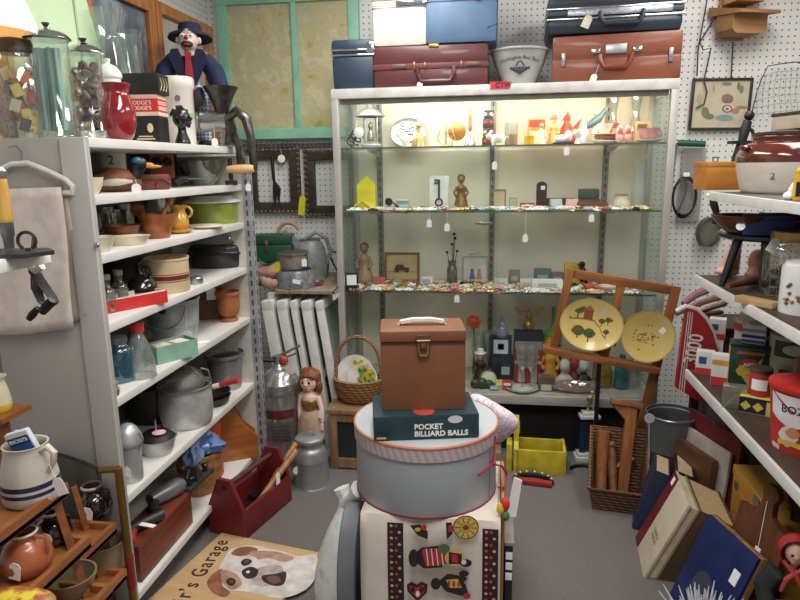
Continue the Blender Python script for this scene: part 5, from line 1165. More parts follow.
for i in range(24): b.sph((rnd.uniform(-16, 16)*k, rnd.uniform(-4, 4)*k, rnd.uniform(2, 8)*k), (3*k, 2*k, 1.5*k), 6)
b.build('trinkets', M('#d2503a', .5), t)
lth('china_plate', 'white china plate with a green rim lying on the deck', 'plate', 522, 3.50, 4, [(0, 0), (9, 0), (17, 2), (17, 2.8), (9, 1), (0, 1)], BAND('#e8e6df', [(.008, .02, '#9bb3a4')]), sm=0, n=28)
bxs('wooden_crate', 'small brown wooden stand with a white card, at the deck front', 'stand', 546, 3.50, 4, 16, 10, 15, M('#7a6048', .6), face=([(0, 1, 10, 6, 0)], [M('#d8cfbe', .6)]))
lth('glass_decanter', 'olive yellow glass decanter behind the hanging plates', 'decanter', 602, 3.60, 4, [(0, 0), (8, 0), (10, 14), (5, 26), (3, 32), (4, 36), (0, 36)], G('#d9d08a', .12, .35, '#b9a93e'))
lth('glass_bottle', 'teal glass bottle near the right end of the deck', 'bottle', 621, 3.58, 4, [(0, 0), (7, 0), (7, 20), (3, 27), (3, 34), (0, 34)], G('#8fc0c9', .12, .3, '#4f909c'))
lth('glass_bottle', 'clear pale bottle beside the teal glass bottle', 'bottle', 633, 3.62, 4, [(0, 0), (7, 0), (7, 24), (3, 30), (3, 38), (0, 38)], CGL)
for u, v0, v1, lev, lab in ((495, 146, 160, 1, 'white price tag hanging below the totem figure on the top glass shelf'), (567, 146, 148, 1, 'white price tag hanging at the middle of the top glass shelf edge'), (429, 211, 218, 2, 'white price tag hanging from the second glass shelf, under the key'), (447, 211, 222, 2, 'white price tag hanging lower from the second glass shelf, under the cherub'), (526, 211, 232, 2, 'white price tag on a long string right of the centre post'), (592, 211, 209, 2, 'white price tag under the red pen box on the second glass shelf'), (457, 293, 292, 3, 'white price tag hanging from the third glass shelf edge')):
 p = at(u, v0, y=CY0+.03); t = thing('hanging_tag', lab, 'price tag', (p.x, CY0+.034, CS[lev]-.009))
 L = max(.012, (v1-v0)*.0056); tagmesh(t, (0, 0, .004), .027, L, name='tag')
JC = {'gold-coloured': GOLD, 'silver-coloured': SILV, 'cream': CRM, 'pink': PINK, 'pale blue': M('#9fc0d0', .4), 'red': RED, 'white': WHITE(), 'dark': DK_, 'green': M('#5f7f5a', .4), 'coral': M('#d98a62', .4)}
def jmesh(kind, m):
 b = MB(); s = .0072
 if kind == 'ring': b.tube(arc((0, 0, 1*s), 2.6*s, 0, 360, 10, 'xy'), .6*s, 5); b.sph((2.6*s, 0, 1.6*s), 1*s, 6)
 if kind == 'brooch':
  b.sph((0, 0, 1.2*s), (2*s, 2*s, 1.3*s), 8)
  for i in range(6): b.sph((3*s*math.cos(i*1.047), 3*s*math.sin(i*1.047), .9*s), (1.5*s, 1.2*s, .9*s), 6)
 if kind == 'bead_necklace':
  for i in range(14): a = i/14*6.28; b.sph((5*s*math.cos(a), 3.6*s*math.sin(a)+.8*s*math.sin(3*a), 1.1*s), 1.1*s, 6)
 if kind == 'earring_card': b.box((0, 0, 0), (8*s, 6*s, .5*s), X=Matrix.Rotation(.25, 4, 'X')); b.sph((-1.6*s, 0, 1.2*s), .9*s, 6, 0); b.sph((1.6*s, 0, 1.2*s), .9*s, 6, 0)
 if kind == 'bracelet': b.tube(arc((0, 0, 1*s), 4.6*s, 0, 360, 12, 'xy', 3.4*s), .95*s, 5)
 o = b.build(kind, m); return o
JP = {'ring': 'ring', 'brooch': 'brooch', 'bead_necklace': 'bead necklace', 'earring_card': 'earring card', 'bracelet': 'bracelet'}
protos = {}
def jewel(kind, colr, loc, rz, lev):
 key = (kind, colr)
 if key not in protos: protos[key] = o = jmesh(kind, JC[colr])
 else: o = protos[key].copy(); COL.objects.link(o)
 o.location = loc; o.rotation_euler = (0, 0, rz)
 tag(o, '%s %s lying among the jewelry spread on the %s glass shelf' % (colr, JP[kind], {2: 'second', 3: 'third', 4: 'lowest'}[lev]), 'jewelry', 'jewelry on the %s glass shelf' % {2: 'second', 3: 'third', 4: 'lowest'}[lev])
rnd = random.Random(21)
ks = ['ring', 'brooch', 'bead_necklace', 'earring_card', 'bracelet', 'brooch']; cs_ = list(JC)
for lev, n, rows in ((2, 40, (3.462, 3.50, 3.545, 3.60)), (3, 32, (3.455, 3.49, 3.53, 3.575, 3.62, 3.67, 3.72))):
 for row in rows:
  nn = n if row == rows[0] else n-6
  for i in range(nn):
   x = -.79+1.57*(i+.5+rnd.uniform(-.3, .3))/nn
   jewel(rnd.choice(ks), rnd.choices(cs_, [4, 4, 5, 2, 1, .6, 4, .8, .8, .8])[0], (x, row+rnd.uniform(-.012, .012), CS[lev]+.0003), rnd.uniform(0, 6.2), lev)
YW = 3.95
def wp(u, v, dy=.02): return at(u, v, y=YW-dy)
a, c = wp(226, 140, .03), wp(362, 140, .03)
t = thing('window_sash', 'old teal painted window sash with mottled amber glass hung on the pegboard', 'window sash', (0, 0, 0)); TEAL = M('#8fc7ad', .55, 0, .1, 8)
x0, x1, z0, z1 = a.x, c.x, a.z, a.z+.84
fw = .062
def fr(x0, x1, z0, z1, y, d, fw, m, t, name='frame', bev=.003):
 q = MB()
 for c, s in ((((x0+x1)/2, y, z0), (x1-x0, d, fw)), (((x0+x1)/2, y, z1-fw), (x1-x0, d, fw)), ((x0+fw/2, y, z0+fw), (fw, d, z1-z0-2*fw)), ((x1-fw/2, y, z0+fw), (fw, d, z1-z0-2*fw))): q.box(c, s, bev=bev)
 return q.build(name, m, t)
fr(x0, x1, z0, z1, YW-.03, .04, fw, TEAL, t)
q = MB(); xm = wp(296, 60, .03).x; q.box((xm, YW-.034, z0+fw), (.034, .03, z1-z0-2*fw), bev=.003); q.build('muntin', TEAL, t)
PANE = MOTTLE(['#a89d66', '#c4b882', '#b6b294', '#cec392', '#a9b0a8'], 11, .35)
for xa, xb in ((x0+fw, xm-.015), (xm+.015, x1-fw)):
 q = MB(); q.box(((xa+xb)/2, YW-.028, z0+fw-.004), (xb-xa+.006, .006, z1-z0-2*fw+.008)); q.build('glass_pane', PANE, t)
a, c = wp(238, 146), wp(340, 148)
q = MB(); L = c.x-a.x; q.box(((a.x+c.x)/2, YW-.012, a.z-.012), (L, .02, .024))
for i in range(24): q.box((a.x+L*(i+.5)/24, YW-.0225, a.z-.006), (.011, .001, .012), 1)
solo(q, 'perforated_rail', [M('#6d6f70', .4, .5), M('#1c1c1c', .8)], 'perforated dark steel rail under the teal window sash', 'rail')
def carved(u0, u1, v0, v1, label):
 a, b_, = wp(u0, v1), wp(u1, v0)
 t = thing('empty_picture_surround', label, 'picture frame', ((a.x+b_.x)/2, YW-.018, a.z), group='empty carved frames')
 w, h = b_.x-a.x, b_.z-a.z; fw = w*.19
 FR = M('#40352c', .5, .1, .3, 30); o = MB(); d = .03
 for c, s in (((0, 0, 0), (w, d, fw)), ((0, 0, h-fw), (w, d, fw)), ((-w/2+fw/2, 0, fw), (fw, d, h-2*fw)), ((w/2-fw/2, 0, fw), (fw, d, h-2*fw))): o.box(c, s, bev=.006)
 o.build('frame', FR, t)
 o = MB(); n = 12
 for i in range(n+1):
  f = i/n
  for x, z in ((-w/2+w*f, .008), (-w/2+w*f, h-.008), (-w/2+.008, h*f), (w/2-.008, h*f)): o.sph((x, -d/2, z), (.011, .007, .011), 7)
 o.build('beading', M('#6b5c4c', .45, .2, .3, 30), t); return t, w, h
ta, w, h = carved(249, 299, 148, 213, 'dark carved empty frame hanging behind the fly whisk')
carved(307, 358, 149, 216, 'dark carved empty frame partly hidden by the glass case')
p = wp(272, 158, .05)
t = thing('fly_whisk', 'black horsehair fly whisk hanging in front of the carved frame', 'whisk', p)
q = MB(); q.cyl((0, 0, 0), (.004, 0, -.14), .011, .010); q.sph((0, 0, 0), .013, 8); q.build('handle', BLACK(), t)
q = MB()
for i in range(18):
 r_ = random.Random(i); x = r_.uniform(-.02, .02); q.tube([(.004, 0, -.13), (.018+x*1.1, r_.uniform(-.008, .008), -.19), (.012+x, 0, -.255+r_.uniform(-.03, .02))], [.004, .008, .002], 5)
q.build('horsehair', M('#0d0d0d', .7), t)
p = wp(281, 150, .045); t = thing('hanging_tag', 'white round paper tag hanging at the top of the carved frame', 'price tag', p); q = MB(); q.cyl((0, 0, 0), (0, 0, -.03), .001, n=4); q.lathe([(0, 0), (.024, 0), (.024, .001), (0, .001)], X=Matrix.Translation((0, 0, -.052)) @ Matrix.Rotation(PI/2, 4, 'X')); q.build('tag', PAPER(), t)
p = wp(303, 195, .045); t = thing('hanging_tag', 'bright yellow tag hanging between the two carved frames', 'price tag', p, rot=(0, .15, 0)); q = MB(); q.prism([(-.02, -.125), (.02, -.125), (.02, -.02), (.008, -.005), (-.008, -.005), (-.02, -.02)], 0, .003); q.cyl((0, .001, -.01), (0, .001, .02), .001, n=4); q.build('tag', M('#d6d225', .6), t)
TZ = .945
t = thing('corner_table', 'weathered plank top table in the corner, holding old pots', 'table', (0, 0, 0)); GW = W('#7a6c5a', '#9a8b76', 8, 'y', .7)
for i in range(4): q = MB(); q.box((-1.19+.0425+i*.085, 3.62, TZ-.02), (.082, .62, .02), bev=.002); q.build('plank', GW, t)
q = MB(); q.box((-.851-.008, 3.62, TZ-.05), (.012, .62, .05)); q.build('apron', M('#d7d5ce', .6), t)
for x, y in ((-1.215, 3.33), (-1.16, 3.90), (-.875, 3.90)): q = MB(); q.box((x, y, 0), (.035, .035, TZ-.02)); q.build('leg', M('#bdbab2', .6), t)
PW = M('#dad9d4', .6, 0, .06, 18)
def sash(xb, xt, y0, y1, h, label, th=.036, fw=.05):
 ang = math.atan2(xt-xb, h)
 t = thing('window_sash', label, 'window sash', (xb, 0, 0), rot=(0, ang, 0), group='white window sashes leaning in the corner'); L = h/math.cos(ang)
 q = MB()
 for y, z0, dy, dz in (((y0+y1)/2, 0, y1-y0, fw), ((y0+y1)/2, L-fw, y1-y0, fw), (y0+fw/2, fw, fw, L-2*fw), (y1-fw/2, fw, fw, L-2*fw), ((y0+y1)/2, L*.5, y1-y0-2*fw, .03)): q.box((0, y, z0), (th, dy, dz), bev=.002)
 q.build('frame', PW, t)
 q = MB(); q.box((0, (y0+y1)/2, fw), (.004, y1-y0-2*fw, L-2*fw)); q.build('glass_pane', G('#cfdad6', .12, .5, '#aab4b0'), t)
y0 = 3.27
P = lambda u, v: at(u, v, y=y0).x
zt = at(300, 284, y=y0).z
for i, (ut, ub, th, lab) in enumerate([(265, 293, .062, 'white painted window sash leaning nearest the slotted post'), (279, 309, .052, 'white painted window sash, second from the slotted post'), (291, 320, .03, 'narrow cream white window sash, third from the slotted post'), (304, 331, .05, 'white painted window sash, second from the glass case'), (317, 344, .034, 'glazed white window sash nearest the glass case')]):
 sash(at(ub, 440, y=y0).x, P(ut, 284), y0, y0+(.50 if i < 4 else .60), TZ-.055, lab, th)
def tp(u, v, y): p = at(u, v, y=y); p.z = TZ; return p, mpp(p)
p, k = tp(271, 250, 3.60)
t = thing('metal_cash_box', 'dark green metal case with a brass latch and curved handle, on the corner table', 'case', (p.x, 3.66, TZ+.115), .15); GR = M('#1f4d36', .4, 0, .1, 8)
q = MB(); q.box((0, 0, 0), (38*k, .16, 17*k), bev=.01); q.build('body', GR, t)
q = MB(); q.box((0, 0, 17*k), (38.5*k, .165, 9*k), bev=.012); q.build('lid', GR, t)
latch(t, -5*k, -.08, 16*k, .035, M('#8a6f45', .4, .7)); q = MB(); q.tube(arc((-5*k, -.095, 7*k), 9*k, 180, 360, 10), .006, 6); q.build('handle', GR, t)
t = thing('pink_bundle', 'faded pink cloth bundle under the green metal case', 'cloth', (p.x+.005, 3.63, TZ))
q = MB(); q.sph((0, 0, .052), (.115, .11, .062), 18); rnd = random.Random(6)
q.v = [(x*(1+rnd.uniform(-.06, .06)), y, max(0, min(z*(1+rnd.uniform(-.1, .1)), .113))) for x, y, z in q.v]; q.build('cloth', M('#b98a7e', .85, 0, .2, 12), t)
for u, y, lab in ((262, 3.42, 'brown and pink wrinkled leather baby boot in front of the pink bundle'), (268, 3.36, 'small tan rubber duck toy head beside the enamel pots')):
 p, k = tp(u, 285, y); t = thing('toy_boot', lab, 'toy', p, .4); q = MB(); q.sph((0, 0, .03), (.04, .03, .03), 12); q.sph((.03, -.01, .028), (.03, .022, .026), 12); q.tube([(-.02, 0, .03), (-.03, 0, .065)], [.02, .016], 10); fuse(q.build('body', M('#a88470' if y < 3.4 else '#7a5648', .6), t), .004)
p, k = tp(294, 282, 3.40)
ENM = MOTTLE(['#6f7274', '#85888a', '#5b5e60', '#787b7c'], 22, .35)
t = thing('enamel_pot', 'grey enamel pot with a price sticker, at the bottom of the pot pair', 'pot', (p.x, 3.44, TZ))
q = MB(); q.lathe(scl(ves(smoothp([(20, 0), (21, 2), (18.5, 14), (16.5, 17), (17, 18)], 3), 1), k), n=30); q.build('pot', ENM, t)
q = MB(); q.box((5*k, -19.6*k, 7*k), (8*k, .6*k, 4*k), X=Matrix.Rotation(.2, 4, 'Y')); q.build('price_sticker', PAPER(), t)
pz = Vector((p.x-2*k, 3.44, TZ+18*k))
t = thing('enamel_pot', 'brownish grey enamel pot stacked upside on top of the other pot', 'pot', pz)
q = MB(); q.lathe(scl(ves(smoothp([(13.5, 0), (14.5, 2), (14.5, 14), (15.6, 15), (15.6, 16)], 3), 1), k), n=30); q.build('pot', MOTTLE(['#6d675f', '#857e74', '#5c564f'], 20, .4), t)
q = MB(); q.lathe(scl([(15.6, 16), (13, 17.5), (0, 18)], k), n=26); q.build('lid', M('#55504a', .4, .4), t)
tagmesh(t, (14*k, -9*k, 12*k), 5*k, 1*k); tagmesh(t, (-13*k, -10*k, 13*k), 7*k, 5*k, M('#d3cf2c', .6))
p, k = tp(310, 262, 3.68)
t = thing('watering_can', 'grey galvanised watering pot with a curved handle and spout', 'watering can', (p.x, 3.70, TZ), .2)
GV = MOTTLE(['#74797b', '#8d9294', '#63686b'], 12, .38)
q = MB(); q.lathe(scl(ves(smoothp([(16, 0), (16, 20), (14, 32), (10, 38), (11, 40)], 3), 1), k), n=28); q.build('body', GV, t)
q = MB(); q.prism(scl([(-8, 36), (-24, 48), (-28, 47), (-22, 42), (-12, 30)], k), -5*k, 5*k); q.build('spout', GV, t)
q = MB(); q.tube([(-4*k, 0, 40*k), (6*k, 0, 46*k), (16*k, 0, 40*k), (20*k, 0, 26*k), (14*k, 0, 12*k)], 2*k, 8); q.build('handle', GV, t)
p, k = tp(330, 256, 3.78)
t = thing('plant_tripod', 'black iron tripod stand at the right end of the corner table', 'tripod', (p.x-.01, 3.80, TZ))
q = MB()
for a in (0, 2.1, 4.2): q.tube([(0, 0, .13), (.06*math.cos(a), .06*math.sin(a), .0)], [.006, .005], 6)
q.tube([(0, 0, .13), (.02, -.03, .16), (.06, -.06, .15)], .005, 6); q.build('legs', BLACK(), t)
p, k = tp(292, 233, 3.86)
t = thing('wooden_hoop', 'bent tan wooden hoop handle sticking up behind the green case', 'hoop', (p.x-.02, 3.86, TZ)); q = MB(); q.tube([(-.07, 0, 0), (-.07, 0, .22)]+arc((0, 0, .25), .07, 170, 20, 8), .012, 8); q.build('hoop', W('#a9805a', '#c49c74', 8, 'z'), t)
p, k = tp(316, 280, 3.44)
lowd = solo(MB().lathe(scl(ves([(4, 0), (6.5, 3), (7.5, 5)], .6), k), n=20), 'pink_dish', G('#d78f98', .15, .45, '#b0505c'), 'small pink glass dish on the table edge, right of the enamel pots', 'dish', (p.x, 3.46, TZ))
def fp(u, v, back=0): p = on(u, v, 0, back); return p, mpp(p)
p, k = fp(284, 462, .0); p.z = 0; k = mpp((p.x, p.y, .3))
t = thing('fire_extinguisher', 'old polished chrome fire extinguisher with a black hose', 'fire extinguisher', p, .2)
SH_ = M('#adacaa', .2, .72, .12, 6)
q = MB(); q.lathe(scl(smoothp([(0, 0), (19, 0), (20, 4), (20, 78), (19, 88), (13, 97), (7, 101), (5, 105), (0, 105)], 3), k), n=32); q.build('cylinder', SH_, t)
q = MB(); q.lathe(scl([(20.3, 76), (20.6, 77), (20.6, 80), (20.3, 81)], k), n=32); q.build('seam_ring', STEEL(), t); q = MB(); q.lathe(scl([(20.3, 4), (20.8, 5), (20.8, 9), (20.3, 10)], k), n=32); q.build('seam_ring', STEEL(), t)
def wrap(r, a0, a1, z0, z1, m, name, t, n=10):
 q = MB(); vs = []
 for i in range(n+1):
  a = RD(a0+(a1-a0)*i/n); vs += [(r*math.cos(a), r*math.sin(a), z0), (r*math.cos(a), r*math.sin(a), z1)]
 q.add(vs, [(2*i, 2*i+2, 2*i+3, 2*i+1) for i in range(n)]); return q.build(name, m, t)
wrap(20.25*k, -125, -45, 54*k, 63*k, M('#6e3432', .35, .4), 'red_label', t); wrap(20.25*k, -125, -45, 30*k, 51*k, M('#8f8c87', .3, .7), 'instruction_plate', t)
q = MB()
for i in range(6): q.box((0, 0, 0), (.0001, .0001, .0001)) if 0 else None
q = MB()
for i in range(5):
 a = RD(-85); q.box((20.45*k*math.cos(a), 20.45*k*math.sin(a), (33+3.4*i)*k), ((18-2*(i % 2))*k, .3*k, 1*k))
q.build('printed_lines', M('#4a4644', .5), t)
q = MB(); q.tube([(0, 0, 105*k), (0, 0, 112*k)], [5*k, 4*k], 12); q.tube([(-6*k, 0, 111*k), (8*k, -2*k, 116*k), (22*k, -6*k, 124*k)], 1.3*k, 6); q.tube([(-4*k, 0, 108*k), (10*k, -2*k, 112*k), (18*k, -5*k, 116*k)], 1.1*k, 6); q.build('valve_lever', STEEL(), t)
q = MB(); q.sph((6*k, -5*k, 109*k), (4.6*k, 2.6*k, 4.6*k), 12); q.build('gauge', M('#b03a3a', .4), t)
q = MB(); q.tube([(-3*k, 0, 108*k), (-16*k, -3*k, 110*k), (-24*k, -4*k, 104*k), (-25*k, -4*k, 70*k), (-24*k, -4*k, 20*k), (-23*k, -5*k, 6*k)], 2.4*k, 8); q.build('hose', BLACK(), t)
tagmesh(t, (8*k, -8*k, 108*k), 7*k, 3*k, M('#d9c4b0', .7), tilt=-.4)
p, k = fp(312, 492, .10); k = mpp((p.x, p.y, .12))
t = thing('milk_can', 'small grey aluminium milk can with a lid, in front of the doll', 'milk can', p)
AG = M('#a3a5a6', .38, .55, .12, 10)
q = MB(); q.lathe(scl(smoothp([(0, 0), (17, 0), (17.6, 3), (17.4, 26), (17.8, 27), (17.2, 30), (15.4, 37), (12.4, 41), (13.2, 46), (12, 47), (0, 47)], 3), k), n=30); q.build('body', AG, t)
q = MB(); q.lathe(scl([(13.6, 45.5), (14.4, 46), (14.4, 49), (13, 50), (0, 51)], k), n=28); q.tube(arc((0, 0, 50.5*k), 5*k, 0, 180, 8), .9*k, 6); q.build('lid', AG, t)
q = MB(); q.tube(arc((-14*k, -10*k, 32*k), 4*k, 90, 270, 8), .8*k, 6); q.build('bail', STEEL(), t)
q = MB(); q.lathe([(0, 0), (4*k, 0), (4*k, .6*k), (0, .6*k)], X=Matrix.Translation((-10*k, -14.6*k, 20*k)) @ Matrix.Rotation(PI/2, 4, 'X') @ Matrix.Rotation(.6, 4, 'Y')); q.build('price_sticker', PAPER(), t)
p, k = fp(313, 468, .0); k = .91*mpp((p.x, p.y, .35)); 
t = thing('girl_doll', 'auburn haired girl doll in a gold top and tan skirt, standing behind the milk can', 'doll', p, -.1)
DS = M('#efcdb8', .4, 0, .04)
q = MB(); q.tube([(0, 0, 60*k), (0, 0, 72*k), (0, 0, 80*k), (0, 0, 87*k), (0, 0, 92*k)], [9*k, 7*k, 9*k, 8.5*k, 3*k], 14)
for s in (-1, 1):
 q.tube([(s*5*k, 0, 60*k), (s*5*k, -1*k, 30*k), (s*5*k, 0, 5*k)], [5.5*k, 4.4*k, 3*k], 10); q.sph((s*5*k, -3*k, 2.5*k), (3.4*k, 6*k, 2.5*k), 10)
 q.tube([(s*9*k, 0, 86*k), (s*(12 if s < 0 else 13.5)*k, -1*k, 72*k), (s*(11 if s < 0 else 15)*k, -4*k, 58*k)], [3.6*k, 3*k, 2.3*k], 10); q.sph((s*(11 if s < 0 else 15)*k, -5*k, 54*k), (2.4*k, 1.6*k, 3.6*k), 10)
 for i in range(4): q.tube([(s*(11 if s < 0 else 15)*k+(i-1.5)*1.1*k, -5.5*k, 52*k), (s*(11 if s < 0 else 15)*k+(i-1.5)*1.2*k, -6.4*k, 47.5*k-abs(i-1.5)*-.6*k)], [.75*k, .6*k], 5)
 q.tube([(s*(11 if s < 0 else 15)*k-s*1.8*k, -5*k, 55*k), (s*(11 if s < 0 else 15)*k-s*3.6*k, -6*k, 51.5*k)], [.8*k, .6*k], 5)
q.sph((0, -1*k, 102*k), (9.6*k, 9.4*k, 10.8*k), 18); q.sph((0, -6*k, 97*k), (5.4*k, 4*k, 4.4*k), 12); q.sph((0, -10.6*k, 101*k), (1.3*k, 1.3*k, 1.3*k), 8)
fuse(q.build('body', DS, t), .0042)
for nm, c, m in (('eye', (-3.6, 3.6), M('#2a3340', .2)),):
 for x in c: q = MB(); q.sph((x*k, -9.4*k, 103.4*k), (1.6*k, .9*k, 1.6*k), 10); q.build(nm, m, t); q = MB(); q.tube([(x*k-2.2*k, -9.5*k, 106.6*k), (x*k, -9.9*k, 107.4*k), (x*k+2.2*k, -9.5*k, 106.6*k)], .35*k, 5); q.build('eyebrow', M('#6a3a20', .6), t)
q = MB(); q.sph((0, -10*k, 96.6*k), (2.2*k, .9*k, .9*k), 8); q.build('mouth', M('#c1483f', .4), t)
q = MB(); q.sph((0, 3*k, 105*k), (12.6*k, 10.4*k, 11.6*k), 16); q.sph((-11*k, 1*k, 96*k), (4*k, 5*k, 8*k), 10); q.sph((11*k, 1*k, 96*k), (4*k, 5*k, 8*k), 10)
for i in range(22):
 r_ = random.Random(i+3); a = RD(r_.uniform(-25, 205)); e = r_.uniform(-.5, 1.2); q.sph((10.4*k*math.cos(a)*math.cos(e), 3*k+8*k*math.sin(a)*math.cos(e), 104*k+10.5*k*math.sin(e)), r_.uniform(2.6, 4)*k, 8)
for x in (-6, -2, 3, 7): q.sph((x*k, -7*k, (110.5-abs(x)*.25)*k), (3.4*k, 2.4*k, 2.6*k), 8)
fuse(q.build('hair', M('#7a4224', .5, 0, .25, 60, .4, 200), t), .004)
q = MB(); q.lathe(scl(smoothp([(7.6, 70), (9.6, 76), (10, 82), (7.6, 83)], 3), k), n=20, sy=.98); q.build('gold_top', M('#a5803c', .4, .5, .3, 40), t)
q = MB(); q.lathe(scl(smoothp([(8, 71), (12, 66), (14, 56), (16, 40)], 3), k), n=20, sy=.8); q.build('skirt', M('#b79a80', .8, 0, .15, 25), t)
tagmesh(t, (14*k, -6*k, 74*k), 6*k, 2*k)
p = on(351, 470, 0); x0, x1 = at(331, 470, y=p.y).x, p.x+.16
k = mpp(p); y0 = p.y; zt = at(350, 410, y=y0).z
t = thing('wooden_crate', 'old wooden crate table with a dark glass front, under the splint basket', 'crate', ((x0+x1)/2, y0+.14, 0)); w = x1-x0; OW2 = W('#7c5c40', '#977554', 7, 'z', .65)
for s in (-1, 1): q = MB(); q.box((s*(w/2-.02), -.12, 0), (.04, .04, zt-.02), bev=.002); q.build('leg', OW2, t); q = MB(); q.box((s*(w/2-.02), .12, 0), (.04, .04, zt-.02), bev=.002); q.build('leg', OW2, t)
q = MB(); q.box((0, 0, zt-.025), (w+.03, .30, .025), bev=.003); q.build('top_board', OW2, t)
q = MB(); q.box((0, -.125, .01), (w-.07, .025, .05)); q.build('rail', OW2, t); q = MB(); q.box((0, -.125, zt-.07), (w-.07, .025, .045)); q.build('rail', OW2, t)
q = MB(); q.box((0, -.115, .06), (w-.07, .008, zt-.13)); q.build('glass_front', M('#2c3338', .2, .2), t)
for s in (-1, 1): q = MB(); q.box((s*(w/2-.01), 0, .02), (.012, .22, zt-.05)); q.build('side_panel', OW2, t)
bp_ = Vector((at(359, 400, y=y0+.13).x, y0+.14, zt)); k = mpp(bp_)
t = thing('splint_basket', 'round woven wicker basket with a tall hoop handle, holding two plates', 'basket', bp_)
q = MB(); q.lathe(scl(ves(smoothp([(15, 0), (20, 4), (24, 14), (25, 23), (24, 25)], 3), 1.4), k), n=36, sy=.8); q.build('body', WICK('#b98a55', '#5e3c20', 60), t)
q = MB(); q.lathe([((24.5+1.6*math.cos(a*.785))*k, (24+1.6*math.sin(a*.785))*k) for a in range(9)], n=36, sy=.8); q.build('rim', WICK('#c09460', '#6a4626', 80), t)
q = MB(); q.tube([(-22*k, 0, 22*k), (-23*k, 0, 36*k)]+arc((0, 0, 42*k), 21*k, 170, 10, 12, ry=24*k)+[(23*k, 0, 36*k), (22*k, 0, 22*k)], 1.9*k, 8); q.build('handle', WICK('#b98a55', '#6a4626', 80), t)
for i, (x, z, r, lab) in enumerate(((-3, 28, 19, 'large white plate with a yellow flowered band standing in the basket'), (5, 25, 15, 'smaller white rimmed plate with green leaves in front in the basket'))):
 t = thing('dinner_plate', lab, 'plate', bp_+Vector((x*k, (2-5*i)*k, z*k)), rot=(PI/2-.15, 0, 0))
 q = MB(); q.lathe(scl([(0, 0), (.62*r, 0), (r, 2), (r, 2.8), (.6*r, 1), (0, 1)], k), n=32); q.build('plate', M('#e8e6dc', .25, coat=.4), t)
 q = MB(); rnd = random.Random(i+9)
 for j in range(46): xx, yy = rnd.uniform(-.2, .75)*r, rnd.uniform(-.75, .75)*r; q.lathe(scl([(0, 2.4), (2.5, 2.3)], k), c=(xx*k, yy*k, 0), n=8, mi=rnd.randrange(3)) if xx*xx+yy*yy < .6*r*r else None
 q.build('painted_flowers', [M('#cda93a', .5), M('#6f9a4a', .5), M('#e8cf6a' if i == 0 else '#3f7a3c', .5)], t)
p = at(372, 320, y=3.3)
pa, pb, pc = on(245, 541, 0), on(292, 500, 0), on(214, 530, 0)
d = (pb-pa); L = d.length; ang = math.atan2(d.y, d.x); wd = .19
RT = M('#6f1f20', .5, 0, .15, 10)
mid = (pa+pb)/2 + Vector((-math.sin(ang), math.cos(ang), 0))*wd/2
t = thing('tool_tote', 'dark red painted wooden tool tote on the carpet', 'tool tote', mid, ang); k = mpp(mid)
for s in (-1, 1): q = MB(); q.prism([(-wd/2, 0), (wd/2, 0), (wd/2, .13), (.035, .27), (-.035, .27), (-wd/2, .13)], s*(L/2-.01)-.01, s*(L/2-.01)+.01, ax='x'); q.build('end_board', RT, t)
for s in (-1, 1): q = MB(); q.box((0, s*(wd/2-.008), .0), (L-.03, .016, .135), bev=.002); q.build('side_board', RT, t)
q = MB(); q.box((0, 0, .004), (L-.03, wd-.03, .014)); q.build('bottom_board', RT, t)
q = MB(); q.cyl((-L/2, 0, .235), (L/2, 0, .235), .012); q.build('handle_bar', M('#5a2a22', .5, 0, .2, 20), t)
M1 = Matrix.Translation(mid) @ Matrix.Rotation(ang, 4, 'Z')
for i, (a_, b_, lab) in enumerate((((-.10, -.04, .05), (.24, -.10, .24), 'long tan wooden tool handle leaning out of the red tote'), ((.02, -.02, .05), (.30, -.06, .245), 'brown wooden tool handle leaning out at the far end of the red tote'))):
 q = MB(); q.tube([M1 @ Vector(a_), M1 @ ((Vector(a_)+Vector(b_))/2), M1 @ Vector(b_)], [.011, .015, .017], 10); solo(q, 'wooden_tool', W('#8a5f38', '#a97c4c', 10, 'z', .45), lab, 'tool', group='tool handles in the red tote')
q = MB(); q.box((0, 0, 0), (.2, .03, .02)); q.box((.09, 0, .02), (.05, .04, .03)); solo(q, 'iron_tool', M('#3a3a3a', .4, .7), 'dark iron tool lying in the red tote', 'tool', M1 @ Vector((-.02, .035, .02)), ang)
tg = MB(); tg.prism([(-.015, -.03), (.015, -.03), (.015, .02), (0, .03), (-.015, .02)], -.002, .0); tg.build('price_tag', PAPER(), t, (.08, -wd/2-.001, .17))
c0, c1, c2 = on(222, 536, 0), on(320, 556, 0), on(306, 600, 0)
xa = (c1-c0).normalized(); Ls = (c1-c0).length
ya = Vector((xa.y, -xa.x, 0))       # towards the viewer
Hs = .52
t = thing('dog_sign', 'tan board painted with a bulldog face and lettering, lying on the carpet', 'sign', c0, 0, rot=(0, 0, math.atan2(xa.y, xa.x)))
q = MB(); q.prism([(0, 0), (Ls, 0), (Ls+.0, -Hs), (0, -Hs)], 0, .016, ax='z'); q.build('board', W('#b89468', '#c9a67a', 3, 'x', .6), t)
def S2(u, v):                       # photo spot -> board coordinates
 p = on(u, v, .017)-c0; return (p.dot(xa), -p.dot(ya))
q = MB(); lev = [.0165]
def blob(pts, mi, sm=3):
 P = [S2(*p) for p in pts]; lev[0] += .0002; n = len(P); o = []
 for i in range(n):
  p0, p1, p2, p3 = P[i-1], P[i], P[(i+1) % n], P[(i+2) % n]
  for j in range(sm):
   s = j/sm; o.append(tuple(.5*((2*p1[d])+(-p0[d]+p2[d])*s+(2*p0[d]-5*p1[d]+4*p2[d]-p3[d])*s*s+(-p0[d]+3*p1[d]-3*p2[d]+p3[d])*s**3) for d in (0, 1)))
 q.add([(x, y, lev[0]) for x, y in o], [tuple(range(len(o)))], mi)
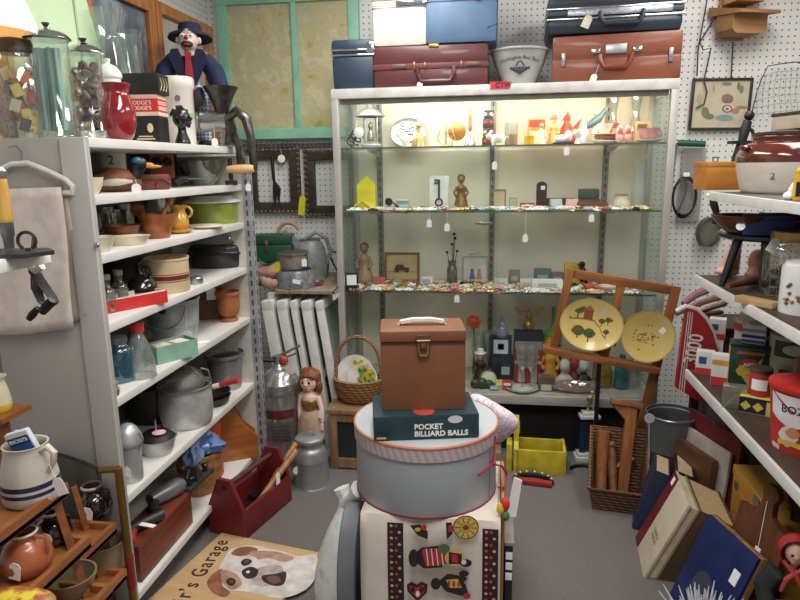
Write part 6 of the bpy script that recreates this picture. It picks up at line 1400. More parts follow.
blob([(228, 552), (238, 547), (252, 545), (268, 548), (285, 552), (300, 556), (317, 555), (316, 575), (305, 590), (280, 598), (250, 592), (222, 588), (218, 572)], 0)   # white head and chest
blob([(231, 553), (240, 547), (252, 547), (258, 550), (248, 555), (237, 556)], 1)           # far ear
blob([(214, 573), (222, 569), (226, 577), (222, 585), (230, 592), (224, 597), (212, 592), (207, 582)], 1)   # near ear
blob([(250, 552), (266, 551), (282, 553), (294, 558), (284, 562), (268, 558), (254, 560)], 2)
blob([(222, 570), (236, 574), (242, 584), (232, 590), (222, 582)], 2)
blob([(238, 560), (252, 556), (262, 566), (254, 578), (242, 578), (236, 568)], 0)
blob([(252, 572), (266, 566), (282, 566), (282, 580), (268, 586), (254, 584)], 3)
blob([(262, 576), (276, 574), (286, 572), (284, 584), (274, 586), (264, 582)], 4)
blob([(266, 578), (276, 576), (281, 581), (273, 584)], 5)
blob([(242, 571), (250, 567), (258, 570), (256, 577), (248, 579), (243, 576)], 4)
blob([(241, 562), (246, 559), (252, 561), (249, 565), (243, 566)], 4); blob([(226, 581), (231, 578), (236, 581), (233, 586), (228, 585)], 4)
blob([(244, 561.5), (247, 560.5), (249, 562), (246, 564)], 6); blob([(229, 581.5), (232, 580), (234, 582), (231, 584)], 6)
blob([(246, 572), (249, 571), (250, 573), (247, 574)], 0)
q.build('bulldog_portrait', [M('#d3cbc3', .6, 0, .15, 20), M('#8c5c42', .6, 0, .25, 25), M('#b08a72', .6, 0, .25, 25), M('#b3a49b', .6, 0, .2, 30), M('#2d2624', .6), M('#6b4a46', .6), M('#6b4a2a', .4)], t)
pt0, pt1 = Vector((*S2(191, 597), 0)), Vector((*S2(225, 547), 0)); dd = pt1-pt0; an = math.atan2(dd.y, dd.x)
text('ir’s Garage', .092, M('#3a2f26', .6), t, ((pt0+pt1)/2+Vector((-.03, 0, .0175))), Matrix.Rotation(an, 3, 'Z'), bold=.0005, gap=1.25, sx=.78)
HY, HR = 1.94, .232
hz0 = at(430, 522, y=HY-HR).z; hz1 = at(430, 449, y=HY-HR).z
hx = at(426, 435, y=HY).x
TF = 1.735
tx0, tx1 = at(356, 560, y=TF).x, at(503, 560, y=TF).x
t = thing('storage_trunk', 'low wooden trunk under the folk print cloth, holding the hat box', 'trunk', ((tx0+tx1)/2, TF+.24, 0)); w = tx1-tx0-.03; TW = W('#5a3a26', '#75502f', 5, 'x', .6)
q = MB(); q.box((0, 0, 0), (w, .46, hz0-.07), bev=.006); q.build('body', TW, t)
q = MB(); q.box((0, 0, hz0-.068), (w+.006, .465, .06), bev=.006); q.build('lid', TW, t)
for s in (-1, 1): q = MB(); q.box((s*w*.3, -.235, .05), (.03, .008, hz0-.1)); q.build('strap', M('#3a2a20', .6), t)
t = thing('folk_cloth', 'cream folk print cloth with black dotted bands, draped over the trunk under the hat box', 'cloth', (0, 0, 0))
cx0, cx1 = at(361, 560, y=TF-.02).x, at(500, 560, y=TF-.02).x
CL = M('#d8cec0', .85, 0, .06, 6, .15, 300)
def clothpt(fx, s):                 # s: distance along the cloth from its back edge on the lid
 x = cx0+(cx1-cx0)*fx; top = .40
 ez = hz0-.0015
 if s < top: return (x, TF-.012+top-s, ez+.0035)
 d = s-top; wv = .006*math.sin(fx*9+d*3)*min(1, d*6)
 return (x+.012*d*(fx-.4), TF-.016-wv-.02*min(d, .1), ez-d)
q = MB(); nx, ns = 16, 26; vs = [clothpt(i/nx, j/ns*.93) for j in range(ns+1) for i in range(nx+1)]
q.add(vs, [(j*(nx+1)+i, j*(nx+1)+i+1, (j+1)*(nx+1)+i+1, (j+1)*(nx+1)+i) for j in range(ns) for i in range(nx)])
o = q.build('cloth', CL, t); so = o.modifiers.new('t', 'SOLIDIFY'); so.thickness = .003; so.offset = 1
def onc(fx, d, off=.0045):             # front hang, d below the lid edge
 x, y, z = clothpt(fx, .40+d); return (x, y-off, z)
def band(f0, f1, d0, d1, mi, q, off=.0045, n=12):
 vs = []
 for j in range(n+1):
  d = d0+(d1-d0)*j/n; vs += [onc(f0, d, off), onc((f0+f1)/2, d, off), onc(f1, d, off)]
 q.add(vs, [(3*j+a, 3*j+a+1, 3*j+a+4, 3*j+a+3) for j in range(n) for a in (0, 1)], mi)
q = MB()
for f0, f1 in ((.20, .315), (.875, .985)): band(f0, f1, .012, .52, 0, q)
q.build('black_band', M('#2a1d1e', .8), t)
q = MB(); q2 = MB()
for f0, f1 in ((.20, .315), (.875, .985)):
 for j in range(24):
  for i, ff in enumerate((.25, .75)):
   x, y, z = onc(f0+(f1-f0)*(ff if j % 2 else ff*.6+.1), .022+j*.02, .0052); (q if (j+i) % 2 else q2).disc((x, z), .0048, y, 10)
q.build('printed_dots', M('#c2433f', .7), t); q2.build('printed_dots', M('#d9a79a', .7), t)
k = mpp((0, TF, .5))
def fig(name, cu, cv, shapes, mats):    # printed figure: blobs in photo pixels round (cu, cv)
 q = MB()
 for n_, (pts, mi) in enumerate(shapes):
  vs = []
  for u, v in pts:
   p = at(u, v, y=TF-.03); vs.append((p.x, TF-.0375-.0003*n_-.000*v, p.z))
  q.add(vs, [tuple(range(len(vs)))], mi)
 q.build(name, mats, t)
def ell(u, v, a, b_, n=18): return [(u+a*math.cos(2*PI*i/n), v+b_*math.sin(2*PI*i/n)) for i in range(n)]
PM = [M('#2b2022', .8), M('#b0303c', .8), M('#d6b04a', .8), M('#e6d9c9', .8), M('#5a6b3c', .8)]
fig('printed_woman', 440, 555, [([(410, 556), (422, 546), (440, 544), (448, 548), (449, 558), (442, 566), (424, 567)], 0), ([(422, 548), (446, 546), (447, 562), (426, 565)], 1)]+[([(426+5*i, 547), (427+5*i, 547), (429+5*i, 564), (428+5*i, 564)], 3) for i in range(4)]+[(ell(444, 547, 6, 5), 4), (ell(455, 556, 10, 8), 2), ([(449, 550), (462, 552), (462, 562), (449, 562)], 0), ([(452, 552), (458, 553), (458, 561), (452, 560)], 1), (ell(466, 561, 6, 4), 0), (ell(464, 560, 2.6, 2.6), 3), (ell(414, 556, 5, 9), 0)], PM)
fig('printed_rooster', 453, 580, [([(438, 580), (448, 572), (460, 574), (466, 584), (470, 596), (460, 594), (446, 590)], 0), (ell(464, 572, 5, 3), 0), (ell(462, 577, 5, 3), 0), (ell(436, 582, 5, 6), 0), ([(446, 578), (458, 577), (462, 586), (450, 586)], 2), (ell(467, 594, 4, 3), 1)]+[(ell(449+5*i, 582, 1.4, 3), 1) for i in range(3)], PM)
fig('printed_plate', 466, 527, [(ell(466, 526, 13, 12), 0), (ell(466, 526, 12, 11), 2), (ell(466, 526, 8.5, 7.6), 3), (ell(466, 526, 8, 7), 2), (ell(466, 526, 3, 2.6), 1)]+[([(466, 526), (466+11*math.cos(a), 526+10*math.sin(a)), (466+11*math.cos(a+.09), 526+10*math.sin(a+.09))], 0) for a in [i*.628 for i in range(10)]], PM)
fig('printed_pot', 420, 530, [([(410, 524), (420, 523), (428, 530), (428, 538), (418, 534)], 0), (ell(424, 526, 3, 3), 1), (ell(418, 528, 3, 2), 2), ([(446, 521), (452, 521), (453, 532), (447, 538)], 0), (ell(451, 527, 3, 4), 1)], PM)
fig('printed_heart', 417, 588, [([(418, 600), (408, 590), (407, 583), (412, 580), (417, 583), (422, 580), (428, 583), (427, 591)], 0), ([(418, 597), (410, 589), (410, 584), (417, 586), (424, 583), (425, 590)], 1), (ell(413, 588, 2.4, 3), 0), (ell(422, 588, 2.4, 3), 0), (ell(418, 592, 2, 3), 3)], PM)
t = thing('hat_box', 'large round pale grey hat box with a pink striped lid band and red cord', 'hat box', (hx, HY, hz0+.004)); h = hz1-hz0-.004
HB = M('#a6acb0', .5, 0, .05, 4)
q = MB(); q.lathe([(0, 0), (HR-.006, 0), (HR-.004, .004), (HR-.006, h-.05)], n=64); q.build('body', HB, t)
q = MB(); q.lathe([(HR-.0055, .0), (HR-.002, .0), (HR-.002, .006), (HR-.0055, .006)], n=64); q.build('bottom_edging', M('#8e2c34', .5), t)
q = MB(); q.lathe([(HR, h-.046), (HR, h-.002)], n=64); q.build('striped_band', STRIPE('#aeb2b6', '#b99793', 62, 16), t)
q = MB(); q.lathe([(HR-.002, h-.008), (HR-.002, h), (HR-.012, h), (0, h+.002)], n=64); q.build('lid_top', M('#b3b8bb', .5, 0, .04, 4), t)
q = MB(); q.lathe([(HR+.0015, h-.006), (HR+.002, h-.002), (HR, h+.001), (HR-.004, h+.0015)], n=64); q.build('lid_edging', M('#c4765c', .5), t)
a0 = -.42; rc = lambda a, z, r=HR+.004: (r*math.cos(a), r*math.sin(a), z)
q = MB(); q.tube([rc(a0+.1, h-.02), rc(a0+.0, h*.55), rc(a0+.16, h*.46, HR+.02), rc(a0+.35, h*.25, HR+.03), rc(a0+.2, h*.12, HR+.03), rc(a0+.05, h*.2, HR+.02)], .0035, 7); q.tube([rc(a0-.32, h*.52), rc(a0-.1, h*.55), rc(a0+.06, h*.56)], .0035, 7); q.sph(rc(a0+.02, h*.55), .009, 8); q.build('red_cord', M('#a8283a', .7), t)
q = MB(); q.tube([rc(a0-.02, h*.02, HR-.003), rc(a0-.02, h*.8, HR-.003)], .0012, 5); q.build('side_seam', M('#6f7478', .6), t)
zl = hz1+.003
p1, p2 = on(374, 441, zl), on(479, 437, zl); L = (p2-p1).length; ang = math.atan2(p2.y-p1.y, p2.x-p1.x)
k = mpp((p1+p2)/2); bh = 25*k; bd = .19
mid = (p1+p2)/2+Vector((-math.sin(ang), math.cos(ang), 0))*bd/2
t = thing('billiard_ball_box', 'dark teal box lettered for pocket billiard balls, on the hat box lid', 'box', mid, ang)
q = MB(); q.box((0, 0, 0), (L, bd, bh), bev=.003); q.build('carton', M('#1f3a42', .5, 0, .15, 10), t)
text('POCKET', .0225, M('#e3e2da', .5), t, (-.037, -bd/2-.0012, bh*.52), bold=.0007, align='LEFT'); text('BILLIARD BALLS', .0225, M('#e3e2da', .5), t, (-.037, -bd/2-.0012, bh*.22), bold=.0007, align='LEFT', sx=1.02)
q = MB(); q.disc((.085, bh*.80), .022, -bd/2-.001, sz=.55); q.build('ball_emblem', M('#c9cac6', .5), t)
q = MB(); q.lathe([(0, bh+.0012), (.032, bh+.001)], c=(-.005, -bd/2+.032, 0), n=22); q.build('red_emblem', M('#b84a38', .5), t)
q = MB(); q.box((-L*.43, -bd/2-.0006, bh*.06), (.028, .001, .006)); q.build('small_print', M('#b9a875', .5), t)
zr = zl+bh
r1, r2 = on(381.5, 411, zr), on(466, 409.5, zr); L = (r2-r1).length; ang = math.atan2(r2.y-r1.y, r2.x-r1.x)
k = mpp((r1+r2)/2); rh = at(424, 331, y=(r1.y+r2.y)/2).z-zr
rd = .165; mid = (r1+r2)/2+Vector((-math.sin(ang), math.cos(ang), 0))*rd/2
t = thing('record_case', 'brown square record carrying case with a brass clasp and white handle, on the billiard box', 'record case', mid, ang); RC = M('#7b4d31', .55, 0, .08, 8, .1, 250)
hl = rh*.865
q = MB(); q.box((0, 0, 0), (L-.004, rd-.004, hl-.0012), bev=.004); q.build('body', RC, t)
q = MB(); q.box((0, 0, hl), (L, rd, rh-hl), bev=.005); q.build('lid', RC, t)
q = MB(); q.box((0, -rd/2-.0005, hl-.004), (L-.004, .003, .0025)); q.build('lid_line', M('#3a2015', .6), t)
BR = M('#b09468', .3, .85, .1, 12)
q = MB(); q.box((0, -rd/2-.004, hl-.004), (.042, .008, .026), bev=.002); q.cyl((-.02, -rd/2-.008, hl+.004), (.02, -rd/2-.008, hl+.004), .006); q.build('clasp', M('#6f5a44', .35, .8), t)
q = MB(); q.tube([(-.013, -rd/2-.006, hl), (-.014, -rd/2-.007, hl-.03), (-.009, -rd/2-.007, hl-.04), (.009, -rd/2-.007, hl-.04), (.014, -rd/2-.007, hl-.03), (.013, -rd/2-.006, hl)], .0042, 7); q.box((0, -rd/2-.004, hl-.018), (.016, .008, .02), bev=.002); q.build('hasp', BR, t)
q = MB(); q.prism([(-.075, 0), (-.066, .013), (-.03, .020), (.03, .020), (.066, .013), (.075, 0), (.066, .003), (.03, .011), (-.03, .011), (-.066, .003)], -.011, .011, X=Matrix.Translation((0, 0, rh))); q.build('handle', M('#d9d3c8', .5), t)
q = MB()
for s in (-1, 1): q.sph((s*.066, -.006, rh+.005), .006, 8)
q.build('handle_rivets', M('#5a5048', .4, .6), t)
q = MB(); q.sph((0, 0, 0), (.11, .035, .085), 20)
q.v = [(math.copysign(abs(x/.11)**.45*.11, x), y, math.copysign(abs(z/.085)**.45*.085, z)) for x, y, z in q.v]
pp = at(486, 420, y=2.24)
solo(q, 'floral_pillow', MOTTLE(['#e9e6e8', '#efedef', '#d3b3bd', '#ece9ec', '#c3b3c3', '#efedf0'], 26, .8, 3), 'white floral print pillow sticking out behind the hat box', 'pillow', (pp.x, 2.25, pp.z), rot=(.5, .55, .1))
t = thing('cardboard_carton', 'plain brown cardboard carton behind the trunk, carrying the floral pillow', 'carton', ((tx0+tx1)/2+.05, 2.33, 0)); q = MB(); q.box((0, 0, 0), (.34, .30, pp.z-.10), bev=.004); q.build('carton', M('#8a6f52', .8), t); q = MB(); q.box((0, -.151, .1), (.05, .002, pp.z-.22)); q.build('tape', M('#a98f6a', .4), t)
sx = tx1+.012
yb_ = TF+.05
for i, (u0, u1, d, zt, m, lab) in enumerate(((497, 504, .30, at(500, 505, y=yb_).z, W('#9a6a3c', '#b9874f', 6, 'z', .5), 'narrow tan wooden board standing beside the trunk'), (505, 513, .26, at(508, 546, y=yb_).z, M('#1d1e22', .4), 'black box file with white labels standing beside the wooden board'))):
 x0, x1 = at(u0, 560, y=yb_).x, at(u1, 560, y=yb_).x; x0 = max(x0, tx1-.008)
 t = thing('wooden_board' if i == 0 else 'box_file', lab, 'board' if i == 0 else 'box file', ((x0+x1)/2, yb_+d/2, 0)); q = MB(); q.box((0, 0, 0), (x1-x0-.001, d, zt), bev=.003); q.build('panel' if i == 0 else 'box', m, t)
 if i:
  for j in range(3): q = MB(); q.box((0, -d/2-.001, zt-.045-j*.035), (x1-x0-.004, .002, .024)); q.build('white_label', PAPER(), t)
  q = MB(); q.box((0, 0, zt), (x1-x0+.006, d+.004, .012), bev=.002); q.build('cap', M('#8a8379', .6), t)
p = at(502, 490, y=yb_)
t = thing('cloth_doll', 'small bright red, yellow and green cloth toy hanging at the right of the trunk', 'toy', (p.x+.008, yb_-.03, p.z-.03))
q = MB(); q.sph((0, 0, 0), (.016, .012, .022), 10, 0); q.sph((-.012, -.004, -.012), (.012, .01, .02), 10, 1); q.sph((.004, -.002, -.035), (.012, .01, .016), 10, 2); q.tube([(0, 0, .02), (.002, .01, .05)], .002, 5); q.build('body', [M('#c9352c', .8), M('#d9b23a', .8), M('#4d7a4a', .8)], t)
p = at(509, 495, y=yb_+.1)
q = MB(); q.prism([(-.016, 0), (.016, 0), (.02, .13), (-.008, .14)], -.002, .002); solo(q, 'paper_sheet', PAPER(), 'white paper sheet standing upright at the right of the pile', 'paper', (p.x+.01, yb_+.15, at(508, 546, y=yb_).z+.012), rot=(0, .1, .2))
def bagmesh(prof, jag, seed, n=26):
 q = MB(); r_ = random.Random(seed); q.lathe(smoothp(prof, 3), n=n); ph = [r_.uniform(0, 6) for _ in range(5)]
 q.v = [((x*(1+jag*sum(math.sin((j+2)*math.atan2(y, x)+ph[j]+z*20) for j in range(4))/3)), (y*(1+jag*sum(math.sin((j+3)*math.atan2(y, x)+ph[j]) for j in range(4))/3)), z) for x, y, z in q.v]
 return q
p = at(333, 560, y=1.86); zt = at(352, 500, y=1.80).z
BAG = MOTTLE(['#cfd0d2', '#e2e3e4', '#f0f0f0', '#c2c4c8'], 9, .35)
x = at(344, 560, y=1.93).x
t = thing('plastic_bag', 'knotted white plastic bag standing left of the trunk', 'bag', (x-.0, 2.0, 0))
q = bagmesh([(0, 0), (.115, 0), (.13, .05), (.115, .2), (.075, .34), (.032, .43), (.02, .46)], .07, 4); q.build('bag', BAG, t, sharp=25)
q = MB(); q.tube([(.0, 0, .45), (.03, -.03, .49), (.06, -.05, .53)], [.03, .022, .035], 10); q.tube([(0, 0, .45), (-.02, .01, .5)], [.02, .03], 8); q.build('knot', BAG, t)
x = at(349, 570, y=1.80).x; zt = at(349, 524, y=1.78).z
t = thing('grey_drum_case', 'grey round drum shaped case standing on edge between the bag and the trunk', 'case', (x, 1.90, zt/2-.0))
R2 = zt/2; X = Matrix.Rotation(PI/2, 4, 'Y')
q = MB(); q.lathe([(0, -.03), (R2*.97, -.03), (R2, -.026), (R2, .026), (R2*.97, .03), (0, .03)], n=48, X=X, sy=.62); q.build('drum', M('#6e7276', .55, 0, .06), t)
q = MB(); q.lathe([(R2*.5, .0305), (R2*.55, .034), (R2*.6, .0305)], n=40, X=X, sy=.62); q.build('raised_ring', M('#5c6064', .55), t)
yR = 3.24; A = at(567, 268, y=yR); B = at(680, 287, y=yR)
L = (B-A).length; roll = math.atan2(A.z-B.z, B.x-A.x)
RW = W('#7a4a26', '#9c6435', 8, 'z', .45); RWx = W('#7a4a26', '#9c6435', 8, 'x', .45)
t = thing('plate_rack', 'brown wooden plate rack standing in front of the glass case', 'plate rack', (A.x, A.y, A.z), 0, rot=(0, roll, 0))
zl_ = -(A.z-at(556, 347, y=yR).z)*1.0
def post(x, z0, z1, w, name='post', dy=0): q = MB(); q.box((x, dy, z0), (w, .022, z1-z0), bev=.003); return q.build(name, RW, t)
post(.018, zl_-.02, 0, .04); post(L-.018, -A.z+.15, 0, .045); post(L*.5, zl_, -.02, .04, dy=.004)
q = MB(); q.box((L/2, 0, -.045), (L-.08, .02, .045), bev=.003); q.build('top_rail', RWx, t)
q = MB(); q.box((L*.72, .002, -.235), (L*.45, .018, .03), bev=.003); q.build('middle_rail', RWx, t)
q = MB(); q.box((L/2-.03, -.035, zl_-.02), (L+.02, .11, .018), bev=.003); q.build('ledge', RWx, t)
q = MB(); q.box((L/2-.03, -.088, zl_-.02), (L+.02, .012, .032), bev=.003); q.build('ledge_lip', RWx, t)
q = MB(); hg = A.z-math.sin(roll)*L*.46+math.cos(roll)*zl_; q.box((0, 0, -hg+.004), (.02, .02, hg+.02), X=Matrix.Translation((L*.46, .03, zl_)) @ Matrix.Rotation(-roll, 4, 'Y')); q.build('back_leg', M('#121212', .5), t)
def plate(cu, cv, au, bv, label, deco):
 c = at(cu, cv, y=yR-.05); kk = mpp(c); r = au*kk
 t = thing('painted_plate', label, 'plate', c, rot=(0, roll, 0))
 s = bv/au; X = Matrix.Rotation(PI/2-.13, 4, 'X')
 q = MB(); q.lathe([(0, 0), (r*.7, 0), (r*.97, r*.16), (r, r*.17), (r*1.0, r*.2), (r*.95, r*.19), (r*.7, r*.05), (0, r*.05)], n=48, X=X, sy=s); q.build('plate', BAND('#d6bd72', [], rough=.25, coat=.6), t)
 q = MB(); q.lathe([(r*.965, r*.195), (r*1.005, r*.195), (r*1.01, r*.16), (r*1.0, r*.15)], n=48, X=X, sy=s); q.build('rim', M('#5a3f22', .35), t)
 deco(t, r, s, X); return t
def deco1(t, r, s, X):
 mats = [M('#4f5a2a', .5), M('#7c4424', .5), M('#8a5a30', .5), M('#b3a0c9', .5)]
 q = MB(); z = r*.052
 def el(x, y, a, b_, mi, n=12, dz=0): q.add([(x+a*math.cos(2*PI*i/n), y+b_*math.sin(2*PI*i/n), z+dz) for i in range(n)], [tuple(range(n))], mi, X)
 def pl(pts, mi, dz=0): q.add([(x, y, z+dz) for x, y in pts], [tuple(range(len(pts)))], mi, X)
 u = r/31
 for x, y, w_ in ((-14, 13, 1.2), (-11, -9, 1.2), (0, -10, 1.1), (10, 4, .6), (16, 6, .6), (22, 7, .6), (16, -6, .55), (27, -8, .5)):
  pl([((x-.7*w_)*u, (y-8*w_)*u), ((x+.7*w_)*u, (y-8*w_)*u), ((x+.4*w_)*u, y*u), ((x-.4*w_)*u, y*u)], 1); el(x*u, (y+1)*u, 5*w_*u, 4.4*w_*u, 0, dz=.0005)
  for i in range(4): el((x+3.4*w_*math.cos(i*1.7))*u, (y+1+2.4*w_*math.sin(i*1.7))*u, 2.4*w_*u, 2*w_*u, 0, dz=.001)
 for x, y, w_ in ((-4, 10, 1.1), (25, -14, .7)): pl([((x-4*w_)*u, (y-5*w_)*u), ((x+4*w_)*u, (y-5*w_)*u), ((x+4*w_)*u, (y+3*w_)*u), ((x-4*w_)*u, (y+3*w_)*u)], 1, .001); pl([((x-5*w_)*u, (y+3*w_)*u), ((x+5*w_)*u, (y+3*w_)*u), (x*u, (y+8*w_)*u)], 2, .0015)
 path = [(-24, 2), (-10, 4), (2, 4), (9, -2), (13, -9), (20, -14), (28, -13)]
 pl([((x)*u, (y+.9)*u) for x, y in path]+[(x*u, (y-.3)*u) for x, y in reversed(path)], 2, .0008)
 pl([(-26*u, 3*u), (-20*u, 3*u), (-23*u, 8*u)], 1, .001)
 el(13*u, 16*u, 5*u, 3*u, 3, dz=.001)
 q.build('painted_landscape', mats, t)
def deco2(t, r, s, X):
 q = MB(); z = r*.052; u = r/26; r_ = random.Random(7)
 for i in range(44): x, y = r_.gauss(-1, 6)*u, r_.gauss(-2, 4.5)*u; q.add([(x+1.1*u*math.cos(a), y+.8*u*math.sin(a), z) for a in (0, 1.2, 2.4, 3.6, 4.8)], [(0, 1, 2, 3, 4)], r_.randrange(2), X)
 for x in (-1, 2.4): q.add([(x*u+.9*u*math.cos(a), 11*u+.9*u*math.sin(a), z) for a in (0, 1.2, 2.4, 3.6, 4.8)], [(0, 1, 2, 3, 4)], 1, X)
 q.build('worn_print', [M('#a8894a', .5), M('#6a5228', .5)], t)
 q = MB(); q.add([(x*u, y*u, z+.001) for x, y in ((9, 7), (14, 4), (17, 9), (13, 12))], [(0, 1, 2, 3)], 0, X); q.build('price_sticker', PAPER(), t)
plate(590.5, 324, 31, 26, 'oval yellow plate painted with trees and houses, left on the plate rack', deco1)
plate(647, 336, 26, 26, 'round yellow plate with a worn print and a price sticker, right on the plate rack', deco2)
yS = 2.93
pts = [(676, 388), (681, 345), (687, 308), (697, 311), (706, 320), (713, 333), (718, 350), (720, 378), (716, 400), (700, 402)]
P3 = [at(u, v, y=yS) for u, v in pts]; c = P3[0]
t = thing('red_sled', 'red toboggan shaped board with white stripes and the number 3000, standing behind the shelf end', 'board', (c.x, yS, 0))
q = MB(); q.prism([(p.x-c.x, p.z) for p in P3], 0, .03); q.build('panel', M('#9c2328', .4, 0, .1, 6), t); q = MB(); q.box((P3[-1].x-c.x+.07, .06, 0), (.04, .02, P3[-1].z+.02)); q.build('prop', M('#2a2320', .7), t)
q = MB()
for du in (3.2, 5.6, 8.0):
 a_, b_ = at(674.6+du, 398, y=yS-.002), at(685+du*.9, 312, y=yS-.002); q.patch([(a_.x-c.x, a_.z), (a_.x-c.x+.0045, a_.z), (b_.x-c.x+.0045, b_.z), (b_.x-c.x, b_.z)], -.002)
q.build('stripe', M('#cfc4bd', .5), t)
q = MB(); e = [at(u, v, y=yS) for u, v in ((677, 312), (686, 307), (697, 310), (706, 319), (713, 332), (718, 349))]; q.tube([(p.x-c.x, .012, p.z) for p in e], .012, 8); q.build('rolled_edge', M('#cfc6b6', .5), t)
a_, b_ = at(690, 366, y=yS), at(698, 332, y=yS); an = math.atan2(b_.z-a_.z, b_.x-a_.x)
text('3000', .088, M('#e4d9d2', .5), t, ((a_.x+b_.x)/2-c.x, -.002, (a_.z+b_.z)/2), Matrix.Rotation(-an, 3, 'Y') @ Euler((PI/2, 0, 0)).to_matrix(), 'number', bold=.001, gap=1.0, sx=.80)
p = Vector((.845, 3.02, 0)); k = .95*mpp((p.x, p.y, .2))
t = thing('ash_bucket', 'dark galvanised metal tub standing on the floor under the plate rack', 'tub', p)
q = MB(); q.lathe(scl(ves([(21, 0), (22, 3), (23, 56), (23.8, 57.5), (23.4, 59), (24.5, 92), (25.6, 93), (25.6, 96)], 1.2), k), n=32); q.build('body', M('#5f6466', .45, .35, .2, 8), t)
q = MB(); q.tube(arc((0, 0, 95*k), 25.5*k, -170, -10, 14, 'xy', 25*k), 1*k, 6); q.build('bail', STEEL(), t)
q = MB(); q.lathe([(0, 0), (5*k, 0), (5*k, 1*k), (0, 1*k)], X=Matrix.Translation((-27*k, -22*k, 97*k)) @ Matrix.Rotation(PI/2, 4, 'X')); q.tube([(-27*k, -21*k, 93*k), (-22*k, -14*k, 40*k)], .8*k, 6); q.build('round_dial', M('#b9bcbd', .4), t)
p, k = fp(616, 512, .10); k = mpp((p.x, p.y, .15))
t = thing('wicker_basket', 'square wicker basket with a raised back, holding wooden pieces', 'basket', p, -.15); WK = WICK('#8a6140', '#3a2416', 60)
def frust(q, w0, d0, w1, d1, hf, hb, th, mi=0):
 o = [(-w0, -d0, 0), (w0, -d0, 0), (w0, d0, 0), (-w0, d0, 0), (-w1, -d1, hf), (w1, -d1, hf), (w1, d1*1.3, hb), (-w1, d1*1.3, hb)]
 i = [(x*(1-th/abs(x)), y*(1-th/abs(y)), z+(th if z == 0 else 0)) for x, y, z in o]
 q.add(o+i, [(3, 2, 1, 0), (0, 1, 5, 4), (1, 2, 6, 5), (2, 3, 7, 6), (3, 0, 4, 7), (8, 9, 10, 11), (9, 8, 12, 13), (10, 9, 13, 14), (11, 10, 14, 15), (8, 11, 15, 12), (4, 5, 13, 12), (5, 6, 14, 13), (6, 7, 15, 14), (7, 4, 12, 15)], mi)
 return o
q = MB(); o = frust(q, .112, .10, .132, .118, .11, .31, .01); q.build('body', WK, t)
q = MB(); q.tube([o[4], o[5], o[6], o[7]], .010, 8, closed=True); q.build('rim', WICK('#a07850', '#4a301c', 90), t)
WD = W('#7e4c28', '#9c6538', 10, 'z', .5)
wb = lambda x, y, z: p+Vector((x, y, z))
q = MB(); q.tube([(-.075, .02, .03), (-.062, .09, .17), (-.055, .12, .31)], [.028, .030, .032], 14); solo(q, 'wooden_roller', WD, 'thick brown wooden roller standing at the left in the wicker basket', 'roller', p)
q = MB(); q.box((0, 0, 0), (.05, .03, .44), bev=.004); q.box((-.03, 0, .43), (.15, .05, .025), bev=.004); q.prism([(-.025, .36), (-.10, .43), (-.025, .43)], -.012, .012); solo(q, 'wooden_bracket', WD, 'tall carved wooden bracket with a flat top, leaning in the wicker basket', 'bracket', wb(.02, .0, .03), rot=(-.30, .16, .1))
q = MB(); q.tube([(-.02, -.03, .04), (-.02, .05, .16), (-.018, .09, .24)], [.016, .022, .016], 12); q.sph((-.018, .095, .25), .022, 10); solo(q, 'wooden_spindle', W('#5e3820', '#7c5030', 10, 'z', .5), 'short dark turned wooden spindle in the middle of the wicker basket', 'spindle', p)
q = MB(); q.box((0, 0, 0), (.12, .02, .05), bev=.004); solo(q, 'wooden_block', W('#5e3820', '#7c5030', 10, 'x', .5), 'brown wooden cross piece at the right in the wicker basket', 'wood piece', wb(.045, .07, .14), rot=(.4, -.5, .1))
p, k = fp(587, 463, .05); k = mpp((p.x, p.y, .2))
t = thing('bowling_trophy', 'trophy with a gilt figure on blue columns, standing by the black case base', 'trophy', p, .1)
q = MB(); q.box((0, 0, 0), (26*k, 16*k, 5*k), bev=.003); q.box((0, 0, 5*k), (22*k, 13*k, 3*k), bev=.002); q.build('base', M('#d8d6d2', .3), t)
for x, m in ((-6, M('#24507c', .25, .4, .4, 120)), (6, M('#24507c', .25, .4, .4, 120)), (0, M('#6a3a30', .3, .3, .4, 120))): q = MB(); q.box((x*k, (2 if x == 0 else 0)*k, 8*k), (5.4*k, 5.4*k, 37*k)); q.build('column', m, t)
q = MB(); q.box((0, 0, 45*k), (20*k, 13*k, 3*k), bev=.002); q.box((0, 0, 48*k), (15*k, 10*k, 3.4*k), bev=.002); q.build('top_plinth', M('#e2e0db', .3), t)
q = MB(); q.tube([(-2*k, 0, 51*k), (-2*k, -1*k, 57*k), (0, 0, 62*k)], [1.3*k, 1.8*k, 2*k], 8); q.tube([(4*k, 2*k, 51.5*k), (3*k, 1*k, 57*k), (0, 0, 62*k)], [1.2*k, 1.6*k, 2*k], 8); q.tube([(0, 0, 61*k), (0, -1*k, 66*k), (1*k, -1*k, 69*k)], [2.2*k, 2.8*k, 1.2*k], 10); q.sph((1.4*k, -1.4*k, 71.4*k), 2*k, 10); q.tube([(-2.6*k, -1*k, 67.5*k), (-5*k, -2*k, 63*k), (-4*k, -4*k, 60*k)], [1.1*k, 1*k, .9*k], 7); q.tube([(3*k, -1*k, 67.5*k), (6*k, -2*k, 70*k), (7*k, -3*k, 73*k)], [1.1*k, 1*k, .9*k], 7); q.sph((7*k, -3.4*k, 74*k), 1.8*k, 8); fuse(q.build('gilt_figure', M('#b9a67c', .28, .8), t), .003)
p, k = fp(583, 466, .0)
q = MB(); q.tube(arc((0, 0, 0), 13*k, 5, 175, 14, 'xy', 9*k), 1.8*k, 8); o = solo(q, 'iron_horseshoe', M('#1c1c1d', .45, .4), 'black iron horseshoe lying on the carpet in front of the trophy', 'horseshoe', p+Vector((0, -.06, .008)))
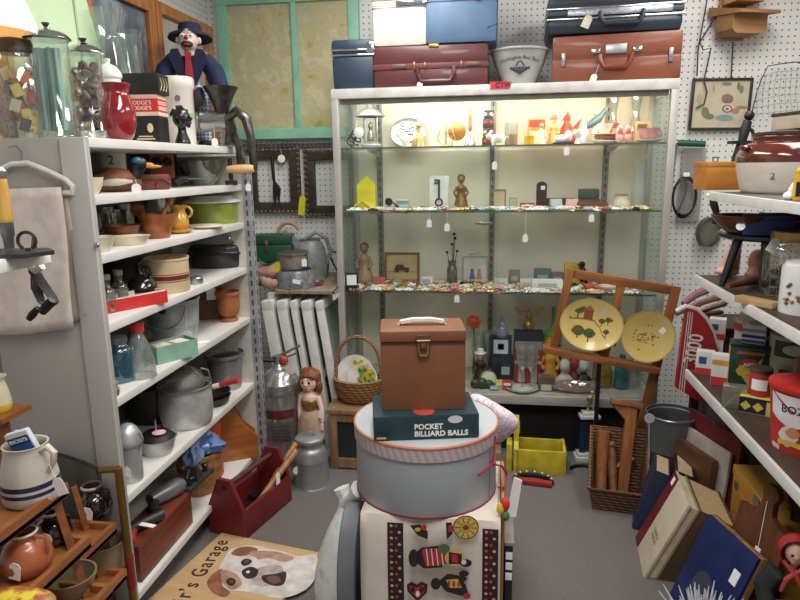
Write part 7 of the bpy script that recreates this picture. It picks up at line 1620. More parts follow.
p1, p2 = on(507, 472, 0), on(566, 476, 0); L = (p2-p1).length; wd = .17; YT = M('#c2ae2c', .55, 0, .18, 14)
mid = (p1+p2)/2+Vector((0, wd/2, 0))
t = thing('yellow_tote', 'yellow painted wooden tote with one tall end, beside the black case base', 'tote', mid, math.atan2(p2.y-p1.y, p2.x-p1.x))
q = MB(); q.prism([(-wd/2, 0), (wd/2, 0), (wd/2, .13), (.045, .16), (.045, .275), (-.045, .275), (-.045, .16), (-wd/2, .13)], -L/2+.035, -L/2+.06, ax='x'); q.build('end_board', YT, t)
q = MB(); q.box((-L/2+.012, -.02, .0), (.03, .10, .15), bev=.003); q.build('end_cleat', YT, t)
q = MB(); q.box((L/2-.008, 0, 0), (.016, wd, .135), bev=.002); q.build('end_board', YT, t)
for s in (-1, 1): q = MB(); q.box((.02, s*(wd/2-.008), 0), (L-.06, .016, .13), bev=.002); q.build('side_board', YT, t)
q = MB(); q.box((.02, 0, .004), (L-.08, wd-.03, .012)); q.build('bottom_board', M('#6e6526', .7), t)
q = MB(); q.box((-L/2+.04, -.005, .20), (.05, .07, .05), bev=.006); q.build('handle_block', M('#cdbb2c', .5), t)
p1, p2 = on(514, 482, 0), on(552, 487, 0); c = (p1+p2)/2; w = (p2-p1).length
t = thing('half_tambourine', 'half moon tambourine with a red handle bar and black studded arc, lying on the carpet', 'tambourine', c+Vector((0, 0, .004)), math.atan2(p2.y-p1.y, p2.x-p1.x))
q = MB(); q.box((0, 0, 0), (w, .035, .022), bev=.004); q.build('handle_bar', M('#9c2a2a', .4), t)
q = MB(); q.tube(arc((0, .0, .012), w*.5, 8, 172, 16, 'xy', w*.42), .012, 8); q.build('arc', BLACK(), t)
q = MB()
for i in range(7): a = RD(18+24*i); q.sph((w*.5*math.cos(a), w*.42*math.sin(a), .026), .008, 8)
q.build('jingles', M('#c9c3b4', .3, .7), t)
RX, RXB = .83, 1.27
R1, R2z, R3 = 1.485, 1.138, .718
t = thing('open_shelving', 'open shelving with white edged brown shelves along the right side', 'shelves', (0, 0, 0))
DKW = W('#3a2a22', '#4c382d', 4, 'y', .5); WE = M('#dcdbd8', .45, 0, .05)
def rshelf(z, y1, th=.03, top=DKW):
 q = MB(); q.box(((RX+RXB)/2+.006, (y1+.7)/2, z-th), (RXB-RX-.012, y1-.7, th), bev=.002); o = q.build('shelf', top, t)
 q = MB(); q.box((RX+.006, (y1+.7)/2, z-th-.004), (.012, y1-.7, th+.005), bev=.003); q.build('white_edging', WE, o)
rshelf(R1, 2.70, .028, M('#5a554f', .6)); rshelf(R2z, 2.80); rshelf(R3, 2.82, .034)
for y in (2.66, 1.7, .75):
 q = MB(); q.box((RXB-.02, y, 0), (.03, .03, R1+.2), bev=.002); q.build('upright', M('#3c3a38', .5, .4), t)
 for z in (R1, R2z, R3): q = MB(); q.prism([(RXB-.03, z-.03), (RX+.06, z-.03), (RX+.06, z-.04), (RXB-.03, z-.10)], y-.004, y+.004); q.build('bracket', M('#4a4846', .5, .4), t)
q = MB(); q.box((RXB+.006, 1.75, 0), (.012, 2.1, 1.46)); q.build('back_panel', M('#4a443e', .7), t)
def rp(u, v, X, z): p = at(u, v, x=X); return Vector((X, p.y, z)), mpp((X, p.y, z))
def rs(u, v, z, back=0): p = on(u, v, z, back); return p, mpp(p)
p, k = rp(789, 180, 1.07, R1)
t = thing('bean_crock', 'large two tone stoneware crock, brown glaze over cream, on the highest right shelf', 'crock', p)
q = MB(); q.lathe(scl(ves(smoothp([(40, 0), (43, 3), (48, 22), (49, 30)], 3), 2), k), n=40); q.build('base', M('#cdc5b8', .35, 0, .05, coat=.4), t)
q = MB(); q.lathe(scl(smoothp([(49.2, 30), (48.5, 38), (42, 47), (36, 50), (37, 54), (36, 56)], 4), k), n=40); q.build('neck', M('#5a2617', .15, 0, .1, coat=.8), t)
q = MB(); q.lathe(scl([(37, 56), (37, 58.5), (12, 61), (0, 61.5)], k), n=32); q.build('lid', M('#3a2d26', .4), t)
an = az(p); text('2', 9*k, M('#4a5460', .6), t, (-14*k*math.cos(an)+46*k*math.sin(an)*.97, -14*k*math.sin(an)-46.6*k*math.cos(an)*.97, 17*k), Matrix.Rotation(an-.32, 3, 'Z') @ Euler((PI/2, 0, 0)).to_matrix(), 'stamp', sx=1.2)
q = MB(); q.sph((-47*k, -10*k, 44*k), (6*k, 5*k, 3*k), 10); q.build('lug_handle', M('#5a2617', .15, coat=.8), t)
pz = p+Vector((0, 0, 61.5*k))
t = thing('train_set_box', 'flat cream and teal box with small print, lying on the stoneware crock', 'box', pz+Vector((.055, 0, 0)), .25)
q = MB(); q.box((0, 0, 0), (48*k, 50*k, 13*k), bev=.002); q.build('carton', M('#c9b9a2', .6), t)
q = MB(); q.box((12*k, -25.2*k, 0.4*k), (22*k, .6*k, 12.2*k)); q.build('teal_panel', M('#3f9fa6', .5), t)
q = MB(); q.box((-13*k, -25.2*k, 7*k), (14*k, .6*k, 4*k)); q.build('navy_label', M('#33394e', .5), t)
q = MB(); q.box((-12*k, -25.2*k, 1*k), (20*k, .6*k, 4*k)); q.build('orange_print', M('#c98a5c', .6), t)
q = MB(); q.box((0, 0, 13*k), (50*k, 52*k, 3*k), bev=.002); q.build('lid', M('#3a3230', .6), t)
pz2 = pz+Vector((.085, .03, 16*k))
t = thing('train_set_box', 'upright white box with a red and black top band, standing on the flat teal box', 'box', pz2, .2)
q = MB(); q.box((4*k, 0, 0), (34*k, 18*k, 25*k), bev=.002); q.build('carton', M('#d8d4cb', .6), t)
q = MB(); q.box((4*k, 0, 25*k), (34*k, 18*k, 13*k), bev=.002); q.build('red_band', M('#c2381f', .5), t); q = MB(); q.box((4*k, 0, 38*k), (34*k, 18*k, 5*k), bev=.002); q.build('black_band', M('#1f1c1b', .5), t)
q = MB(); q.tube([((-8+4*i)*k, -9.3*k, (14+4*math.sin(i*1.3))*k) for i in range(7)], .5*k, 5); q.build('line_drawing', M('#7a766e', .6), t)
p, k = rp(717, 180, .935, R1)
t = thing('wooden_file_box', 'small yellowish wooden file box at the end of the highest right shelf', 'box', p+Vector((0, -.02, 0)), .12)
q = MB(); q.box((0, 0, 0), (37*k, 30*k, 22*k), bev=.003); q.build('body', W('#b06f28', '#c9893c', 3, 'x', .4), t)
q = MB(); q.box((0, 0, 22*k+.0004), (37.6*k, 30.6*k, 5*k), bev=.003); q.build('lid', W('#b06f28', '#c9893c', 3, 'x', .4), t)
q = MB(); q.tube(arc((-2*k, 6*k, 29*k), 2.6*k, 0, 360, 10), .6*k, 5); q.cyl((-2*k, 6*k, 26.9*k), (-2*k, 6*k, 27.5*k), .8*k); q.build('ring_pull', BLACK(), t)
p, k = rp(742, 170, 1.04, R1)
t = thing('iron_statue', 'black cast iron hand pump ornament beside the wooden file box', 'statue', p+Vector((0, .03, 0)), .2)
b = MB(); b.box((0, 0, 0), (20*k, 14*k, 4*k), bev=.002); b.tube([(-4*k, 0, 4*k), (-3*k, 0, 30*k), (0, 0, 46*k)], [7*k, 5.5*k, 4.5*k], 10); b.box((0, 0, 44*k), (26*k, 8*k, 3*k)); b.build('base', BLACK(), t)
b = MB(); b.tube([(0, 0, 46*k), (2*k, 0, 58*k), (4*k, 0, 66*k)], [4*k, 5*k, 4*k], 10); b.sph((5*k, 0, 71*k), (5*k, 4*k, 5*k), 12); b.tube([(2*k, 0, 62*k), (8*k, -3*k, 56*k), (9*k, -4*k, 50*k)], 1.8*k, 7); b.build('figure', BLACK(), t)
p, k = rs(790, 196, R1); p = Vector((.87, at(790, 185, x=.87).y, R1))
k = mpp(p)
t = thing('china_figurine', 'small white china figurine at the shelf edge in front of the stoneware crock', 'figurine', p)
b = MB(); b.sph((0, 0, 4*k), (6*k, 4*k, 4.5*k), 12); b.sph((2*k, 0, 10*k), (3.4*k, 3*k, 4*k), 10); b.sph((3*k, 0, 15*k), (2.2*k, 2*k, 2.4*k), 10); fuse(b.build('body', WHITE(), t), .003)
p = Vector((.885, at(800, 170, x=.885).y, R1))
t = thing('toy_figure', 'small bright yellow toy standing at the right edge of the highest shelf', 'toy', p); b = MB(); b.box((0, 0, 0), (7*k, 6*k, 26*k), bev=.003); b.sph((0, 0, 28*k), 4*k, 8); b.build('body', M('#d9a81f', .5), t); b = MB(); b.box((-1*k, -3.2*k, 4*k), (4*k, .6*k, 14*k)); b.build('dark_trim', BLACK(), t)
p, k = rp(764, 270, 1.02, R2z)
t = thing('black_stool', 'small black painted round stool standing on the second right shelf', 'stool', p)
ks = k; SHt = 62*k
q = MB(); q.lathe(scl([(0, 46), (42, 46), (45, 48), (45, 51), (43, 53), (0, 53)], k), n=36); q.build('seat', M('#16171a', .3, coat=.4), t)
for i, a in enumerate((196, 248, 335, 120)):
 c, s = math.cos(RD(a)), math.sin(RD(a)); q = MB(); q.tube([(44*k*c, 44*k*s, 0), (31*k*c, 31*k*s, 46*k)], [3.4*k, 4.4*k], 10); q.build('leg', M('#16171a', .35, coat=.3), t)
st = p+Vector((0, 0, 53*k))
pb = at(744, 212, y=st.y-.05); 
t = thing('wooden_bowl', 'wide brown wooden bowl on the black stool', 'bowl', (pb.x, st.y-.05, st.z))
q = MB(); q.lathe(scl(ves(smoothp([(12, 0), (16, 2), (26, 12), (29, 17)], 3), 1.6), k), n=32); q.build('bowl', W('#4a2415', '#6a3a22', 6, 'x', .3, .3), t)
q = MB(); q.lathe([(0, 0), (4*k, .3*k)], X=Matrix.Translation((-10*k, -23*k, 8*k)) @ Matrix.Rotation(1.1, 4, 'X') @ Matrix.Rotation(-.4, 4, 'Y'), n=12); q.build('price_sticker', PAPER(), t)
pb = at(758, 226, y=st.y-.12)
t = thing('blue_box', 'flat royal blue box on the black stool, in front of the wooden bowl', 'box', (pb.x+.03, st.y-.125, st.z), -.25)
q = MB(); q.box((0, 0, 0), (42*k, 18*k, 15*k), bev=.003); q.build('carton', M('#1c2f73', .4), t); q = MB(); q.box((0, 0, 15*k), (43*k, 19*k, 4*k), bev=.003); q.build('lid', M('#16265e', .4), t)
pb = at(775, 205, y=st.y+.08)
t = thing('wooden_crate', 'small dark wooden crate behind the blue box on the stool', 'crate', (pb.x+.02, st.y+.07, st.z)); q = MB()
for z in (0, 9): q.box((0, -9*k, z*k), (34*k, 1.6*k, 7*k)); q.box((0, 9*k, z*k), (34*k, 1.6*k, 7*k))
q.build('slats', W('#6a4426', '#86592f', 6, 'x', .6), t)
for x in (-16, 16): q = MB(); q.box((x*k, 0, 0), (2*k, 17*k, 17*k)); q.build('end_board', W('#a87a44', '#c0924f', 6, 'x', .6), t)
p, k = rp(738, 292, .98, R2z); p.z = R2z
t = thing('doll_legs', 'pair of pink jointed doll legs standing between the stool legs', 'doll part', (1.005, at(741, 280, x=1.005).y, R2z), -.2)
SKP = M('#d9a08c', .4, 0, .04)
for s, x in ((0, -12), (1, 14)):
 b = MB()
 if s == 0: b.tube([(x*k, 0, 7*k), (x*k+2*k, 0, 18*k), (x*k+5*k, 0, 32*k), (x*k+6*k, 0, 42*k)], [10*k, 8*k, 5*k, 6*k], 12); b.sph((x*k+6*k, 0, 45*k), (5.4*k, 5*k, 6.5*k), 12); b.sph((x*k-2*k, -3*k, 5*k), (12*k, 8*k, 5*k), 12)
 else: b.sph((x*k, 0, 16*k), (10*k, 9*k, 13*k), 14); b.tube([(x*k, 0, 10*k), (x*k-2*k, -2*k, 3*k)], [8*k, 9*k], 10); b.sph((x*k-4*k, -5*k, 3.5*k), (9*k, 8*k, 3.5*k), 10)
 fuse(b.build('leg', SKP, t), .004)
p, k = rs(790, 298, R2z, .06); k = mpp((p.x, p.y, R2z+.1))
t = thing('glass_jar', 'large clear glass jar with a gold lid on the second right shelf, holding scraps', 'jar', p)
q = MB(); q.lathe(scl(smoothp([(0, 0), (26, 0), (27, 3), (27, 42), (22, 52), (21, 55)], 3), k), n=32); q.build('glass_body', G('#d7d5cf', .14, .10, '#7a736b'), t)
q = MB(); q.lathe(scl([(0, 55), (22.5, 55), (23, 57), (23, 64), (22, 65), (0, 65)], k), n=32); q.build('lid', M('#b89b63', .35, .6), t)
q = MB(); rnd = random.Random(12)
for i in range(24): a = rnd.random()*6.28; r = rnd.random()*17*k; q.tube([(r*math.cos(a), r*math.sin(a), (3+rnd.random()*14)*k), (r*math.cos(a+1), r*math.sin(a+1), (8+rnd.random()*24)*k)], 2.2*k, 6, rnd.randrange(3))
q.build('scraps', [M('#8a6c4e', .7), M('#c9b8a2', .7), M('#5a4a3c', .7)], t)
tagmesh(t, (-22*k, -12*k, 58*k), 9*k, 1*k, tilt=.5)
p, k = rs(803, 316, R2z, .06); k = mpp((p.x, p.y, R2z+.06))
t = thing('flower_canister', 'white ceramic canister painted with flowers at the edge of the second shelf', 'canister', p)
q = MB(); q.lathe(scl(ves(smoothp([(22, 0), (23, 3), (23, 44), (20, 48)], 3), 1), k), n=30); q.build('body', M('#dfdedc', .25, 0, .04, coat=.5), t)
q = MB(); q.lathe(scl([(20.5, 48), (20, 51), (6, 54), (0, 54)], k), n=26); q.build('lid', M('#dfdedc', .25, coat=.5), t)
q = MB(); rnd = random.Random(5)
for i in range(26):
 a = -PI/2-.55+rnd.uniform(-.8, .9); z = (14+rnd.gauss(4, 5))*k; q.sph((23.3*k*math.cos(a), 23.3*k*math.sin(a), z), (2.2*k, 2.2*k, 1.8*k), 6, rnd.randrange(4))
q.build('painted_flowers', [M('#b9823c', .5), M('#6b6a3c', .5), M('#c9a45a', .5), M('#8a5a3a', .5)], t)
def tool(u0, v0, u1, v1, z, name, label, m, prof, hz=0.012, cat='tool'):
 a, b = on(u0, v0, z), on(u1, v1, z); a.z = b.z = z+hz
 q = MB(); n = len(prof); q.tube([a+(b-a)*(f) for f, r in prof], [r for f, r in prof], 10); return solo(q, name, m, label, cat)
tool(727, 293, 778, 281, R2z, 'wooden_mallet', 'brown turned wooden tool lying at the front of the second right shelf', W('#5a3722', '#7a5032', 8, 'x', .5), [(0, .010), (.15, .012), (.3, .014), (.45, .018), (.75, .022), (.9, .026), (1, .02)], .026)
a, b = on(738, 301, R2z), on(776, 309, R2z)
q = MB(); L = (b-a).length; q.box((0, 0, 0), (L, .04, .022), bev=.003); solo(q, 'wooden_ruler', W('#a8875a', '#c2a274', 8, 'x', .5), 'tan wooden rule box lying at the front edge of the second right shelf', 'ruler', (a+b)/2, math.atan2((b-a).y, (b-a).x))
t = thing('metal_crate', 'dark wooden crate standing beyond the end of the right shelving, heaped with old tools', 'crate', (1.175, 3.12, 0)); zc = at(700, 322, y=3.0).z-.02
for y in (-.14, .14):
 for z in (.02, zc*.34, zc*.67): q = MB(); q.box((0, y, z), (.36, .014, zc*.28)); q.build('slat', W('#2c2420', '#3e332c', 5, 'x', .7), t)
for x in (-.17, .17):
 for y in (-.125, .125): q = MB(); q.box((x, y, 0), (.03, .03, zc-.012)); q.build('post', M('#2a2320', .7), t)
q = MB(); q.box((0, 0, zc-.012), (.38, .30, .012)); q.build('top_board', W('#2c2420', '#3e332c', 5, 'x', .7), t)
RUST = M('#4a3a30', .5, .6, .3, 20)
for i, (u0, v0, u1, v1, r, m, lab, nm) in enumerate([(676, 314, 722, 296, .014, W('#6a4a30', '#86623f', 8, 'x', .5), 'old brown wooden tool handle lying across the tool heap', 'wooden_tool'), (682, 320, 726, 304, .008, RUST, 'rusty iron rod tool in the middle of the tool heap', 'iron_tool'), (690, 318, 720, 312, .010, RUST, 'pair of rusty iron tongs at the front of the tool heap', 'iron_tool'), (683, 304, 706, 290, .018, M('#8a5a6a', .6), 'dull purple cloth roll on top of the tool heap', 'cloth_roll'), (700, 312, 732, 300, .012, W('#8a6844', '#a5835a', 8, 'x', .5), 'light tan tool handle at the right of the tool heap', 'wooden_tool')]):
 yy = 2.98+.05*i; a, b = at(u0, v0, y=yy), at(u1, v1, y=yy+.06); a.z = max(a.z, zc+r); b.z = max(b.z, zc+r); q = MB()
 q.tube([a, (a+b)/2+Vector((0, 0, r*.5)), b], [r*.8, r, r*1.2], 8)
 if 'tongs' in lab: q.tube([a+Vector((0, .03, .01)), (a+b)/2, b+Vector((0, -.04, .01))], r*.8, 8)
 solo(q, nm, m, lab, 'tool' if i != 3 else 'cloth')
def gbox(u, v, w, d, h, m, label, rz, name='spice_box', cat='box', back=.02, dz=0, panels=(), pm=None):
 p, k = rs(u, v, R3, back); p.z += dz; k = mpp((p.x, p.y, R3+.05)); t = thing(name, label, cat, p, rz)
 q = MB(); q.box((0, 0, 0), (w*k, d*k, h*k), bev=.002); q.build('carton', m, t)
 for (x0, z0, ww, hh, mi) in panels: q = MB(); q.box((x0*k, -d*k/2-.0008, z0*k), (ww*k, .0016, hh*k), 0); q.build('printed_panel', pm[mi], t)
 return t, p, k
TINW = M('#dfdddb', .45, 0, .04); TR_ = M('#c2322c', .4); BLU = M('#33508a', .5)
az_ = -.36
for u, v, dz, lab in ((708, 369, 0, 'white and red carton with a blue mark, bottom of the carton pair at the shelf end'), (703, 384, 0, 'white and red carton with a blue mark, nearest the tan tin at the shelf end')):
 pass
t, p, k = gbox(713, 366, 15, 12, 22, TINW, 'white and red spice carton standing at the far end of the third shelf', az_, back=.10, panels=((0, .5, 14.6, 6, 0), (-2, 10, 6, 6, 1)), pm=[TR_, BLU])
gbox(714, 366, 15, 12, 21, TINW, 'white and red spice carton stacked on another spice carton', az_, back=.10, dz=22*k+.0005, panels=((0, .5, 14.6, 6, 0), (-2, 10, 6, 6, 1)), pm=[TR_, BLU])
gbox(704, 374, 16, 12, 23, TINW, 'white and red spice carton at the shelf corner, left of the yellow striped carton', az_, back=.02, panels=((0, .5, 15.6, 6, 0), (-2, 11, 7, 7, 1)), pm=[TR_, BLU])
gbox(719, 385, 16, 12, 31, TINW, 'white carton with a yellow stripe and red base, in front of the spice cartons', az_, name='cereal_box', back=.02, panels=((0, .5, 15.6, 8, 0), (0, 21, 15.6, 5, 1)), pm=[TR_, M('#d9a93a', .5)])
p, k = rs(756, 388, R3, .13); k = mpp((p.x, p.y, R3+.1))
t = thing('shortening_tin', 'large white tin with a red rim and lid, at the back of the third shelf', 'tin', p)
q = MB(); q.lathe(scl([(0, 0), (24, 0), (24, 52), (0, 52)], k), n=34); q.build('body', M('#d6d4d4', .4, 0, .04), t)
q = MB(); q.lathe(scl([(24, 51), (25.5, 51), (26, 54), (26, 58), (24, 59)], k), n=34); q.build('red_rim', M('#b3262a', .35, coat=.3), t)
q = MB(); q.lathe(scl([(24, 59), (22, 60), (21, 66), (20, 67), (0, 67)], k), n=30); q.build('lid', M('#a9a8a3', .4, .3), t)
q = MB(); q.sph((-14*k, -19*k, 34*k), (9*k, 3*k, 7*k), 12, 0); q.sph((-8*k, -22*k, 40*k), (5*k, 2*k, 4*k), 10, 1); q.build('fruit_print', [M('#c8502e', .5), M('#8a4a7a', .5)], t)
p, k = rs(746, 393, R3, .07); k = mpp((p.x, p.y, R3+.08))
t = thing('biscuit_tin', 'dark green tin with a red and yellow fruit emblem, on the third shelf', 'tin', p, -.30); GT = M('#1e4230', .4, 0, .1, coat=.2)
w, h = 36*k, 44*k
q = MB(); q.box((0, 0, 0), (w, 22*k, h), bev=.004); q.build('body', GT, t); q = MB(); q.box((0, 0, h), (w+.003, 22.6*k, 3*k), bev=.002); q.build('lid', M('#17301f', .4), t)
q = MB(); q.box((-w/2-.0005, 0, 2*k), (.0016, 20*k, h-4*k)); q.build('yellow_side', M('#b9ae4a', .5), t)
q = MB(); y = -11*k-.001
q.disc((0, 24*k), 10*k, y, sz=.9, mi=0); q.patch(scl([(-12, 20), (-8, 26), (0, 23), (8, 26), (12, 20), (9, 15), (0, 17), (-9, 15)], k), y-.0004, 1); q.patch(scl([(-7, 16), (0, 6), (3, 5), (4, 16)], k), y-.0005, 1); q.patch(scl([(7, 30), (11, 36), (9, 25)], k), y-.0005, 1); q.box((0, y, 37*k), (24*k, .0008, 3*k), 2)
q.build('fruit_emblem', [M('#b3342c', .5), M('#c9b03c', .5), M('#b0623a', .5)], t)
text('APTE', 5*k, M('#e6ddd0', .5), t, (0, y-.0007, 26.6*k), name='emblem_lettering', bold=.0004)
pz = p+Vector((0, 0, h+3*k))
t = thing('tea_box', 'white and navy striped small carton on top of the green tin', 'box', pz+Vector((.01, 0, 0)), -.5)
q = MB(); q.box((0, 0, 0), (21*k, 13*k, 19*k), bev=.002); q.build('carton', M('#d9d8da', .5), t)
for z, m in ((1, BLU), (6, M('#26345e', .5)), (12, M('#8a93b8', .5))): q = MB(); q.box((0, -6.6*k, z*k), (20.6*k, .4*k, 3*k)); q.build('printed_stripe', m, t)
q = MB(); q.box((2*k, 1*k, 19*k), (17*k, 11*k, 2*k), X=Matrix.Rotation(.1, 4, 'Y')); q.build('tan_lid', M('#b39a7a', .6), t)
p, k = rs(787, 404, R3, .13); k = mpp((p.x, p.y, R3+.08))
t = thing('coffee_canister', 'tall round cream canister with a dark green label', 'canister', p)
q = MB(); q.lathe(scl([(0, 0), (21, 0), (21.5, 2), (21.5, 34), (22, 35), (22, 37), (21.5, 38), (21.5, 62), (0, 62)], k), n=32); q.build('body', M('#b3ab93', .45, 0, .08), t)
q = MB(); q.lathe(scl([(22, 62), (22.3, 64), (22, 72), (20, 73), (0, 73.5)], k), n=32); q.build('lid', M('#6a6656', .45, .2), t)
wrap(21.8*k, -160, -60, 42*k, 58*k, M('#274534', .5), 'green_label', t)
q = MB(); a = RD(-112); X = Matrix.Rotation(a+PI/2, 4, 'Z'); q.disc((0, 50*k), 6.5*k, -22.1*k, sx=1.5, sz=.8, X=X); q.build('white_oval', M('#cfcabf', .5), t)
t, p, k = gbox(803, 420, 26, 16, 46, M('#a58a6c', .6), 'tan carton with a brown printed picture, behind the red and white bucket', -.2, name='gift_box', back=.20, dz=0, panels=((-4, 8, 10, 16, 0),), pm=[M('#5a3424', .6)])
p, k = rs(733, 411, R3, .05); t = thing('acrylic_box', 'small clear plastic box of pale scraps at the shelf edge', 'box', p, -.3)
q = MB(); q.box((0, 0, 0), (22*k, 14*k, 22*k), bev=.002); q.build('box', G('#e3e6dc', .12, .28, '#a9ad94'), t)
p, k = rs(760, 418, R3, .05); pz = p.copy()
t = thing('game_box', 'low yellow and navy game box with two yellow diamonds, at the shelf edge', 'game box', p, -.50); k = mpp(p)
q = MB(); q.box((4*k, 6*k, 0), (46*k, 26*k, 17*k), bev=.002); q.build('carton', M('#d4bf62', .5), t)
q = MB(); q.box((-7*k, -7.1*k, 1*k), (24*k, .5*k, 14*k)); q.box((4*k, -7.1*k, 15*k), (46*k, .5*k, 1.6*k)); q.build('navy_panel', M('#1c1c3a', .5), t)
for x in (-13, -2): q = MB(); q.patch(scl([(x, 3), (x+5, 8), (x, 13), (x-5, 8)], k), -7.5*k); q.build('yellow_diamond', M('#dcc43c', .5), t)
pz = p+Vector((0, .02, 17*k))
t = thing('red_can', 'red can with a dark lid and a white price label, on the yellow game box', 'can', pz+Vector((.0, .01, 0)))
q = MB(); q.lathe(scl([(0, 0), (10, 0), (10.4, 1), (10.4, 24), (10, 25)], k), n=26); q.build('body', M('#b3352b', .4), t)
q = MB(); q.lathe(scl([(0, 28), (10.6, 28), (10.8, 27), (10.8, 24), (10.4, 24)], k), n=26); q.build('lid', M('#5a4a40', .45, .3), t)
wrap(10.6*k, -155, -75, 7*k, 18*k, PAPER(), 'price_label', t)
t = thing('green_bottle', 'small olive green bottle with a dark cap, beside the red can', 'bottle', pz+Vector((19*k, -2*k, 0)))
q = MB(); q.lathe(scl([(0, 0), (5, 0), (5.4, 1), (5.4, 19), (4, 22), (0, 22)], k), n=18); q.build('body', M('#77805c', .4), t)
q = MB(); q.lathe(scl([(0, 22), (4.6, 22), (4.6, 27), (0, 27.4)], k), n=16); q.build('cap', M('#2c332a', .4), t)
wrap(5.5*k, -150, -50, 13*k, 17*k, M('#20261f', .4), 'dark_label', t)
p, k = rs(800, 455, R3, .07); k = mpp((p.x, p.y, R3+.06))
t = thing('ice_cream_bucket', 'big red and white paper bucket with lettering at the right edge of the third shelf', 'bucket', p, -.72)
r0, r1, h = 27*k, 33*k, 64*k
q = MB(); q.lathe([(0, 0), (r0, 0), (r1, h)], n=40); q.build('body', M('#b92f2a', .4, 0, .05), t)
q = MB(); q.lathe([(r1-.002, h-.004), (r1+.004, h-.004), (r1+.005, h+.008), (r1-.002, h+.01), (0, h+.008)], n=40); q.build('lid', M('#c2342c', .4), t)
fr_ = lambda z: r0+(r1-r0)*z/h+.0012
def cpatch(name, pts, m, n=1):
 q = MB(); vs = []
 for x, z in pts: a = -PI/2+x*k/r1; r = fr_(z*k)+.0005*n; vs.append((r*math.cos(a), r*math.sin(a), z*k))
 q.add(vs, [tuple(range(len(vs)))]); return q.build(name, m, t)
def gridp(name, f, m, n=1, N=14):
 """curved printed patch between two curves z0(x), z1(x)"""
 q = MB(); vs = []
 for i in range(N+1):
  x, za, zb = f(i/N); a = -PI/2+x*k/r1
  for z in (za, (za+zb)/2, zb): r = fr_(z*k)+.0005*n; vs.append((r*math.cos(a), r*math.sin(a), z*k))
 q.add(vs, [(3*i+j, 3*i+j+1, 3*i+j+4, 3*i+j+3) for i in range(N) for j in (0, 1)]); return q.build(name, m, t)
gridp('white_panel', lambda s: (-26+52*s, 38-10*math.sin(s*PI), 60), M('#dcdadd', .5))
gridp('red_ribbon', lambda s: (-24+24*s, 59-17*s, 61-16*s), M('#b0323e', .5), 2)
gridp('white_circle', lambda s: (-16+22*s, 18-11*math.sin(s*PI), 18+11*math.sin(s*PI)), M('#d9d0cc', .5), 2)
gridp('pastry_print', lambda s: (-8+16*s, 19-5*math.sin(s*PI)+3, 19+7*math.sin(s*PI)+3), M('#c98a5a', .5), 3)
gridp('banana_print', lambda s: (-16+26*s, 7+2*math.sin(s*PI), 13+1*math.sin(s*PI)), M('#d9b23c', .5), 3)
gridp('white_label', lambda s: (-26+12*s, 2-1*s, 7-1*s), M('#d9c4cc', .5), 2)
o = text('BOZE', 11*k, M('#4a4458', .5), t, (0, 0, 0), Euler((PI/2, 0, 0)).to_matrix(), 'lettering', ext=.0004, bold=.0006)
for v in o.data.vertices: z = v.co.z+46*k; a = -PI/2+(v.co.x+1*k)/r1; r = fr_(z)+.0016; v.co = (r*math.cos(a), r*math.sin(a), z)
p = at(733, 30, y=3.88)
k = mpp(p)
t = thing('birdhouse', 'unpainted wooden birdhouse hanging on the pegboard', 'birdhouse', (p.x, 3.955, at(727, 31, y=3.9).z), .35); PLY = W('#9a7048', '#b58a5e', 5, 'x', .6)
q = MB(); q.box((0, -.10, -2*k), (38*k, .13, 16*k)); q.prism([(-19*k, -2*k), (19*k, -2*k), (15*k, -6*k), (-15*k, -6*k)], -.165, -.03); q.build('box', PLY, t)
q = MB(); q.prism([(.02, 15*k), (-.235, 10*k), (-.235, 13*k), (.02, 24*k)], -22*k, 22*k, ax='x'); q.build('roof', W('#8a6238', '#a57a4c', 5, 'x', .6), t)
q = MB(); q.box((0, -.02, -8*k), (28*k, .02, 60*k)); q.build('back_board', PLY, t)
q = MB(); q.box((0, -.10, 24*k), (30*k, .11, 30*k)); q.build('upper_box', PLY, t)
a, b_ = at(689, 130, y=3.91), at(754, 76, y=3.91)
t = thing('framed_picture', 'faded garden picture in a thin dark frame, hung on the pegboard', 'picture', (a.x, 3.93, a.z), rot=(0, .02, 0)); w, h = b_.x-a.x+.0, b_.z-a.z
fr(0, w, 0, h, 0, .022, .014, M('#2a201c', .5), t)
q = MB(); q.box((w/2, .002, .01), (w-.02, .006, h-.02)); q.build('print', MOTTLE(['#b3a890', '#c4baa2', '#a89d86'], 5, .5), t)
kk = mpp(a)
def pf(u, v): p = at(u, v, y=3.925); return (p.x-a.x, p.z-a.z)
q = MB(); n = 0
def pp_(pts, mi):
 global n
 n += 1; q.patch([pf(*x) for x in pts], -.002-.0002*n, mi)
for u, v, a1, b1, mi in ((727, 98, 6, 5, 0), (727, 108, 7, 5.5, 1), (727, 108, 5.4, 4.2, 0), (727, 108, 3.6, 2.8, 1), (727, 108, 1.6, 1.2, 2), (724, 117, 9, 3, 3), (705, 112, 4, 5, 4), (709, 116, 5, 3, 4), (699, 100, 3, 6, 5), (741, 88, 2, 4, 4), (738, 85, 1.6, 4, 4), (726, 83, 5, 1.6, 4), (735, 110, 4, 2.4, 6), (741, 106, 6, 1.4, 6), (713, 88, 1, 4, 5)): pp_(ell(u, v, a1, b1), mi)
q.build('garden_print', [M('#8a6a62', .7), M('#cfc8b8', .7), M('#7a5a4a', .7), M('#7f9aa0', .7), M('#6f8058', .7), M('#a59c80', .7), M('#a9805a', .7)], t)
def cord(name, label, pts, r=.004, y=3.915, m=None, cat='string'):
 P = [at(u, v, y=y) for u, v in pts]; P = [P[0]]+P; return solo(MB().tube([x for i, x in enumerate(P) if i], r, 6), 'wall_string', m or M('#3a332f', .6), label, cat)
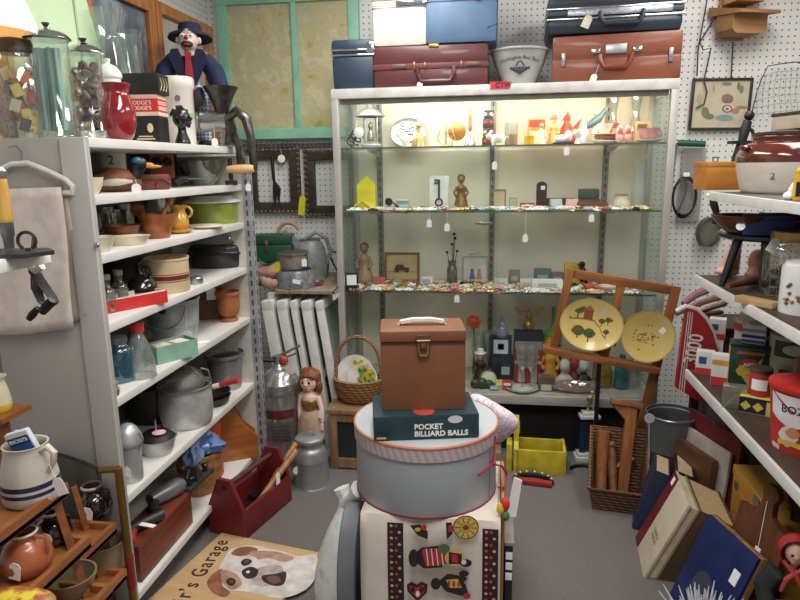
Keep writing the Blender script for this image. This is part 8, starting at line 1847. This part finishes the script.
cord('hanging_cord', 'long thin dark cord looping from the birdhouse down over the picture', [(726, 4), (712, 22), (700, 42), (703, 50), (711, 48), (708, 62), (704, 80), (707, 92), (704, 104), (696, 108)])
cord('hanging_cord', 'straight dark cord hanging left of the birdhouse', [(707, 0), (702, 28), (698, 50), (697, 76)])
cord('hanging_cord', 'short thin cord hanging straight below the birdhouse to the picture', [(733, 42), (732, 62), (731, 78)])
t = thing('hanging_wire_rack', 'curved dark wire netting frame hung on the pegboard at the right', 'wire rack', (0, 0, 0)); DW = M('#a3a3a0', .4, .3)
q = MB(); q.tube([at(u, v, y=3.90) for u, v in ((752, 112), (757, 92), (762, 78), (768, 66), (780, 64), (796, 62), (815, 68))], .003, 6); q.build('rim', M('#45433f', .45, .6), t)
q = MB()
for i in range(9): q.tube([at(u, v, y=3.895) for u, v in ((762+5*i, 74-.9*i), (757+5.5*i, 92), (757+6*i, 118))], .0013, 4)
for i in range(6): q.tube([at(u, v, y=3.893) for u, v in ((758-.5*i, 80+7*i), (775, 72+8*i), (800, 70+8*i))], .0013, 4)
q.build('netting', DW, t)
t = thing('bow_saw', 'grey bow saw with a dark green handle bar hanging on the pegboard', 'saw', (0, 0, 0))
q = MB(); q.tube([at(u, v, y=3.91) for u, v in ((678, 143), (705, 144))], .018, 10); q.build('handle_bar', M('#1f5a48', .4), t)
q = MB(); q.tube([at(u, v, y=3.915) for u, v in ((677, 143), (674, 165), (671, 190), (670, 212))], .007, 8); q.build('frame', M('#7f8684', .4, .5), t)
a, b_ = at(676, 222, y=3.925), at(705, 148, y=3.925)
q = MB(); q.prism([(a.x, a.z), (b_.x, a.z), (b_.x+.01, b_.z), (a.x+.01, b_.z)], 3.928, 3.932); q.build('plastic_sleeve', G('#e9e9e8', .05, .35, '#b5b4b3'), t)
p = at(684, 197, y=3.9)
t = thing('cable_coil', 'coil of black cable with a white tie hanging under the bow saw', 'cable', p); k = mpp(p)
for i in range(4):
 q = MB(); q.tube(arc((0, -.004*i, 0), (10.5+.8*(i % 2))*k, 8*i, 360+8*i, 26, ry=(21-1.2*i)*k)[:-1], .75*k, 6, closed=True); q.build('cable_loop', M('#1e1f21', .45), t)
q = MB(); q.box((0, -.012, 20*k), (6*k, 3*k, 4*k), bev=.003); q.build('white_tie', PAPER(), t)
q = MB(); q.tube([(0, -.01, 22*k), (1*k, -.01, 4*k), (-4*k, -.01, -10*k), (-6*k, -.01, -16*k)], 1*k, 6); q.build('loose_end', M('#55585c', .45), t)
p = at(709, 232, y=3.9); k = 1.35*mpp(p)
t = thing('hanging_sieve', 'round dark wire sieve hanging on the pegboard behind the stool', 'sieve', p)
X = Matrix.Rotation(PI/2, 4, 'X') @ Matrix.Rotation(.5, 4, 'Y')
q = MB(); q.lathe([(10*k, -2*k), (11*k, -2*k), (11*k, 2*k), (10*k, 2*k)], n=26, X=X); q.build('rim', M('#6c675f', .5, .5), t); q = MB(); q.lathe([(10*k, 0), (0, 1*k)], n=24, X=X); q.build('mesh', M('#7a766c', .6, .3), t)
p = at(709, 205, y=2.78)
t = thing('shelf_clamp', 'dark iron clamp with white caps hanging at the far end of the highest shelf', 'clamp', (p.x+.01, 2.78, R1-.02)); k = mpp(p)
q = MB(); q.tube([(0, 0, 0), (2*k, 0, -8*k), (5*k, 0, -16*k), (4*k, 0, -28*k)], [3*k, 4*k, 3.4*k, 2.4*k], 8); q.build('arm', M('#3a3835', .5, .5), t)
for x, z in ((-2, 1), (6, -3)): q = MB(); q.sph((x*k, 0, z*k), (4*k, 3*k, 2.2*k), 10); q.build('white_cap', WHITE(), t)
bc = Matrix.Translation(Vector((.615, 2.50, 0))) @ Matrix.Rotation(-.10, 4, 'Z') @ Matrix.Rotation(RD(23), 4, 'Y')
def tilted(name, label, cat, off, group=None):
 t = thing(name, label, cat); t.matrix_world = bc @ Matrix.Translation(off); return t
AH, AD = .36, .29
t = tilted('photo_album', 'large cream book with a dark red spine, leaning on the floor in front', 'book', (0, 0, .0))
q = MB(); q.box((.006, 0, 0), (.012, AD, AH), bev=.002); q.build('front_cover', M('#c9bfa6', .6, 0, .05), t)
q = MB(); q.box((-.0008, AD*.36, .001), (.0016, AD*.27, AH-.002)); q.build('red_spine', M('#6a1a22', .5), t)
q = MB(); q.box((.027, .004, .004), (.030, AD-.012, AH-.012)); q.build('pages', M('#cfc0a2', .8), t)
q = MB(); q.box((.045, 0, 0), (.006, AD, AH), bev=.002); q.build('back_cover', M('#8a7a5e', .6), t)
q = MB(); q.box((-.002, AD*.36, AH-.05), (.001, .03, .034)); q.build('price_sticker', PAPER(), t)
Rl = Matrix.Rotation(-PI/2, 3, 'Z') @ Euler((PI/2, 0, 0)).to_matrix()
text('FAMILY\nALBUM', .026, M('#a08f6e', .6), t, (-.001, -.03, .13), Rl)
t = tilted('photo_album', 'very thick brown album with tan page edges, leaning behind the cream book', 'book', (.0495, 0, 0))
q = MB(); q.box((.07, .006, .004), (.13, AD-.02, AH-.012)); q.build('pages', M('#c2a67c', .85, 0, .08, 60), t)
q = MB(); q.box((.002, 0, 0), (.004, AD, AH)); q.box((.138, 0, 0), (.006, AD, AH), bev=.002); q.box((.07, -AD/2+.003, 0), (.138, .006, AH), bev=.002); q.build('cover', M('#54402a', .6, 0, .12, 10), t)
for i, (x, y, tk, h, c, lab) in enumerate(((.68, 2.80, .06, .29, '#2a3350', 'dark blue book standing behind the albums'), (.765, 2.78, .07, .30, '#22201f', 'black book with pale pages standing behind the albums'))):
 t = thing('old_book', lab, 'book', (x, y, 0), rot=(-.05, RD(16), -.25)); q = MB(); q.box((0, .004, .006), (tk-.008, .19, h-.010)); q.build('pages', M('#c4ad84', .85), t)
 q = MB(); q.box((-tk/2, 0, 0), (.005, .2, h)); q.box((tk/2, 0, 0), (.005, .2, h)); q.box((0, -.1, 0), (tk+.004, .005, h)); q.build('cover', M(c, .5), t)
def leaner(name, label, cat, x, y, w, h, th, m, rz, ty, z=0.0, extra=None):
 p = Vector((x, y, 0)); t = thing(name, label, cat, (p.x, p.y, z), rot=(0, ty, rz)); q = MB(); q.box((0, 0, 0), (th, w, h), bev=.003); q.build('panel', m, t)
 if extra: extra(t, w, h, th)
 return t
leaner('cutting_board', 'long brown wooden bread board leaning behind the tan book', 'board', .865, 2.80, .28, .36, .03, W('#46291a', '#643e27', 6, 'y', .5), .34, RD(5))
leaner('picture_board', 'dark red framed board leaning under the shelf', 'board', .945, 2.80, .36, .48, .02, M('#64211c', .5), .30, RD(4))
leaner('picture_board', 'white edged board leaning behind the brown bread board', 'board', .905, 2.80, .34, .41, .014, M('#a39c91', .6), .32, RD(5))
leaner('picture_board', 'dark grey framed slate leaning furthest under the shelf', 'board', .985, 2.82, .36, .54, .02, M('#3f4246', .6), .26, RD(3))
def tagged(t, w, h, th): q = MB(); q.box((-th/2-.002, -w*.1, h*.62), (.002, .026, .06)); q.tube([(-th/2-.002, -w*.1, h*.75), (-th/2-.004, 0, h+.06)], .0012, 4); q.build('price_tag', PAPER(), t)
leaner('cutting_board', 'brown cutting board with a shaped handle and a white tag, beside the blue board', 'board', .845, 2.12, .24, .42, .022, W('#4c2a18', '#6a4028', 6, 'z', .45), .25, RD(12), extra=lambda t, w, h, th: (tagged(t, w, h, th), MB().prism([(-.09, h-.002), (-.035, h+.02), (-.026, h+.06), (-.04, h+.09), (-.02, h+.115), (.02, h+.115), (.04, h+.09), (.026, h+.06), (.035, h+.02), (.09, h-.002)], -th/2, th/2, ax='x').build('handle', W('#4c2a18', '#6a4028', 6, 'z', .45), t)))
def bluef(t, w, h, th):
 q = MB(); q.box((th*.5+.012, 0, -.0), (.024, w+.004, h+.004), bev=.003); q.build('wooden_back', W('#7a5330', '#a8804f', 6, 'z', .5), t)
 q = MB(); q.box((-th/2-.001, -w*.33, h*.62), (.002, .034, .05)); q.build('price_tag', PAPER(), t)
 q = MB(); q.add([(-th/2-.001, .02+.05*math.cos(a), .12+.06*math.sin(a)) for a in [i*.5 for i in range(12)]], [tuple(range(12))]); q.build('faded_print', M('#3c4256', .6), t)
leaner('blue_board', 'royal blue board on a wooden back with a white tag, leaning at the bottom right', 'board', .715, 2.13, .28, .35, .014, M('#1c2a5c', .4, 0, .2, 9), .25, RD(22), extra=bluef)
p = Vector((.69, 1.93, .0))
t = thing('feather_duster', 'white feather duster in front of the blue board', 'duster', (p.x, p.y, .0), rot=(.25, -.1, 0))
q = MB(); rnd = random.Random(9)
for i in range(420): a = rnd.random()*6.28; e = rnd.uniform(.05, .75); L = rnd.uniform(.13, .23); d = Vector((math.cos(a)*math.sin(e), math.sin(a)*math.sin(e), math.cos(e))); q.tube([(0, 0, .05), d*L*.5+Vector((0, 0, .05)), d*L+Vector((0, 0, .045))], [.004, .007, .0015], 4)
q.build('feathers', M('#d9dbe0', .8), t); q = MB(); q.cyl((0, 0, 0), (0, 0, .07), .011); q.build('handle', W('#7a5330', '#a8804f', 8, 'z'), t)
p = on(772, 566, 0)
t = thing('yellow_chest', 'varnished yellow wooden chest with metal corners, under the third shelf', 'chest', (1.10, 2.36, 0), .0); YW_ = W('#a8722a', '#c9953f', 4, 'y', .4, .2)
q = MB(); q.box((0, 0, .02), (.22, .50, .32), bev=.004); q.build('body', YW_, t); q = MB(); q.box((0, 0, .342), (.225, .51, .04), bev=.004); q.build('lid', YW_, t)
for x in (-.08, .08):
 for y in (-.22, .22): q = MB(); q.cyl((x, y, 0), (x, y, .022), .02); q.build('foot', BRASS(), t)
q = MB(); q.box((-.114, .0, .30), (.006, .05, .07), bev=.001); q.box((-.114, -.2, .30), (.006, .03, .03)); q.box((-.114, .2, .30), (.006, .03, .03)); q.build('metal_fittings', M('#8b8f92', .4, .7), t)
q = MB()
for i in range(6): q.tube([(-.07+.02*i, -.18+.06*i, .391), (-.04+.015*i, -.10+.06*i, .405), (.02+.01*i, -.14+.07*i, .393)], .008, 6)
solo(q, 'rope_bundle', M('#4a3a28', .7), 'dark knotted rope lying on the yellow wooden chest', 'rope', (1.10, 2.36, .0), .0)
for i, (x, y, s, c, lab) in enumerate(((.945, 2.42, 1.0, '#8a3a38', 'faded red cloth covered box between the boards and the yellow chest'), (.955, 1.93, .9, '#7a2a2c', 'dark red woven box behind the red bonnet doll'), (.955, 2.20, .8, '#a84a48', 'pinkish red cloth box under the edge of the yellow chest'))):
 t = thing('cloth_box', lab, 'box', (x, y, 0), .3*i-.2); q = MB(); q.box((0, 0, 0), (.15*s, .16*s, .19*s), bev=.012); q.build('box', M(c, .8, 0, .2, 20, .3, 150), t); q = MB(); q.box((0, 0, .191*s), (.16*s, .17*s, .03), bev=.01); q.build('lid', M(c, .8, 0, .2, 22, .3, 150), t)
p = on(792, 640, 0)
zd = .0; px = Vector((.835, 1.80, 0)); hd = at(789, 556, y=1.76); k = .82*mpp(hd)
t = thing('bonnet_doll', 'doll in a red bonnet and dark dress at the bottom right corner', 'doll', (hd.x+.025, 1.78, 0), -.25)
hz = hd.z; q = MB(); q.sph((0, 0, hz), (12*k, 12*k, 15*k), 16); q.sph((0, -11.6*k, hz-2*k), 2*k, 8); q.sph((0, -6*k, hz-8*k), (7*k, 5*k, 6*k), 10); q.cyl((0, 0, hz-24*k), (0, 0, hz-8*k), 5*k); fuse(q.build('head', M('#d9b39c', .5, 0, .05), t), .004)
for s in (-1, 1): q = MB(); q.sph((s*4.6*k, -10.6*k, hz+1*k), (2*k, 1.2*k, 1.8*k), 8); q.build('eye', M('#2a2422', .2), t)
q = MB(); q.sph((0, -11*k, hz-8*k), (2.8*k, 1*k, 1*k), 8); q.build('mouth', M('#b03a34', .4), t)
RBN = M('#a3241f', .7, 0, .3, 40, .4, 160)
q = MB(); X = Matrix.Translation((0, 0, hz)) @ Matrix.Rotation(PI/2, 4, 'X'); q.lathe([(16*k, 8*k), (18*k, 9*k), (20*k, 2*k), (18*k, -10*k), (11*k, -18*k), (0, -20*k)], n=26, X=X, sy=1.12); q.build('bonnet', RBN, t)
q = MB(); q.tube([(-13*k, -6*k, hz-10*k), (-4*k, -10*k, hz-20*k), (0, -11*k, hz-22*k)], 2.6*k, 8); q.tube([(13*k, -6*k, hz-10*k), (4*k, -10*k, hz-20*k), (0, -11*k, hz-22*k)], 2.6*k, 8); q.tube([(0, -11*k, hz-22*k), (-9*k, -13*k, hz-32*k), (-13*k, -13*k, hz-48*k)], [3*k, 3.4*k, 2.6*k], 8); q.tube([(0, -11*k, hz-22*k), (7*k, -13*k, hz-34*k)], [3*k, 3*k], 8); q.build('ribbon', M('#b8453f', .6), t)
q = MB(); q.lathe(smoothp([(.15, 0), (.13, hz*.35), (.075, hz-45*k), (.05, hz-26*k), (0, hz-22*k)], 3), n=24, sy=.85)
for s in (-1, 1): q.tube([(s*.035, 0, hz-30*k), (s*.07, -.01, hz-50*k), (s*.06, -.05, hz-70*k)], [.034, .03, .024], 10)
fuse(q.build('dress', M('#17211c', .8, 0, .2, 20), t), .006)
for s in (-1, 1):
 q = MB(); q.sph((s*.056, -.075, hz-72*k), (.016, .02, .014), 10)
 for i in range(4): q.tube([(s*.062+(i-1.5)*.008, -.085, hz-72*k), (s*.062+(i-1.5)*.009, -.107, hz-75*k)], [.005, .004], 5)
 q.tube([(s*.048, -.08, hz-71*k), (s*.04, -.097, hz-72*k)], [.005, .004], 5); q.build('hand', M('#c99a80', .5, 0, .05), t)
yc = 1.812
t = thing('clothes_hanger', 'white plastic clothes hanger on the grey end panel', 'hanger', (0, 0, 0))
q = MB(); q.tube([at(u, v, y=yc) for u, v in ((-40, 195), (-5, 172), (12, 164), (28, 163), (50, 172), (66, 180), (73, 187), (72, 193), (64, 193))], .0085, 8); q.build('arms', M('#d8d6d0', .4), t)
q = MB(); q.tube([at(u, v, y=yc) for u, v in ((22, 164), (21, 152), (16, 146), (9, 147))], .004, 6); q.build('hook', STEEL(), t)
def sheet(name, label, uv, y, m, amp, seed):
 """hanging cloth through columns of (u, v top, v bottom)"""
 q = MB(); n = 14; cols = []; r = random.Random(seed); S = 6
 for i in range(len(uv)-1):
  for s_ in range(S):
   f = s_/S; cols.append([uv[i][j]+(uv[i+1][j]-uv[i][j])*f for j in range(4)])
 cols.append(list(uv[-1])); vs = []
 for ci, (u0, v0, u1, v1) in enumerate(cols):
  for j in range(n+1):
   g = j/n; p = at(u0+(u1-u0)*g, v0+(v1-v0)*g, y=y); vs.append((p.x, y+amp*math.sin(ci*.9+seed)*(.2+g)+.004*math.sin(g*7+ci*.3), p.z))
 m1 = n+1; q.add(vs, [(i*m1+j, (i+1)*m1+j, (i+1)*m1+j+1, i*m1+j+1) for i in range(len(cols)-1) for j in range(n)])
 o = solo(q, name, m, label, 'cloth'); so = o.modifiers.new('t', 'SOLIDIFY'); so.thickness = .004; return o
LIN = M('#d3c7bd', .9, 0, .07, 26, .5, 45)
sheet('linen_tablecloth', 'pinkish beige damask cloth hanging from the white hanger, front layer', ((-60, 192, -50, 330), (-10, 190, 0, 336), (30, 188, 40, 332), (62, 187, 75, 328)), yc-.012, LIN, .004, 2)
sheet('linen_tablecloth', 'longer beige cloth layer behind on the white hanger, showing at the right edge', ((0, 196, 10, 338), (40, 194, 60, 330), (68, 192, 88, 315)), yc+.012, M('#bfb1a6', .9, 0, .07, 26, .5, 45), .003, 5)
zs = 1.44; ye = 1.20; xr = at(50, 245, y=ye).x
t = thing('wall_bracket_shelf', 'white shelf end jutting in at the left with a tool and an iron on it', 'shelf', (xr-.2, ye-.16, zs))
q = MB(); q.box((0, 0, -.026), (.4, .32, .026), bev=.004); q.build('board', M('#e3e1dc', .45, 0, .04), t)
q = MB(); q.prism([(-.2, -.026), (-.2, -.16), (-.02, -.026)], -.01, .01); q.build('bracket', M('#9a9894', .4, .5), t)
q = MB(); q.box((-.21, 0, -.30), (.02, .10, .5)); q.build('wall_plate', M('#9a9894', .5), t)
p = Vector((at(9, 244, y=1.13).x, 1.13, zs+.012)); k = mpp(p)
t = thing('hand_tool', 'steel tool with a long yellow wooden handle standing on the white shelf', 'tool', p)
q = MB(); q.lathe(scl(smoothp([(0, 26), (6, 26), (6.8, 34), (6.2, 60), (5.2, 70), (0, 71)], 3), k), n=18); q.build('handle', W('#b9893a', '#d3a754', 8, 'z', .35, .4), t)
q = MB(); q.lathe(scl([(0, 0), (4.5, 0), (5, 10), (6.4, 14), (6.6, 26), (0, 26)], k), n=18); q.build('ferrule', M('#77777a', .35, .8), t); q = MB(); q.lathe(scl([(6.8, 70), (7, 76), (4, 80), (0, 80)], k), n=16); q.build('cap', M('#8a8a8c', .35, .7), t)
p = Vector((at(16, 242, y=1.14).x, 1.12, zs))
t = thing('iron_trivet', 'flat dark iron trivet with an upright ring on the white shelf', 'trivet', p, .2); q = MB(); q.prism([(-.10, -.05), (.05, -.05), (.085, 0), (.05, .05), (-.10, .05)], 0, .008, ax='z'); q.build('plate', M('#3c3c3e', .45, .5), t)
q = MB(); q.tube(arc((.035, 0, .028), .017, -60, 240, 12), .0035, 6); q.tube([(.035, 0, .008), (.035, 0, .014)], .005, 6); q.build('ring', M('#3c3c3e', .45, .5), t)
t = thing('power_cable', 'bundled grey and white appliance cord with black plug hanging below the white shelf', 'cord', (0, 0, 0)); y = ye+.015
q = MB()
for i in range(5): q.tube([at(u+(i-1)*2.6*math.sin((v-236)/26), v, y=y+.003*i) for u, v in ((33, 238), (33, 256), (30, 262), (32, 272), (40, 284), (50, 296), (54, 302), (48, 308), (40, 302), (34, 288), (34, 274))], .0022, 6)
q.build('coil', M('#4c4846', .5), t)
q = MB(); q.tube([at(u, v, y=y-.008) for u, v in ((52, 300), (47, 306), (42, 312))], [.008, .011, .009], 8); q.tube([at(u, v, y=y-.008) for u, v in ((38, 308), (33, 314), (29, 319))], [.006, .009, .007], 8); q.build('plug', BLACK(), t)
q = MB(); q.tube([at(u, v, y=y-.006) for u, v in ((28, 264), (36, 270), (42, 266))], .009, 8); q.build('white_wrap', M('#d9d7d4', .7), t)
OR = W('#7c4826', '#985f30', 5, 'y', .4)
def tray(t, x1, y0, y1, z, w):
 q = MB(); q.box((x1-w/2, (y0+y1)/2, z-.02), (w, y1-y0, .012))
 q.build('tray', OR, t)
 for a in ((x1-.008, (y0+y1)/2, .016, y1-y0), (x1-w+.008, (y0+y1)/2, .016, y1-y0), (x1-w/2, y1-.008, w-.03, .016), (x1-w/2, y0+.008, w-.03, .016)): q = MB(); q.box((a[0], a[1], z-.022), (a[2], a[3], .036), bev=.002); q.build('tray_rail', OR, t)
ys = 1.42; A1 = at(69, 487, y=ys); A2 = at(91, 540, y=ys); A3 = at(113, 588, y=ys)
t = thing('display_stand', 'orange brown wooden stepped stand of trays, nearest the left edge', 'stand', (0, 0, 0))
for a in (A1, A2, A3): tray(t, a.x, .75, ys, a.z, .22)
for yy in (.80, ys-.03):
 for dx in (.02, .19): q = MB(); q.tube([(A3.x+.05-dx*.8, yy, 0), (A1.x-dx, yy, A1.z-.02)], .014, 4); q.build('leg', OR, t)
Z1, Z2, Z3 = A1.z-.008, A2.z-.008, A3.z-.008
y2 = 1.72; B1 = at(117, 526, y=y2); B2 = at(127, 572, y=y2)
t = thing('display_stand', 'orange brown wooden stand of small trays behind the nearer stand', 'stand', (0, 0, 0))
for a in (B1, B2): tray(t, a.x, y2-.20, y2, a.z, .20)
for yy in (y2-.18, y2-.02): q = MB(); q.tube([(B2.x-.03, yy, 0), (B1.x-.12, yy, B1.z+.14)], .012, 4); q.build('leg', OR, t)
def stq(u, v, z, back): p = on(u, v, z, back); return p, mpp((p.x, p.y, z+.05))
p = Vector((A1.x-.064, 1.365, Z1)); k = mpp((p.x, p.y, Z1+.05))
t = thing('stoneware_pitcher', 'cream stoneware pitcher with two dark blue bands on the stand', 'pitcher', p)
q = MB(); q.lathe(scl(ves(smoothp([(23, 0), (26, 4), (27, 16), (25, 34), (20, 54), (21, 60)], 3), 2), k), n=34); q.build('body', BAND('#cfc6b6', [(12*k, 16*k, '#20294a'), (19*k, 24*k, '#20294a')], coat=.5), t)
q = MB(); q.tube([(19*k, -4*k, 55*k), (28*k, -5*k, 60*k), (34*k, -5*k, 54*k), (32*k, -5*k, 44*k), (25*k, -4*k, 34*k)], [3*k, 3.4*k, 3.4*k, 3*k, 2.6*k], 10); q.build('handle', M('#cfc6b6', .3, coat=.5), t)
tagmesh(t, (30*k, -9*k, 44*k), 12*k, 16*k, tilt=-.35)
pz = p+Vector((4*k, 0, 48*k))
t = thing('lozenge_tin', 'small white and blue hinged lozenge tin sitting in the mouth of the pitcher', 'tin', pz, rot=(.15, -.30, .1))
q = MB(); q.box((0, 0, 0), (25*k, 7*k, 28*k), bev=.006); q.build('tin', M('#d6dde2', .35), t); q = MB(); q.box((0, -3.8*k, 5*k), (22*k, .6*k, 13*k)); q.build('blue_panel', M('#2c6ea8', .4), t)
q = MB(); q.box((0, -4*k, 15*k), (22*k, .7*k, 8*k)); q.build('navy_panel', M('#1c2f66', .4), t)
text('SUCRETS', 5*k, M('#e6ecf2', .4), t, (0, -4.6*k, 19*k), bold=.0004, sx=.95)
t = thing('lozenge_tin', 'plain cream tin lid standing behind the lozenge tin in the pitcher', 'tin', pz+Vector((-15*k, 4*k, -2*k)), rot=(.1, .25, .1)); q = MB(); q.box((0, 0, 0), (14*k, 5*k, 26*k), bev=.006); q.build('tin', M('#cfc5ae', .4), t)
p, k = stq(-4, 540, Z1, .05); p.x = min(p.x, A1.x-.09)
t = thing('amber_jar', 'brown glass jar with a yellow and green label at the left edge, beside the pitcher', 'jar', p)
q = MB(); q.lathe(scl(smoothp([(0, 0), (15, 0), (16, 3), (16, 50), (12, 58), (12, 62), (14, 63), (14, 70), (0, 70)], 3), k), n=24); q.build('body', M('#4a2216', .2, coat=.5), t); wrap(16.6*k, -150, -10, 10*k, 40*k, MOTTLE(['#8a7a2c', '#c2a83c', '#6a6a2c', '#3a2a1c'], 60, .6), 'paper_label', t)
def jug(u, v, z, lab, m, r, back, neck=True, cap=False, ax=None):
 p, k = stq(u, v, z, back); 
 if ax: p.x = ax
 t = thing('pottery_jug', lab, 'jug', p); q = MB(); q.lathe(scl(ves(smoothp([(r*.72, 0), (r, r*.35), (r*1.05, r*.8), (r*.8, r*1.35), (r*.5, r*1.6), (r*.55, r*1.9)], 3), 1.5), k), n=30); q.build('body', m, t)
 q = MB(); q.lathe([((r*.53+1.3*math.cos(a))*k, (r*1.9+1.5*math.sin(a))*k) for a in (0, 1.05, 2.1, 3.14, 4.2, 5.24, 6.283)], n=22); q.build('rim', M('#cfc4b4', .3, coat=.4), t)
 q = MB(); q.tube([(r*.5*k, 0, r*1.75*k), (r*1.0*k, 0, r*1.7*k), (r*1.1*k, 0, r*1.2*k), (r*.95*k, 0, r*.9*k)], 2*k, 8); q.build('handle', m, t); tagmesh(t, (r*.3*k, -r*1.02*k, r*.95*k), 12*k, -.008, tilt=.2); return t
DB = M('#1c100f', .12, 0, .1, coat=.8); TCJ = M('#a85c3a', .3, 0, .15, 8, coat=.3)
jug(31, 586, Z2, 'terracotta coloured globe jug on the middle tray of the near stand', TCJ, 23, .07)
jug(58, 558, Z2, 'very dark brown glazed jug with a white rim, behind the terracotta jug', DB, 17, .09)
jug(96, 524, B1.z-.008, 'dark brown glazed jug alone on the small upper tray by the screen', DB, 17, .06)
p, k = stq(74, 606, Z3, .06)
solo(MB().lathe(scl(ves(smoothp([(15, 0), (17, 3), (24, 18), (25, 22)], 3), 2), k), n=30), 'pottery_bowl', M('#77694e', .35, 0, .1, coat=.3), 'olive brown pottery bowl on the lowest tray of the near stand', 'bowl', p)
p, k = stq(108, 575, B2.z-.008, .06)
solo(MB().lathe(scl(ves(smoothp([(17, 0), (18, 3), (20, 24), (21, 28)], 3), 2), k), n=30), 'pottery_crock', M('#857658', .35, 0, .1, coat=.3), 'straight sided olive crock on the small lower tray by the screen', 'crock', p)
p = at(14, 600, y=1.16)
t = thing('snack_bag', 'yellow and green printed packet lying at the bottom left corner', 'packet', (p.x, 1.16, p.z-.01), rot=(.2, .1, .3))
q = MB(); q.sph((0, 0, 0), (.09, .05, .018), 16); q.build('packet', MOTTLE(['#b9c23a', '#d8c83c', '#a8403a', '#7a9a3a'], 20, .4), t)
q = MB(); q.box((-.02, 0, -.10), (.14, .12, .084)); solo(q, 'wooden_riser', OR, 'small wooden riser under the yellow packet at the bottom left', 'riser', (p.x, 1.16, p.z-.012))
yf = 1.765; P = [at(u, v, y=yf) for u, v in ((-10, 462), (15, 453), (40, 452), (62, 455), (84, 462), (101, 470))]; fx = at(119, 600, y=yf).x
t = thing('fireplace_screen', 'arched wire mesh fireplace screen with a brass post, standing by the end panel', 'screen', (0, 0, 0)); BRS = M('#8a6a34', .35, .7, .15, 10)
q = MB(); q.tube(P, .005, 6); q.build('arched_rim', M('#3a3836', .4, .5), t)
xs = P[-1].x
q = MB(); q.add([tuple(p) for p in P]+[(p.x, p.y, .02) for p in reversed(P)], [tuple(range(12))]); q.build('mesh', G('#a9a6a0', .03, .25, '#4a4744', fac=.2), t)
tp_ = at(118, 468, y=yf-.01); bt = at(141, 612, y=yf-.01)
q = MB(); q.tube([(tp_.x, yf-.01, tp_.z), (tp_.x+.004, yf-.01, 0)], .013, 10); q.tube([(P[-1].x, yf, P[-1].z), (tp_.x, yf-.01, tp_.z-.004)], .012, 8); q.build('brass_post', BRS, t)
q = MB(); za, zb_ = at(130, 553, y=yf).z, at(134, 585, y=yf).z; q.cyl((tp_.x+.003, yf-.01, za), (tp_.x+.003, yf-.01, zb_), .0145, n=12); q.build('red_band', M('#8a2420', .5), t)
p = at(4, 405, y=1.60)
t = thing('yellow_pitcher', 'pale yellow pottery pitcher at the left edge, above the stand', 'pitcher', (p.x-.02, 1.60, at(4, 411, y=1.60).z)); k = mpp(p)
q = MB(); q.lathe(scl(ves(smoothp([(11, 0), (13, 6), (11, 22), (9, 30), (11, 36)], 3), 1), k), n=24); q.build('body', BAND('#d9cfae', [(0, 8*k, '#d9b83a')], coat=.5), t)
z_ = at(4, 411, y=1.60).z; t = thing('display_pedestal', 'slim wooden pedestal under the pale yellow pitcher', 'pedestal', (p.x-.02, 1.60, 0)); q = MB(); q.box((0, 0, 0), (.10, .10, .02)); q.box((0, 0, .02), (.03, .03, z_-.036)); q.build('column', OR, t); q = MB(); q.box((0, 0, z_-.0158), (.12, .12, .015)); q.build('plate', OR, t)
